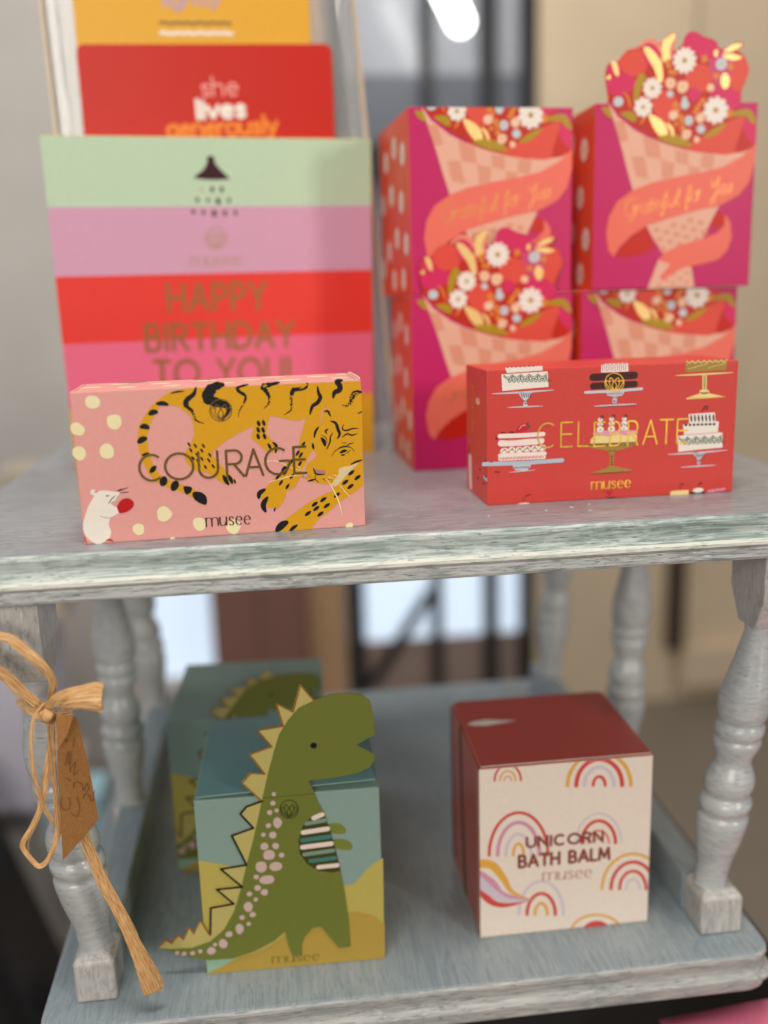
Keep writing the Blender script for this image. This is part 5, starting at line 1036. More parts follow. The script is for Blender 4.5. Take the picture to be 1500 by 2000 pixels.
SCRIB=[[(-0.1763, -0.011, -0.1137), (-0.1744, -0.0101, -0.1068), (-0.174, -0.0097, -0.1078), (-0.1752, -0.0101, -0.1142)], [(-0.1726, -0.0088, -0.1062), (-0.1746, -0.0094, -0.1169), (-0.1739, -0.0088, -0.1188)], [(-0.1746, -0.0094, -0.1176), (-0.1716, -0.0075, -0.1136), (-0.1732, -0.0081, -0.1214), (-0.1706, -0.0064, -0.1188)], [(-0.1747, -0.011, -0.0983), (-0.1741, -0.0103, -0.1008)], [(-0.1767, -0.0108, -0.1208), (-0.175, -0.0092, -0.1241)], [(-0.1774, -0.011, -0.1248), (-0.1772, -0.0108, -0.1251)], [(-0.1736, -0.0081, -0.1252), (-0.174, -0.0081, -0.1289), (-0.1728, -0.0075, -0.1256), (-0.1701, -0.0053, -0.1285), (-0.1699, -0.0049, -0.1326), (-0.1677, -0.0035, -0.1289), (-0.1675, -0.0031, -0.133)], [(-0.1707, -0.0053, -0.1354), (-0.1678, -0.0031, -0.1361), (-0.1664, -0.0018, -0.1408), (-0.1646, -0.0009, -0.1345)], [(-0.1797, -0.0123, -0.1306), (-0.1804, -0.0125, -0.135), (-0.1794, -0.0114, -0.1395), (-0.1768, -0.0094, -0.1393), (-0.1765, -0.0097, -0.1332)], [(-0.1763, -0.0088, -0.1436), (-0.1742, -0.007, -0.1463), (-0.1725, -0.0061, -0.1424), (-0.173, -0.007, -0.1342)], [(-0.1668, -0.0027, -0.1326), (-0.1695, -0.0044, -0.1352), (-0.17, -0.0046, -0.1373)], [(-0.1708, -0.0079, -0.0993), (-0.1719, -0.0084, -0.105)]]
# ---------------------------------------------------------------- mesh helpers
class MB:
    def __init__(s): s.v = []; s.f = []; s.mi = []; s.mats = []; s.uv = {}; s.sm = set()
    def mat(s, n):
        if n not in s.mats: s.mats.append(n)
        return s.mats.index(n)
    def add(s, verts, faces, mat, smooth=False):
        b = len(s.v); s.v += [tuple(v) for v in verts]; k = s.mat(mat)
        for f in faces:
            if smooth: s.sm.add(len(s.f))
            s.f.append([b+i for i in f]); s.mi.append(k)
    def box(s, x0, x1, y0, y1, z0, z1, mat, tf=None):
        v = [(x, y, z) for z in (z0, z1) for y in (y0, y1) for x in (x0, x1)]
        if tf: v = [tf(p) for p in v]
        s.add(v, [(0,2,3,1),(4,5,7,6),(0,1,5,4),(2,6,7,3),(0,4,6,2),(1,3,7,5)], mat)
    def build(s, name, parent=None, loc=None, rotz=0, bevel=0, seg=2):
        me = bpy.data.meshes.new(name); me.from_pydata(s.v, [], s.f)
        for n in s.mats: me.materials.append(MATS[n])
        me.polygons.foreach_set('material_index', s.mi)
        for i in s.sm: me.polygons[i].use_smooth = True
        if s.uv:
            ul = me.uv_layers.new(name='UVMap')
            for li, lp in enumerate(me.loops): ul.data[li].uv = s.uv.get(lp.vertex_index, (0, 0))
        me.update(); o = bpy.data.objects.new(name, me); col.objects.link(o)
        if parent: o.parent = parent
        if loc: o.location = loc
        o.rotation_euler.z = rotz
        if bevel:
            bv = o.modifiers.new('bevel', 'BEVEL'); bv.width = bevel; bv.segments = seg; bv.limit_method = 'ANGLE'; bv.angle_limit = R(40)
        return o
def thing(name, label, cat, loc, rotz=0, group=None):
    o = bpy.data.objects.new(name, None); col.objects.link(o); o.location = loc; o.rotation_euler.z = rotz; o.empty_display_size = .02
    o['label'] = label; o['category'] = cat
    if group: o['group'] = group
    return o
def tag(o, label, cat, group=None):
    o['label'] = label; o['category'] = cat
    if group: o['group'] = group
    return o
def struct(o): o['kind'] = 'structure'; return o
def catmull(pts, n=6, closed=False):
    P = [Vector(p) for p in pts]
    if len(P) < 3: 
        return [P[0].lerp(P[-1], i/n) for i in range(n+1)]
    out = []; N_ = len(P)
    for i in range(N_ if closed else N_-1):
        if closed: a, b, c, d = P[i-1], P[i], P[(i+1) % N_], P[(i+2) % N_]
        else: a, b, c, d = P[max(i-1, 0)], P[i], P[i+1], P[min(i+2, N_-1)]
        for k in range(n):
            t = k/n; out.append(.5*((2*b)+(c-a)*t+(2*a-5*b+4*c-d)*t*t+(3*b-a-3*c+d)*t**3))
    if not closed: out.append(P[-1])
    return out
# single-line letters: unit box, y up
def _arc(cx, cy, rx, ry, a0, a1, n=14): return [(cx+rx*math.cos(R(a0+(a1-a0)*i/n)), cy+ry*math.sin(R(a0+(a1-a0)*i/n))) for i in range(n+1)]
CAP = {
 'C': (.85, [_arc(.52,.5,.5,.5,55,305,20)]), 'O': (.98, [_arc(.5,.5,.5,.5,90,450,26)]), 'U': (.7, [[(0,1),(0,.4)]+_arc(.5,.36,.5,.36,180,360,12)+[(1,.4),(1,1)]]),
 'R': (.6, [[(0,0),(0,1)], [(0,1),(.45,1)]+_arc(.5,.74,.42,.26,90,-90,10)+[(.45,.48),(0,.48)], [(.42,.48),(1,0)]]), 'A': (.75, [[(0,0),(.5,1)],[(.5,1),(1,0)],[(.2,.32),(.8,.32)]]),
 'G': (.9, [_arc(.52,.5,.5,.5,55,360,22)+[(.62,.5)]]), 'E': (.48, [[(0,0),(0,1)],[(0,1),(1,1)],[(0,.52),(.92,.52)],[(0,0),(1,0)]]), 'L': (.45, [[(0,1),(0,0)],[(0,0),(1,0)]]),
 'B': (.56, [[(0,0),(0,1)],[(0,1),(.45,1)]+_arc(.5,.76,.38,.24,90,-90,10)+[(.45,.52),(0,.52)],[(.5,.52)]+_arc(.54,.26,.46,.26,90,-90,10)+[(0,0)]]), 'T': (.62, [[(0,1),(1,1)],[(.5,1),(.5,0)]]),
 'H': (.66, [[(0,0),(0,1)],[(1,0),(1,1)],[(0,.5),(1,.5)]]), 'P': (.54, [[(0,0),(0,1)],[(0,1),(.45,1)]+_arc(.5,.73,.46,.27,90,-90,10)+[(.45,.46),(0,.46)]]), 'Y': (.66, [[(0,1),(.5,.48)],[(1,1),(.5,.48)],[(.5,.48),(.5,0)]]),
 'I': (.06, [[(.5,0),(.5,1)]]), 'D': (.74, [[(0,0),(0,1)],[(0,1),(.35,1)]+_arc(.4,.5,.6,.5,90,-90,14)+[(0,0)]]), 'N': (.7, [[(0,0),(0,1)],[(0,1),(1,0)],[(1,0),(1,1)]]), 'M': (.85, [[(0,0),(.08,1)],[(.08,1),(.5,.2)],[(.5,.2),(.92,1)],[(.92,1),(1,0)]]),
 '!': (.06, [[(.5,.3),(.5,1)],[(.5,0),(.5,.06)]]), ' ': (.35, [])}
LOW = {
 'm': (1.45, [[(0,0),(0,1)],[(0,.7)]+_arc(.24,.74,.24,.26,160,0,8)+[(.48,0)],[(.48,.7)]+_arc(.74,.74,.26,.26,160,0,8)+[(1,.05)]]), 'u': (.85, [[(0,1),(0,.35)]+_arc(.4,.34,.4,.34,180,330,8)+[(.9,.5)],[(.92,1),(.92,.02)]]),
 's': (.58, [[(.92,.82),(.6,.99),(.2,.92),(.1,.74),(.3,.58),(.7,.44),(.92,.26),(.75,.06),(.4,0),(.05,.14)]]), 'e': (.78, [[(.06,.54),(.95,.56)]+_arc(.5,.5,.46,.5,10,310,18)]),
 'h': (.8, [[(0,0),(0,1.6)],[(0,.65)]+_arc(.45,.68,.45,.3,160,0,8)+[(.9,0)]]), 'l': (.12, [[(.5,0),(.5,1.6)]]), 'i': (.12, [[(.5,0),(.5,1)],[(.5,1.35),(.5,1.42)]]), 'v': (.75, [[(0,1),(.5,0)],[(.5,0),(1,1)]]),
 'g': (.82, [_arc(.45,.5,.45,.5,0,360,18),[(.92,1),(.92,-.25),(.6,-.55),(.1,-.42)]]), 'n': (.78, [[(0,0),(0,1)],[(0,.65)]+_arc(.45,.7,.45,.3,160,0,8)+[(.9,0)]]), 'r': (.45, [[(0,0),(0,1)],[(0,.6),(.4,.95),(1,.95)]]), 'o': (.85, [_arc(.5,.5,.5,.5,0,360,20)]),
 'y': (.75, [[(0,1),(.5,.05)],[(1,1),(.4,-.2),(.0,-.5)]]), 't': (.45, [[(.4,1.4),(.4,.2),(.7,0),(1,.08)],[(0,1),(.95,1)]]), 'a': (.8, [_arc(.45,.5,.45,.5,0,360,18),[(.92,1),(.92,0)]]), 'f': (.5, [[(1,1.55),(.6,1.6),(.4,1.3),(.4,0)],[(0,1),(.9,1)]]), ' ': (.4, [])}
SCR = dict(LOW); SCR['l'] = (.4, [[(0,.3),(.8,1.5),(.5,1.8),(.3,1.4),(.3,.2),(.7,0),(1,.2)]]); SCR['f'] = (.55, [[(0,.2),(.8,1.5),(.6,1.8),(.4,1.2),(.35,-.6),(.1,-.7),(.5,.1),(1,.3)]])
SCR['G'] = (1.3, [[(.95,1.6),(.6,2.0),(.15,1.6),(.02,.8),(.3,.1),(.8,.3),(.95,.9),(.6,.95),(1.0,.95),(.85,-.2),(.4,-.6)]]); SCR['Y'] = (1.3, [[(0,1.9),(.15,1.2),(.4,1.1),(.7,1.6),(.85,2.0)],[(.85,2.0),(.6,.4),(.3,-.6),(.0,-.5),(.5,.1),(1,.4)]])
class Drawer:
    """prints flat artwork given in millimetres (u right, v up) on a face; tf(u, v, off) -> local point"""
    def __init__(s, mb, tf, clip=None): s.mb = mb; s.tf = tf; s.clip = clip; s.n = 0
    def off(s, lay): s.n += 1; return .05+lay*.03+(s.n % 12)*.002
    def tris(s, T, mat, off):
        for t in T:
            if s.clip:
                c4 = tuple(s.clip)+(None, None); poly = list(t)
                for ax_, sign, lim in ((1, 1, c4[1]), (1, -1, c4[0]), (0, 1, c4[3]), (0, -1, c4[2])):
                    if lim is None: continue
                    q = []
                    for i in range(len(poly)):
                        a, b = poly[i], poly[(i+1) % len(poly)]; da = sign*(lim-a[ax_]); db = sign*(lim-b[ax_])
                        if da >= 0: q.append(a)
                        if da*db < 0:
                            k = da/(da-db); q.append((a[0]+(b[0]-a[0])*k, a[1]+(b[1]-a[1])*k))
                    poly = q
                    if len(poly) < 3: break
                if len(poly) < 3: continue
            else: poly = t
            s.mb.add([s.tf(p[0], p[1], off) for p in poly], [range(len(poly))], mat)
    def poly(s, pts, mat, off):
        V = [Vector((p[0], p[1], 0)) for p in pts]
        try: T = tessellate_polygon([V])
        except Exception: return
        s.tris([[(V[i].x, V[i].y) for i in t] for t in T], mat, off)
    def stroke(s, pts, w, mat, off, taper=0, seed=0, n=6, smooth=True, contrast=0):
        P = catmull([(p[0], p[1], 0) for p in pts], n) if smooth else [Vector((p[0], p[1], 0)) for p in pts]
        if len(P) < 2: return
        rnd = random.Random(int(abs(pts[0][0])*37+abs(pts[0][1])*11)+seed)
        D = [0]
        for a, b in zip(P[:-1], P[1:]): D.append(D[-1]+(b-a).length)
        tot = D[-1] or 1
        row = []
        if taper == 0:   # round caps
            d0 = (P[0]-P[1]).normalized(); d1 = (P[-1]-P[-2]).normalized(); h = w/2
            pre = [(P[0]+d0*h*x, h*math.sqrt(max(0, 1-x*x))) for x in (.98, .8, .5)]; post = [(P[-1]+d1*h*x, h*math.sqrt(max(0, 1-x*x))) for x in (.5, .8, .98)]
            row = pre+[(p, h) for p in P]+post
        else:
            for p, d in zip(P, D):
                t = d/tot
                if taper == 3: k = 1-t**1.6
                else: k = min(1, (math.sin(math.pi*min(1, max(0, t*.94+.03))))**.55)
                if taper == 2: k *= (.78+.35*rnd.random())*(1 if t < .45 else max(.35, 1.25-t))
                row.append((p, w/2*k))
        Lp, Rp = [], []
        for i, (p, h) in enumerate(row):
            a = row[max(i-1, 0)][0]; b = row[min(i+1, len(row)-1)][0]; d = (b-a)
            if d.length < 1e-9: d = Vector((1, 0, 0))
            d.normalize(); nn = Vector((-d.y, d.x, 0)); h = h*(1-contrast+contrast*1.5*abs(d.y)); Lp.append(p+nn*h); Rp.append(p-nn*h)
        for i in range(len(row)-1):
            o = off+i*.0004
            s.tris([[(Lp[i].x, Lp[i].y), (Rp[i].x, Rp[i].y), (Rp[i+1].x, Rp[i+1].y)], [(Lp[i].x, Lp[i].y), (Rp[i+1].x, Rp[i+1].y), (Lp[i+1].x, Lp[i+1].y)]], mat, o)
    def ellipse(s, c, rx, ry, mat, off, rough=0, n=20):
        rnd = random.Random(int(c[0]*31+c[1]*17)); k = [1+rough*(rnd.random()*2-1) for _ in range(8)]
        pts = []
        for i in range(n):
            a = 2*math.pi*i/n; f = i/n*8; j = int(f); t = f-j; kk = k[j % 8]*(1-t)+k[(j+1) % 8]*t
            pts.append((c[0]+rx*kk*math.cos(a), c[1]+ry*kk*math.sin(a)))
        s.tris([[c, pts[i], pts[(i+1) % n]] for i in range(n)], mat, off)
    def daisy(s, c, r, n, mat, cmat, off, sx=1.0):
        for i in range(n):
            a = 2*math.pi*i/n+.2; ax = Vector((math.cos(a), math.sin(a))); pn = Vector((-ax.y, ax.x)); hw = r*2.4/n
            q = [(.12, .25), (.45, .8), (.75, 1.0), (.95, .6), (1.0, .0), (.95, -.6), (.75, -1.0), (.45, -.8), (.12, -.25)]
            s.poly([(c[0]+(ax.x*r*x+pn.x*hw*y)*sx, c[1]+ax.y*r*x+pn.y*hw*y) for x, y in q], mat, off+i*.0015)
        s.ellipse(c, r*.34*sx, r*.34, mat, off+.02); s.ellipse(c, r*.2*sx, r*.2, cmat, off+.023)
    def text(s, txt, a, b, h, wd, mat, style, off):
        F = CAP if style in ('', 'fit') else (SCR if style == 'script' else LOW)
        gap = .16 if style == 'script' else (.27 if style == '' else .24)
        adv = [F[c][0] for c in txt]; tot = sum(adv)+gap*(len(txt)-1)
        ax = Vector((b[0]-a[0], b[1]-a[1])); L_ = ax.length; d = ax/L_; nrm = Vector((-d.y, d.x)); k = L_/tot; x = 0
        for c, w_ in zip(txt, adv):
            for stn, st in enumerate(F[c][1]):
                P = []
                for px, py in st:
                    sh = .30*py*h/k if style == 'script' else 0
                    X = (x+px*w_+sh)*k; P.append((a[0]+d.x*X+nrm.x*py*h, a[1]+d.y*X+nrm.y*py*h))
                curved = len(P) > 4
                if not curved: # straight pieces
                    for i in range(len(P)-1): s.stroke([P[i], P[i+1]], wd, mat, off+stn*.0012+i*.0009, 0, n=1, contrast=.6 if style == 'serif' else 0)
                else: s.stroke(P, wd*(.8 if style == 'script' else 1), mat, off+stn*.0012, 0, n=3, contrast=.6 if style == 'serif' else 0)
            x += w_+gap
    def draw(s, art, remap=None):
        flap = None
        for it in art:
            k = it[0]
            if k == 'flap': flap = it[4]; continue
            off = s.off(it[1]); mat = it[2]
            if k == 'p':
                pts = it[4]
                if it[3]: pts = [(p.x, p.y) for p in catmull([(x, y, 0) for x, y in pts], 5, True)]
                s.poly(pts, mat, off)
            elif k == 's': s.stroke(it[5], it[3], mat, off, it[4])
            elif k == 'e': s.ellipse(it[3], it[4], it[5], mat, off, it[6])
            elif k == 'd': s.daisy(it[4], it[5], it[6], mat, it[3], off)
            elif k == 't': s.text(it[4], it[5], it[6], it[7], it[3], mat, it[8], off)
        return flap
mm = .001
front = lambda u, v, o: (u*mm, -o*mm, v*mm)
def on_top(H): return lambda u, v, o: (u*mm, v*mm, H*mm+o*mm)
def on_left(u, v, o): return (-o*mm, u*mm, v*mm)      # u runs to the back
def split(art, mats):
    """printing ink and metal foil are separate parts"""
    a = [i for i in art if not (i[0] != 'flap' and str(i[2]).startswith('foil'))]; b = [i for i in art if i[0] != 'flap' and str(i[2]).startswith('foil')]
    return a, b
def carton_mesh(W, H, D, mats, r=.0006):
    """rounded-edge carton; mats = dict(front, left, right, top, back, bottom)"""
    import bmesh
    bm = bmesh.new(); bmesh.ops.create_cube(bm, size=1)
    for v in bm.verts: v.co = Vector(((v.co.x+.5)*W, (v.co.y+.5)*D, (v.co.z+.5)*H))
    bmesh.ops.bevel(bm, geom=bm.edges[:], offset=r, segments=2, affect='EDGES', profile=.6)
    names = ['front', 'back', 'left', 'right', 'top', 'bottom']; dirs = [Vector((0,-1,0)), Vector((0,1,0)), Vector((-1,0,0)), Vector((1,0,0)), Vector((0,0,1)), Vector((0,0,-1))]
    bm.normal_update(); mb = MB(); bm.verts.index_update()
    vs_ = [v.co.copy() for v in bm.verts]
    for f in bm.faces:
        k = max(range(6), key=lambda i: f.normal.dot(dirs[i])+(0.02 if i == 0 else 0))
        mb.add([vs_[v.index] for v in f.verts], [range(len(f.verts))], mats.get(names[k], mats['front']), False)
    bm.free(); return mb
def crease(mb, tf, pts, w=.25, mat='ink2', off=.06):
    Drawer(mb, tf).stroke(pts, w, mat, off, 0, n=1, smooth=False) if len(pts) > 2 else Drawer(mb, tf).stroke(pts, w, mat, off, 0, n=1)
def sheet(outline, th, mat, tf, edge='card_edge', foff=0.0, mb=None):
    """card cut to an outline (mm), real thickness th (mm); its front face lies at offset foff+th, back face at foff"""
    mb = mb or MB(); V = [Vector((p[0], p[1], 0)) for p in outline]; T = tessellate_polygon([V])
    mb.add([tf(v.x, v.y, foff+th) for v in V], T, mat); mb.add([tf(v.x, v.y, foff) for v in V], [t[::-1] for t in T], edge)
    n = len(V); vv = [tf(v.x, v.y, foff) for v in V]+[tf(v.x, v.y, foff+th) for v in V]
    mb.add(vv, [(i, (i+1) % n, n+(i+1) % n, n+i) for i in range(n)], edge); return mb
def shifted(tf, d): return lambda u, v, o: tf(u, v, o+d)

# ================================================================ room
mb = MB(); mb.box(-3, 3.5, -2.5, 3.2, -1.0, -.95, 'floor_tile'); struct(mb.build('floor'))
# beige panelled wall
t = thing('wall', 'beige panelled wall on the right behind the pink bouquet boxes', 'wall', (1.55, 1.9, -.95))
def P_(name, parent, mat, x0, x1, y0, y1, z0, z1, bev=0):
    L0 = parent.location; b_ = MB(); b_.box(x0-L0.x, x1-L0.x, y0-L0.y, y1-L0.y, z0-L0.z, z1-L0.z, mat); return b_.build(name, parent, bevel=bev)
P_('panel', t, 'beige_wall', .592, .968, 1.80, 1.9, -.95, 2.4); P_('panel', t, 'beige_wall', .975, 2.6, 1.80, 1.9, -.95, 2.4); P_('seam_strip', t, 'seam_grey', .966, .977, 1.815, 1.89, -.95, 2.4)
P_('chair_rail', t, 'beige_wall', .98, 2.6, 1.76, 1.7995, -.90, -.80); P_('corner_post', t, 'dark_trim', .940, .984, 1.77, 1.7985, -.80, .0)
t = thing('wall', 'grey beige wall on the left behind the striped box', 'wall', (-1.2, 1.75, -.95))
P_('plaster', t, 'grey_wall', -2.6, -.39, 1.70, 1.8, -.95, 2.4)
# tall bright window strip
t = thing('window', 'narrow bright window low behind the lower left shelf', 'window', (-.3, 1.85, -.95))
P_('pane', t, 'daylight_glass', -.385, -.222, 1.84, 1.85, -.80, .1); P_('frame', t, 'grey_wall', -.389, -.221, 1.80, 1.835, .1, 2.4); P_('sill', t, 'grey_wall', -.389, -.221, 1.78, 1.86, -.95, -.80)
t = thing('cabinet', 'dark reddish brown cabinet standing left of the glazed door', 'cabinet', (-.11, 1.75, -.95))
P_('body', t, 'cabinet_brown', -.220, -.004, 1.62, 1.80, -.95, .62, .004); P_('door', t, 'cabinet_brown', -.214, -.112, 1.612, 1.6195, -.9, .6); P_('door', t, 'cabinet_brown', -.108, -.010, 1.612, 1.6195, -.9, .6)
o = MB(); o.box(-.048, .048, -.04, .04, 0, 3.3, 'tan_wood'); tag(o.build('door_post', loc=(.05, 1.8, -.95), bevel=.004), 'tan wooden post between the brown cabinet and the glazed door', 'post')
# glazed door
t = thing('glazed_door', 'dark framed glazed door with bright daylight behind its lower panes', 'door', (.36, 1.85, -.95))
for x, w_ in ((.130, .036), (.335, .024), (.476, .032), (.568, .026)): P_('mullion', t, 'black_frame', x-w_/2, x+w_/2, 1.79, 1.83, -.93, 2.4)
P_('frame_rail', t, 'black_frame', .10, .59, 1.80, 1.845, -.95, -.90); P_('frame_rail', t, 'black_frame', .10, .59, 1.80, 1.828, .40, .47)
b_ = MB(); 
bx0, bz0, bx1, bz1 = -.20, .10, -.04, .33
b_.add([(bx0-.012, -.035, bz0), (bx0+.012, -.035, bz0-.01), (bx1+.012, -.035, bz1), (bx1-.012, -.035, bz1+.01), (bx0-.012, -.02, bz0), (bx0+.012, -.02, bz0-.01), (bx1+.012, -.02, bz1), (bx1-.012, -.02, bz1+.01)], [(0,1,2,3),(7,6,5,4),(0,4,5,1),(1,5,6,2),(2,6,7,3),(3,7,4,0)], 'black_frame'); b_.build('brace', t)
for x0, x1 in ((.112, .323), (.347, .460), (.492, .555), (.581, .592)):
    P_('pane', t, 'daylight_glass', x0, x1, 1.835, 1.84, -.74, -.35); P_('kick_panel', t, 'kick_panel', x0, x1, 1.833, 1.842, -.93, -.742)
    P_('pane', t, 'bluegrey_glass', x0, x1, 1.835, 1.84, -.348, .62); P_('pane', t, 'pale_glass', x0, x1, 1.835, 1.84, .622, 2.4)
# glowing capsule added for a light mirrored in the door glass
def capsule(p, q, r, mat, n=16):
    p, q = Vector(p), Vector(q); d = (q-p).normalized(); a = d.orthogonal().normalized(); b = d.cross(a); mb_ = MB(); rows = []
    for k in range(7): an = math.pi/2*k/6; rows.append((p-d*r*math.cos(an), r*math.sin(an)))
    for k in range(7): an = math.pi/2*(6-k)/6; rows.append((q+d*r*math.cos(an), r*math.sin(an)))
    V = []
    for c, rr in rows:
        for i in range(n): th = 2*math.pi*i/n; V.append(c+(a*math.cos(th)+b*math.sin(th))*max(rr, 1e-5))
    mb_.add(V, [(i*n+j, i*n+(j+1) % n, (i+1)*n+(j+1) % n, (i+1)*n+j) for i in range(len(rows)-1) for j in range(n)], mat, True); return mb_
b_ = capsule((.285, 1.60, .83), (.371, 1.60, .672), .024, 'tube_white'); tag(b_.build('tube_reflection'), 'bright white glowing tube added for a light mirrored in the dark door panes', 'reflection')
# left side blurred furniture
o = MB(); o.box(-.40, .030, -.15, .15, .27, .54, 'lilac_cloth'); o.box(-.38, .06, -.12, .12, 0, .27, 'grey_wall'); tag(o.build('covered_table', loc=(-.50, 1.13, -.95), bevel=.01), 'table under pale lilac cloth beyond the left front post', 'table')
o = MB(); o.box(-.20, -.035, -.10, .10, 0, .42, 'black_thing', lambda p: (p[0]-p[2]*.30, p[1], p[2])); tag(o.build('chair_back', loc=(-.37, .80, -.95), bevel=.02), 'black chair back low at the left edge of the picture', 'chair')
o = MB(); o.box(-.04, .05, -.04, .04, 0, .09, 'teal_thing'); tag(o.build('storage_box', loc=(-.40, .935, -.70), bevel=.006), 'pale teal box low behind the left front post', 'box')
o = MB(); o.box(-.05, .07, -.05, .05, 0, .12, 'white_cloth'); tag(o.build('folded_cloth', loc=(-.34, .80, -.95), bevel=.006), 'pale folded cloth lying low behind the left front post', 'cloth')
o = MB(); o.box(-.05, .035, -.05, .05, 0, .27, 'pale_crate'); tag(o.build('wooden_crate', loc=(-.47, 1.2, -.4095), bevel=.006), 'tan crate seen past the left end of the upper shelf', 'crate')
o = MB(); o.box(-.03, .02, -.04, .04, 0, .20, 'purple_thing'); tag(o.build('purple_box', loc=(-.545, 1.22, -.4095), bevel=.006), 'dull purple box at the left edge level with the upper shelf', 'box')
o = MB(); o.box(-.20, .30, -.20, .22, 0, .585, 'black_thing'); tag(o.build('shade_block', loc=(0.0, .27, -.9495), bevel=.004), 'added black block standing in for the shade under the grey display stand', 'shade_block')  # black block added where only shade lies below the lower shelf

# ================================================================ display stand
stand = thing('display_stand', 'whitewashed grey wooden two tier stand with turned posts', 'shelf stand', (0.02, .2, -.5))
SL = Vector(stand.location)
def slab(name, x0, x1, y0, y1, zt, prof, cr, mats):
    b_ = MB(); n = 10; xs = 1
    loops = []
    for ins, dz in prof:
        a0, a1, c0, c1 = x0+ins, x1-ins, y0+ins, y1-ins; r = cr; lp = []
        for cx, cy, s0 in ((a1-r, c0+r, -90), (a1-r, c1-r, 0), (a0+r, c1-r, 90), (a0+r, c0+r, 180)):
            for k in range(n+1): an = R(s0+90*k/n); lp.append((cx+r*math.cos(an)-SL.x, cy+r*math.sin(an)-SL.y, zt+dz-SL.z))
        loops.append(lp)
    N_ = len(loops[0])
    for i in range(len(loops)-1):
        b_.add(loops[i]+loops[i+1], [(j, N_+j, N_+(j+1) % N_, (j+1) % N_) for j in range(N_)], mats[i], True)
    b_.add(loops[0], [range(N_)], mats[-1]); b_.add(loops[-1][::-1], [range(N_)], mats[-2])
    o = b_.build(name, stand); return o
prof = [(.0030,0),(.0012,-.0005),(.0002,-.0018),(0,-.0034),(.0010,-.0065),(.0018,-.0100),(.0010,-.0132),(-.0012,-.0142),(-.0026,-.0158),(-.0026,-.0176),(-.0010,-.0192),(.0006,-.0200),(.0006,-.0255),(.0016,-.0270),(.0030,-.0276)]
me_ = ['shelf_top_paint','shelf_cove_paint','shelf_cove_paint','shelf_cove_paint','shelf_cove_paint','shelf_cove_paint','shelf_cove_paint','shelf_ridge_paint','shelf_ridge_paint','shelf_edge_paint','shelf_edge_paint','shelf_edge_paint','shelf_edge_paint','shelf_edge_paint']
slab('upper_shelf', -.2535, .2985, 0, .47, 0, prof, .012, me_+['shelf_edge_paint', 'shelf_top_paint'])
slab('lower_shelf', -.214, .2440, .004, .47, -.29, prof, .016, ['lower_paint']+['lower_edge_paint']*(len(me_)-1)+['post_paint', 'lower_paint'])
def rail(x0, x1, y0, y1):
    b_ = MB(); b_.box(x0-SL.x, x1-SL.x, y0-SL.y, y1-SL.y, -.2899-SL.z, -.263-SL.z, 'lower_paint'); return b_.build('side_rail', stand, bevel=.0015)
rail(-.1935, -.1725, .056, .445); rail(.2035, .2215, .056, .445)
TP = [(1400,31),(1392,30),(1380,28.5),(1300,31),(1240,37),(1200,41),(1130,45.5),(1100,46),(1090,44),(1082,40.5),(1074,41.5),(1062,45),(1045,47),(1026,46),(1014,42),(1006,39),(998,38.5),(988,41),(970,43.5),(950,44),(925,42.5),(900,38),(875,32.5),(860,31),(840,32.5),(815,37.5),(795,41),(780,42),(770,41),(764,38),(758,38.5),(748,42),(730,43.5),(712,42.5),(702,40),(697,38),(690,39),(675,42.5),(640,45.5),(600,45.5),(550,43),(500,38),(440,32),(380,27.5),(330,24),(315,24.5),(300,26)]
def post(xb, yb, xt, yt, foot, cap, zf=-.26, zc=-.078, flen=.03, sc=1.0):
    """turned post from its foot block to its cap block"""
    b_ = MB(); n = 28; V = []
    for zy, rp in TP:
        t_ = (1400-zy)/1100; c = Vector((xb+(xt-xb)*t_, yb+(yt-yb)*t_, zf+(zc-zf)*t_))-SL; r = rp*.000352*sc
        V += [(c.x+r*math.cos(2*math.pi*k/n), c.y+r*math.sin(2*math.pi*k/n), c.z) for k in range(n)]
    b_.add(V, [(i*n+k, i*n+(k+1) % n, (i+1)*n+(k+1) % n, (i+1)*n+k) for i in range(len(TP)-1) for k in range(n)], 'post_paint', True)
    p = b_.build('post', stand)
    x0, x1, y0, y1 = foot; f = MB(); h = .0035
    lo = [(x0,y0,-.2899),(x1,y0,-.2899),(x1,y1,-.2899),(x0,y1,-.2899)]; mi = [(a, b, zf-.004) for a, b, c in lo]; cx, cy = (x0+x1)/2, (y0+y1)/2
    tp = [(cx+(a-cx)*.72, cy+(b-cy)*.72, zf+.0005) for a, b, c in lo]; VV = [(Vector(q)-SL) for q in lo+mi+tp]
    f.add(VV, [(0,1,5,4),(1,2,6,5),(2,3,7,6),(3,0,4,7),(4,5,9,8),(5,6,10,9),(6,7,11,10),(7,4,8,11),(8,9,10,11),(3,2,1,0)], 'foot_paint'); f.build('foot_block', p, bevel=.0018, seg=3)
    x0, x1, y0, y1 = cap; f = MB(); cx, cy = (x0+x1)/2, (y0+y1)/2
    hi = [(x0,y0,-.0277),(x1,y0,-.0277),(x1,y1,-.0277),(x0,y1,-.0277)]; mi = [(a, b, zc+.020) for a, b, c in hi]; bt = [(xt+(a-cx)*.50, yt+(b-cy)*.50, zc-.001) for a, b, c in hi]
    VV = [(Vector(q)-SL) for q in hi+mi+bt]; f.add(VV, [(4,5,1,0),(5,6,2,1),(6,7,3,2),(7,4,0,3),(8,9,5,4),(9,10,6,5),(10,11,7,6),(11,8,4,7),(0,1,2,3),(11,10,9,8)], 'foot_paint'); f.build('cap_block', p, bevel=.0012)
    return p
post(-.1822, .041, -.1985, .034, (-.1945, -.170, .0265, .0555), (-.2250, -.1875, .013, .055))
post(.2155, .041, .2365, .034, (.2040, .2320, .0265, .0555), (.2265, .2640, .013, .055))
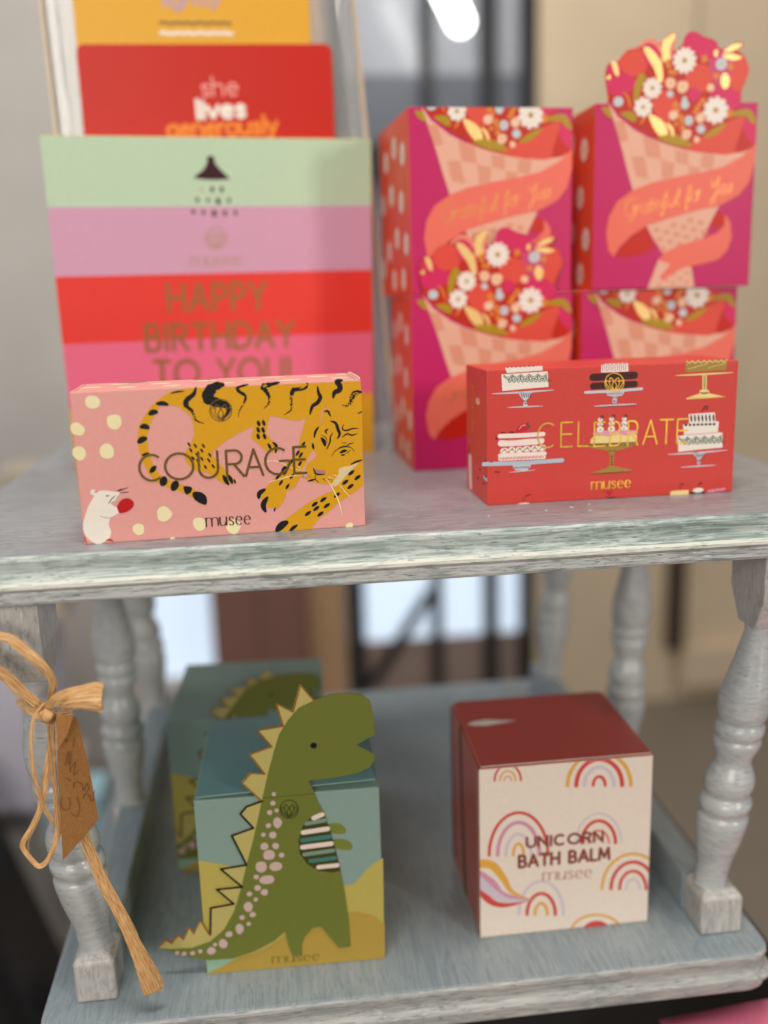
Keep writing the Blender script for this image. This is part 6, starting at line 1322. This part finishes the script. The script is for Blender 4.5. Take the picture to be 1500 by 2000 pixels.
for xb, xt, y in ((-.187, -.188, .225), (.2235, .2310, .225), (-.1870, -.1990, .415), (.2165, .2290, .415)):
    post(xb, y, xt, y, (xb-.012, xb+.012, y-.014, y+.014), (xt-.017, xt+.017, y-.02, y+.02), zf=-.262+.0002)
# pale specks of loose paint near the cake box
for sx_, sy_ in ((.118, .040), (.131, .046), (.100, .034), (.064, .030), (.126, .030)):
    b_ = MB(); b_.add([(0,0,0),(.0016,.0004,0),(.0021,.0013,.0002),(.0006,.0015,.0001),(0,0,.0004),(.0016,.0004,.0004),(.0021,.0013,.0006),(.0006,.0015,.0005)], [(4,5,6,7),(3,2,1,0),(0,1,5,4),(1,2,6,5),(2,3,7,6),(3,0,4,7)], 'shelf_ridge_paint')
    o = b_.build('paint_chip', loc=(sx_, sy_, .00005), rotz=sx_*70); tag(o, 'tiny pale paint chip lying on the shelf before the red cake box', 'paint chip', 'paint chips before the cake box')
# pink cloth in front of the base
b_ = MB(); nx, ny = 24, 10; V = []
for j in range(ny+1):
    for i in range(nx+1):
        u, v_ = i/nx, j/ny; V.append((.178+.30*u, .028-.13*v_, -.3515-.10*v_**1.6+.030*max(0,u-.12)*1.0+.003*math.sin(u*9+v_*4)-.0*u))
b_.add(V, [(j*(nx+1)+i, (j+1)*(nx+1)+i, (j+1)*(nx+1)+i+1, j*(nx+1)+i+1) for j in range(ny) for i in range(nx)], 'pink_cloth', True)
o = b_.build('draped_cloth'); sd = o.modifiers.new('solid', 'SOLIDIFY'); sd.thickness = .0015; tag(o, 'pink cloth corner below the front right of the lower shelf', 'cloth')

# ================================================================ striped birthday box
BD = thing('gift_box', 'tall box with mint lilac red and pink stripes behind the tiger box', 'gift box', (-.2078, .2501, 0), R(8.5))
Wb, Hb = .2365, .2455
b_ = carton_mesh(Wb, Hb, .055, dict(front='byellow', left='bpink', right='bred', top='mint'))
ink_, foil_ = split(ART['bday'], 0)
def btf(u, v, o): return (u*mm, -o*mm, v*mm)
Drawer(b_, btf).draw(ink_)
taper = lambda me: [setattr(v, 'co', Vector((v.co.x+(v.co.z/Hb)*(-.004 if v.co.x < Wb/2 else .008), v.co.y+v.co.z*.0, v.co.z))) for v in me.vertices]
def skew(o):
    for v in o.data.vertices:
        t_ = v.co.z/Hb; f_ = v.co.x/Wb; v.co.x += t_*((-.002)*(1-f_)+.006*f_)
o = b_.build('carton', BD); skew(o)
b_ = MB(); Drawer(b_, btf).draw(foil_); o = b_.build('foil_lettering', BD); skew(o)

# ================================================================ bouquet boxes
def side_art(b_):
    d = Drawer(b_, on_left); rnd = random.Random(3)
    for u, v in ((22,98),(52,106),(84,100),(30,66),(66,74),(100,70),(16,36),(48,42),(80,34),(104,22),(28,12),(62,12)):
        d.daisy((u, v), 8.5, 8, 'cwhite', 'peach2', .1+rnd.random()*.01)
def bouquet_box(label, loc, rot, flap):
    t = thing('bouquet_box', label, 'gift box', loc, R(rot), 'pink bouquet boxes stacked on the right')
    b_ = carton_mesh(.118, .125, .112, dict(front='magenta', left='bcoral', right='bcoral', top='ribbon', back='magenta'), .0007)
    ink_, foil_ = split(ART['bouquet'], 0); d = Drawer(b_, front, (0, 124.8)); fl = d.draw(ART['bouquet'] if 0 else ink_); side_art(b_)
    fl = [i for i in ART['bouquet'] if i[0] == 'flap'][0][4]
    b_.build('carton', t)
    b_ = MB(); Drawer(b_, front, (0, 124.8)).draw(foil_); b_.build('foil_lettering', t)
    if flap:
        pts = [p for p in fl if p[1] > 124]; pts = [(p.x, p.y) for p in catmull([(x, y, 0) for x, y in pts], 4)]
        pts = [(pts[0][0], 124.85)]+[p for p in pts if p[1] > 124.9]+[(pts[-1][0], 124.85)]
        b_ = sheet(pts, .5, 'fred', shifted(front, -.5), 'card_edge'); Drawer(b_, front, (124.8, None)).draw(ink_)
        f = b_.build('die_cut_bouquet', t); b_ = MB(); Drawer(b_, front, (124.8, None)).draw(foil_); b_.build('foil_leaves', f)
    return t
bouquet_box('open bouquet box at the lower left of the stack, flowers rising over the box above', (.0450, .186, 0), 0.3, True)
bouquet_box('bouquet box at the lower right, hidden partly by the red cake box', (.1695, .186, 0), 0.2, False)
bouquet_box('bouquet box on top of the left pile, turned to show its coral side', (.0465, .1875, .1256), 3.6, False)
bouquet_box('topmost right bouquet box with its cut out flowers standing up against the wall', (.1755, .181, .1256), 0.3, True)

# ================================================================ tiger box
t = thing('tiger_box', 'long pink soap box with a gold tiger and white mouse at the shelf edge', 'gift box', (-.1604, .017, 0), R(2.5))
b_ = carton_mesh(.153, .082, .050, dict(front='cpink'), .0007); ink_, foil_ = split(ART['tiger'], 0)
Drawer(b_, front).draw(ink_)
d = Drawer(b_, on_top(82))
for u, v, rx, ry in ((8,22,6,4),(22,38,5,4),(28,14,5,4),(45,30,6,4),(52,12,5,4),(70,36,6,4),(80,14,6,4),(95,28,5,4),(108,40,6,3),(115,14,7,4),(132,32,6,4),(143,16,5,4),(148,40,4,3)): d.ellipse((u, v), rx, ry, 'cream', .06, .15)
d.stroke([(20,46),(27,44),(36,47)], 3, 'ink', .09, 1); d.stroke([(62,46),(68,44),(76,47)], 3, 'ink', .09, 1)
d.stroke([(150.6,2),(150.6,48)], .3, 'choc', .07, 0); d.stroke([(2.2,2),(2.2,48)], .3, 'choc', .07, 0)
b_.build('carton', t)
b_ = MB(); Drawer(b_, front).draw(foil_); b_.build('foil_lettering', t)
b_ = sheet([(0,0),(2.5,-1.6),(3.5,-10),(3.5,-40),(2.0,-47),(0,-49)], .4, 'cpink', lambda u, v, o: (.1528+o*.001-.0004, (.0005-v*.001), .0822+u*.0003)); b_.build('tuck_flap', t)

# ================================================================ cake box
t = thing('cake_box', 'long red soap box printed with cakes on stands beside the shelf edge', 'gift box', (.0701, .0576, 0), R(0.8))
b_ = carton_mesh(.1568, .0815, .056, dict(front='cred'), .0008); ink_, foil_ = split(ART['cake'], 0); Drawer(b_, front).draw(ink_)
d = Drawer(b_, on_left)
d.stroke([(45,4),(46,14),(46,22)], 6, 'cwhite', .1, 0); d.stroke([(49,20),(49,30)], 3, 'choc', .1, 1); d.stroke([(0,16),(8,16.4)], 2.2, 'bluegrey', .1, 0); d.stroke([(20,61),(26,61)], 4, 'peach', .1, 0)
for u, v in ((10,12),(24,13),(4,17.5)): d.ellipse((u, v), 1.6, .8, 'ink', .12)
b_.build('carton', t)
b_ = MB(); Drawer(b_, front).draw(foil_)
d = Drawer(b_, on_left)
rnd = random.Random(5)
for i in range(14): d.stroke([(33+rnd.random()*1.5, 40+i*2.2), (38+rnd.random()*1.5, 40.8+i*2.2)], .8, 'foilgold', .12+.002*i, 0)
b_.build('foil_lettering', t)

# ================================================================ dinosaur boxes
def dino_box(label, loc, rot, standing):
    t = thing('dinosaur_box', label, 'gift box', loc, R(rot), 'dinosaur boxes on the lower shelf')
    b_ = carton_mesh(.113, .1205, .112, dict(front='dsky', left='dsky', right='sand', top='dsky', back='sand'), .0007)
    d = Drawer(b_, front); d.draw(ART['dinofront'])
    dl = Drawer(b_, on_left); dl.poly([(0,0),(111.5,0),(111.5,60),(80,72),(40,58),(0,70)], 'sand', .06)
    b_.build('carton', t)
    fl = [i for i in ART['dinocut'] if i[0] == 'flap'][0][4]; fold = 120.7
    # tuck lid, lifted a little at the right
    if standing:
        b_ = MB(); lid = [(2,1),(111,1),(111,108),(104,111),(9,111),(2,108)]
        sheet(lid, .5, 'dteal', lambda u, v, o: (u*mm, v*mm, .1206+.0012+(u/113.)*.0035*(1-v/130.)+o*mm), 'dmint', 0, b_); b_.build('tuck_lid', t)
        b_ = sheet(fl, .6, 'dspine', shifted(front, .35), 'dbrown'); Drawer(b_, shifted(front, .95)).draw(ART['dinocut']); b_.build('die_cut_dinosaur', t)
    else:
        low = Drawer(MB(), shifted(front, .35), (None, fold, .2, None)); V = [Vector((p[0], p[1], 0)) for p in fl]; T = tessellate_polygon([V])
        low.tris([[(V[i].x, V[i].y) for i in q] for q in T], 'dspine', .0); low.draw(ART['dinocut']); low.mb.build('die_cut_dinosaur', t)
        lay = lambda u, v, o: (u*mm, (v-fold)*mm+.0006, .1209+o*mm+(v-fold)*mm*.10)
        hi = Drawer(MB(), lay, (fold, None)); hi.tris([[(V[i].x, V[i].y) for i in q] for q in T], 'dspine', .0); hi.draw(ART['dinocut']); hi.mb.build('folded_dinosaur_head', t)
    return t
dino_box('front box with a green cut out dinosaur standing upright on the lower shelf', (-.1166, .0409, -.2898), -1.5, True)
dino_box('rear box with its dinosaur head folded flat, behind the upright dinosaur', (-.1445, .158, -.2898), -3.0, False)

# ================================================================ rainbow box
t = thing('rainbow_box', 'cream and red cube box printed with rainbows on the lower shelf', 'gift box', (.0611, .0474, -.2898), R(-.4))
b_ = carton_mesh(.1146, .1215, .100, dict(front='ucream', left='uside', right='ucream', top='uside', back='uside'), .0009)
Drawer(b_, front, (.3, 121.2, .3, 114.3)).draw(ART['rainbow'])
d = Drawer(b_, on_left); d.stroke([(4,4),(4,117)], 1.6, 'card_edge', .1, 0); d.stroke([(50,3),(58,60),(62,118)], 9, 'dolive', .1, 0); d.stroke([(92,3),(95,60),(96,118)], 5, 'choc', .12, 0); 
b_.build('carton', t)
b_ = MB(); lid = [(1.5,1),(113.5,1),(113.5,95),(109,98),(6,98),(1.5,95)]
sheet(lid, .6, 'uside', lambda u, v, o: (u*mm, v*mm, .1217+.0006+(v/98.)*.0016+o*mm), 'card_edge', 0, b_); Drawer(b_, lambda u, v, o: (u*mm, v*mm, .1217+.0016+(v/98.)*.0016+o*mm)).poly([(4,60),(10,63.5),(19,65),(28,62.5),(40,60),(28,57.5),(17,55.5),(9,57)], 'cwhite', .05); b_.build('tuck_lid', t)  # pale lens on the lid is a reflection streak put in as colour


# ================================================================ cards and acrylic holder behind the birthday box
def rrect(x0, y0, x1, y1, r, n=6):
    out = []
    for cx, cy, s0 in ((x1-r, y0+r, -90), (x1-r, y1-r, 0), (x0+r, y1-r, 90), (x0+r, y0+r, 180)):
        for k in range(n+1): a = R(s0+90*k/n); out.append((cx+r*math.cos(a), cy+r*math.sin(a)))
    return out
t = thing('greeting_card', 'red card reading she lives generously behind the striped box', 'card', (-.1872, .30, .2485))
b_ = sheet(rrect(0, -160, 192, 68.6, 6), 1.2, 'redcard', shifted(front, -1.2)); Drawer(b_, shifted(front, 0)).draw(ART['redcard']); b_.build('card', t)
t = thing('greeting_card', 'mustard yellow card rising highest behind the red card', 'card', (-.1870, .3035, .3190))
b_ = sheet(rrect(0, -200, 176, 70, 5), 1.2, 'yelcard', shifted(front, -1.2)); Drawer(b_, shifted(front, 0)).draw(ART['yellowcard']); b_.build('card', t)
t = thing('card_holder', 'clear acrylic card holder with bright edges around the red and yellow cards', 'card holder', (-.09, .31, 0))
def hold(name, x0, x1, y0, y1, z0, z1, mat, lean=0): 
    b_ = MB(); b_.box(x0+.09, x1+.09, y0-.31, y1-.31, z0, z1, mat, lambda p: (p[0]+(.25-p[2])*lean, p[1], p[2])); return b_.build(name, t, bevel=.0006)
hold('back_sheet', -.2060, .0280, .3105, .3135, .0005, .42, 'acrylic', .03)
hold('side_edge', -.2095, -.2065, .300, .316, .0005, .42, 'acrylic_edge', .02); hold('side_edge', .0285, .0315, .300, .316, .0005, .42, 'acrylic_edge', .07)
hold('side_wall', -.2062, -.1980, .306, .309, .0005, .42, 'acrylic', .02); hold('side_wall', .0180, .0283, .306, .309, .0005, .42, 'acrylic', .07)

# ================================================================ raffia bow and tag
def ribbon(name, path, parent, seed):
    rnd = random.Random(seed); P = catmull([p[:3] for p in path], 8); Wd = catmull([(p[3], 0, 0) for p in path], 8)
    b_ = MB(); m_ = 14; nfold = 3+seed % 3; ph = rnd.random()*6; V = []; acc = 0; org = parent.location
    for i, p in enumerate(P):
        d = (P[min(i+1, len(P)-1)]-P[max(i-1, 0)]).normalized(); view = Vector((-.05, -.50, .12))-p; view.normalize()
        s_ = d.cross(view); s_.normalize(); n_ = s_.cross(d); n_.normalize(); w_ = max(Wd[i].x, .0006)
        if n_.dot(view) < 0: n_ = -n_
        if i: acc += (P[i]-P[i-1]).length
        jit = 1+.06*math.sin(i*.25+ph)
        for side in (1, -1):
            for k in range(m_):
                q = k/(m_-1); q = q if side > 0 else 1-q; x = (q-.5)*w_*jit
                h = w_*.14*math.sin(q*math.pi)+w_*.05*math.sin(q*nfold*2*math.pi+ph+i*.03)+w_*.02*math.sin(q*17+i*.06)
                V.append(p+s_*x+n_*(h+side*.00025)-org)
                b_.uv[len(V)-1] = (q*w_*60, acc*60)
    n2 = 2*m_; b_.add(V, [(i*n2+k, i*n2+(k+1) % n2, (i+1)*n2+(k+1) % n2, (i+1)*n2+k) for i in range(len(P)-1) for k in range(n2)]+[range(n2), range((len(P)-1)*n2, len(P)*n2)], 'raffia', True)
    return b_.build(name, parent)
t = thing('raffia_bow', 'natural raffia tied in a bow around the left front post', 'bow', (-.20, .005, -.10))
for i, (nm, pth) in enumerate(RAFFIA):
    main = ribbon(nm, pth, t, i+2)
    rf = random.Random(40+i); b_ = MB()     # fine frayed fibres along the ribbon edge
    for q in range(9):
        P = catmull([p[:3] for p in pth], 4); i0 = rf.randrange(0, len(P)-6) if q < 4 else max(0, len(P)-8); i1 = min(len(P)-1, i0+5+rf.randrange(6)); sg = rf.choice((-1, 1))
        seg = []
        for j in range(i0, i1+1):
            f_ = (j-i0)/(i1-i0); d = (P[min(j+1, len(P)-1)]-P[max(j-1, 0)]).normalized(); sd = Vector((-d.z, 0, d.x)); w0 = pth[min(len(pth)-1, j//4)][3]*(.5 if q < 4 else rf.uniform(.2,.5))
            seg.append(P[j]+sd*sg*(w0+.0016*f_*f_*rf.uniform(.7,1.2))+Vector((0, -.001, 0))-t.location)
        seg.append(seg[-1]+(seg[-1]-seg[-2]).normalized()*.002*rf.random()+Vector((0, 0, -.0008)))
        seg = catmull(seg, 3); V = []
        for j, p in enumerate(seg):
            rr = .00016
            for k in range(4): a_ = math.pi/2*k; V.append(p+Vector((math.cos(a_)*rr, math.sin(a_)*rr*.5, math.sin(a_)*rr)))
        b_.add(V, [(j*4+k, j*4+(k+1) % 4, (j+1)*4+(k+1) % 4, (j+1)*4+k) for j in range(len(seg)-1) for k in range(4)], 'raffia')
    fb = b_.build('fibres', main); fb['kind'] = 'stuff'
kn = RAFFIA[3][1][0]; b_ = MB(); V = []; 
for i in range(13):
    for k in range(18):
        a = math.pi*i/12; th = 2*math.pi*k/18; r_ = .0042*(1+.14*math.sin(th*5+i)); V.append((kn[0]+.003-t.location.x+r_*math.sin(a)*math.cos(th), -.004-t.location.y+r_*.8*math.sin(a)*math.sin(th), kn[2]-.003-t.location.z+r_*.9*math.cos(a))); b_.uv[len(V)-1] = (k*.06, i*.05)
b_.add(V, [(i*18+k, i*18+(k+1) % 18, (i+1)*18+(k+1) % 18, (i+1)*18+k) for i in range(12) for k in range(18)], 'raffia', True); b_.build('knot', t)
t = thing('gift_tag', 'brown kraft paper tag with handwriting hanging from the raffia', 'tag', tuple(TAG[1])); org = t.location
def world_sheet(pts, th, mat, name):
    V = [Vector(p)-org for p in pts]; n_ = (V[2]-V[0]).cross(V[1]-V[0]).normalized(); n_ = n_ if n_.y < 0 else -n_; f = V+[v-n_*th for v in V]; N_ = len(V)
    T = tessellate_polygon([[Vector((v.x, v.z, 0)) for v in V]]); b_ = MB(); b_.add(f, [tuple(q) for q in T]+[tuple(N_+i for i in q[::-1]) for q in T]+[(i, (i+1) % N_, N_+(i+1) % N_, N_+i) for i in range(N_)], mat); return b_.build(name, t)
world_sheet(TAG, .0006, 'kraft', 'tag_sheet'); world_sheet(FOLD, .0005, 'kraft', 'folded_corner')
b_ = MB()
for sc_ in SCRIB:
    y_ = 0; P = catmull(sc_, 5); V = []
    for i, p in enumerate(P):
        d = (P[min(i+1, len(P)-1)]-P[max(i-1, 0)]); d = Vector((d.x, 0, d.z)).normalized(); n_ = Vector((-d.z, 0, d.x)); V += [p+n_*.00018-org, p-n_*.00018-org]
    b_.add(V, [(2*i, 2*i+1, 2*i+3, 2*i+2) for i in range(len(P)-1)], 'pencil')
b_.build('handwriting', t)
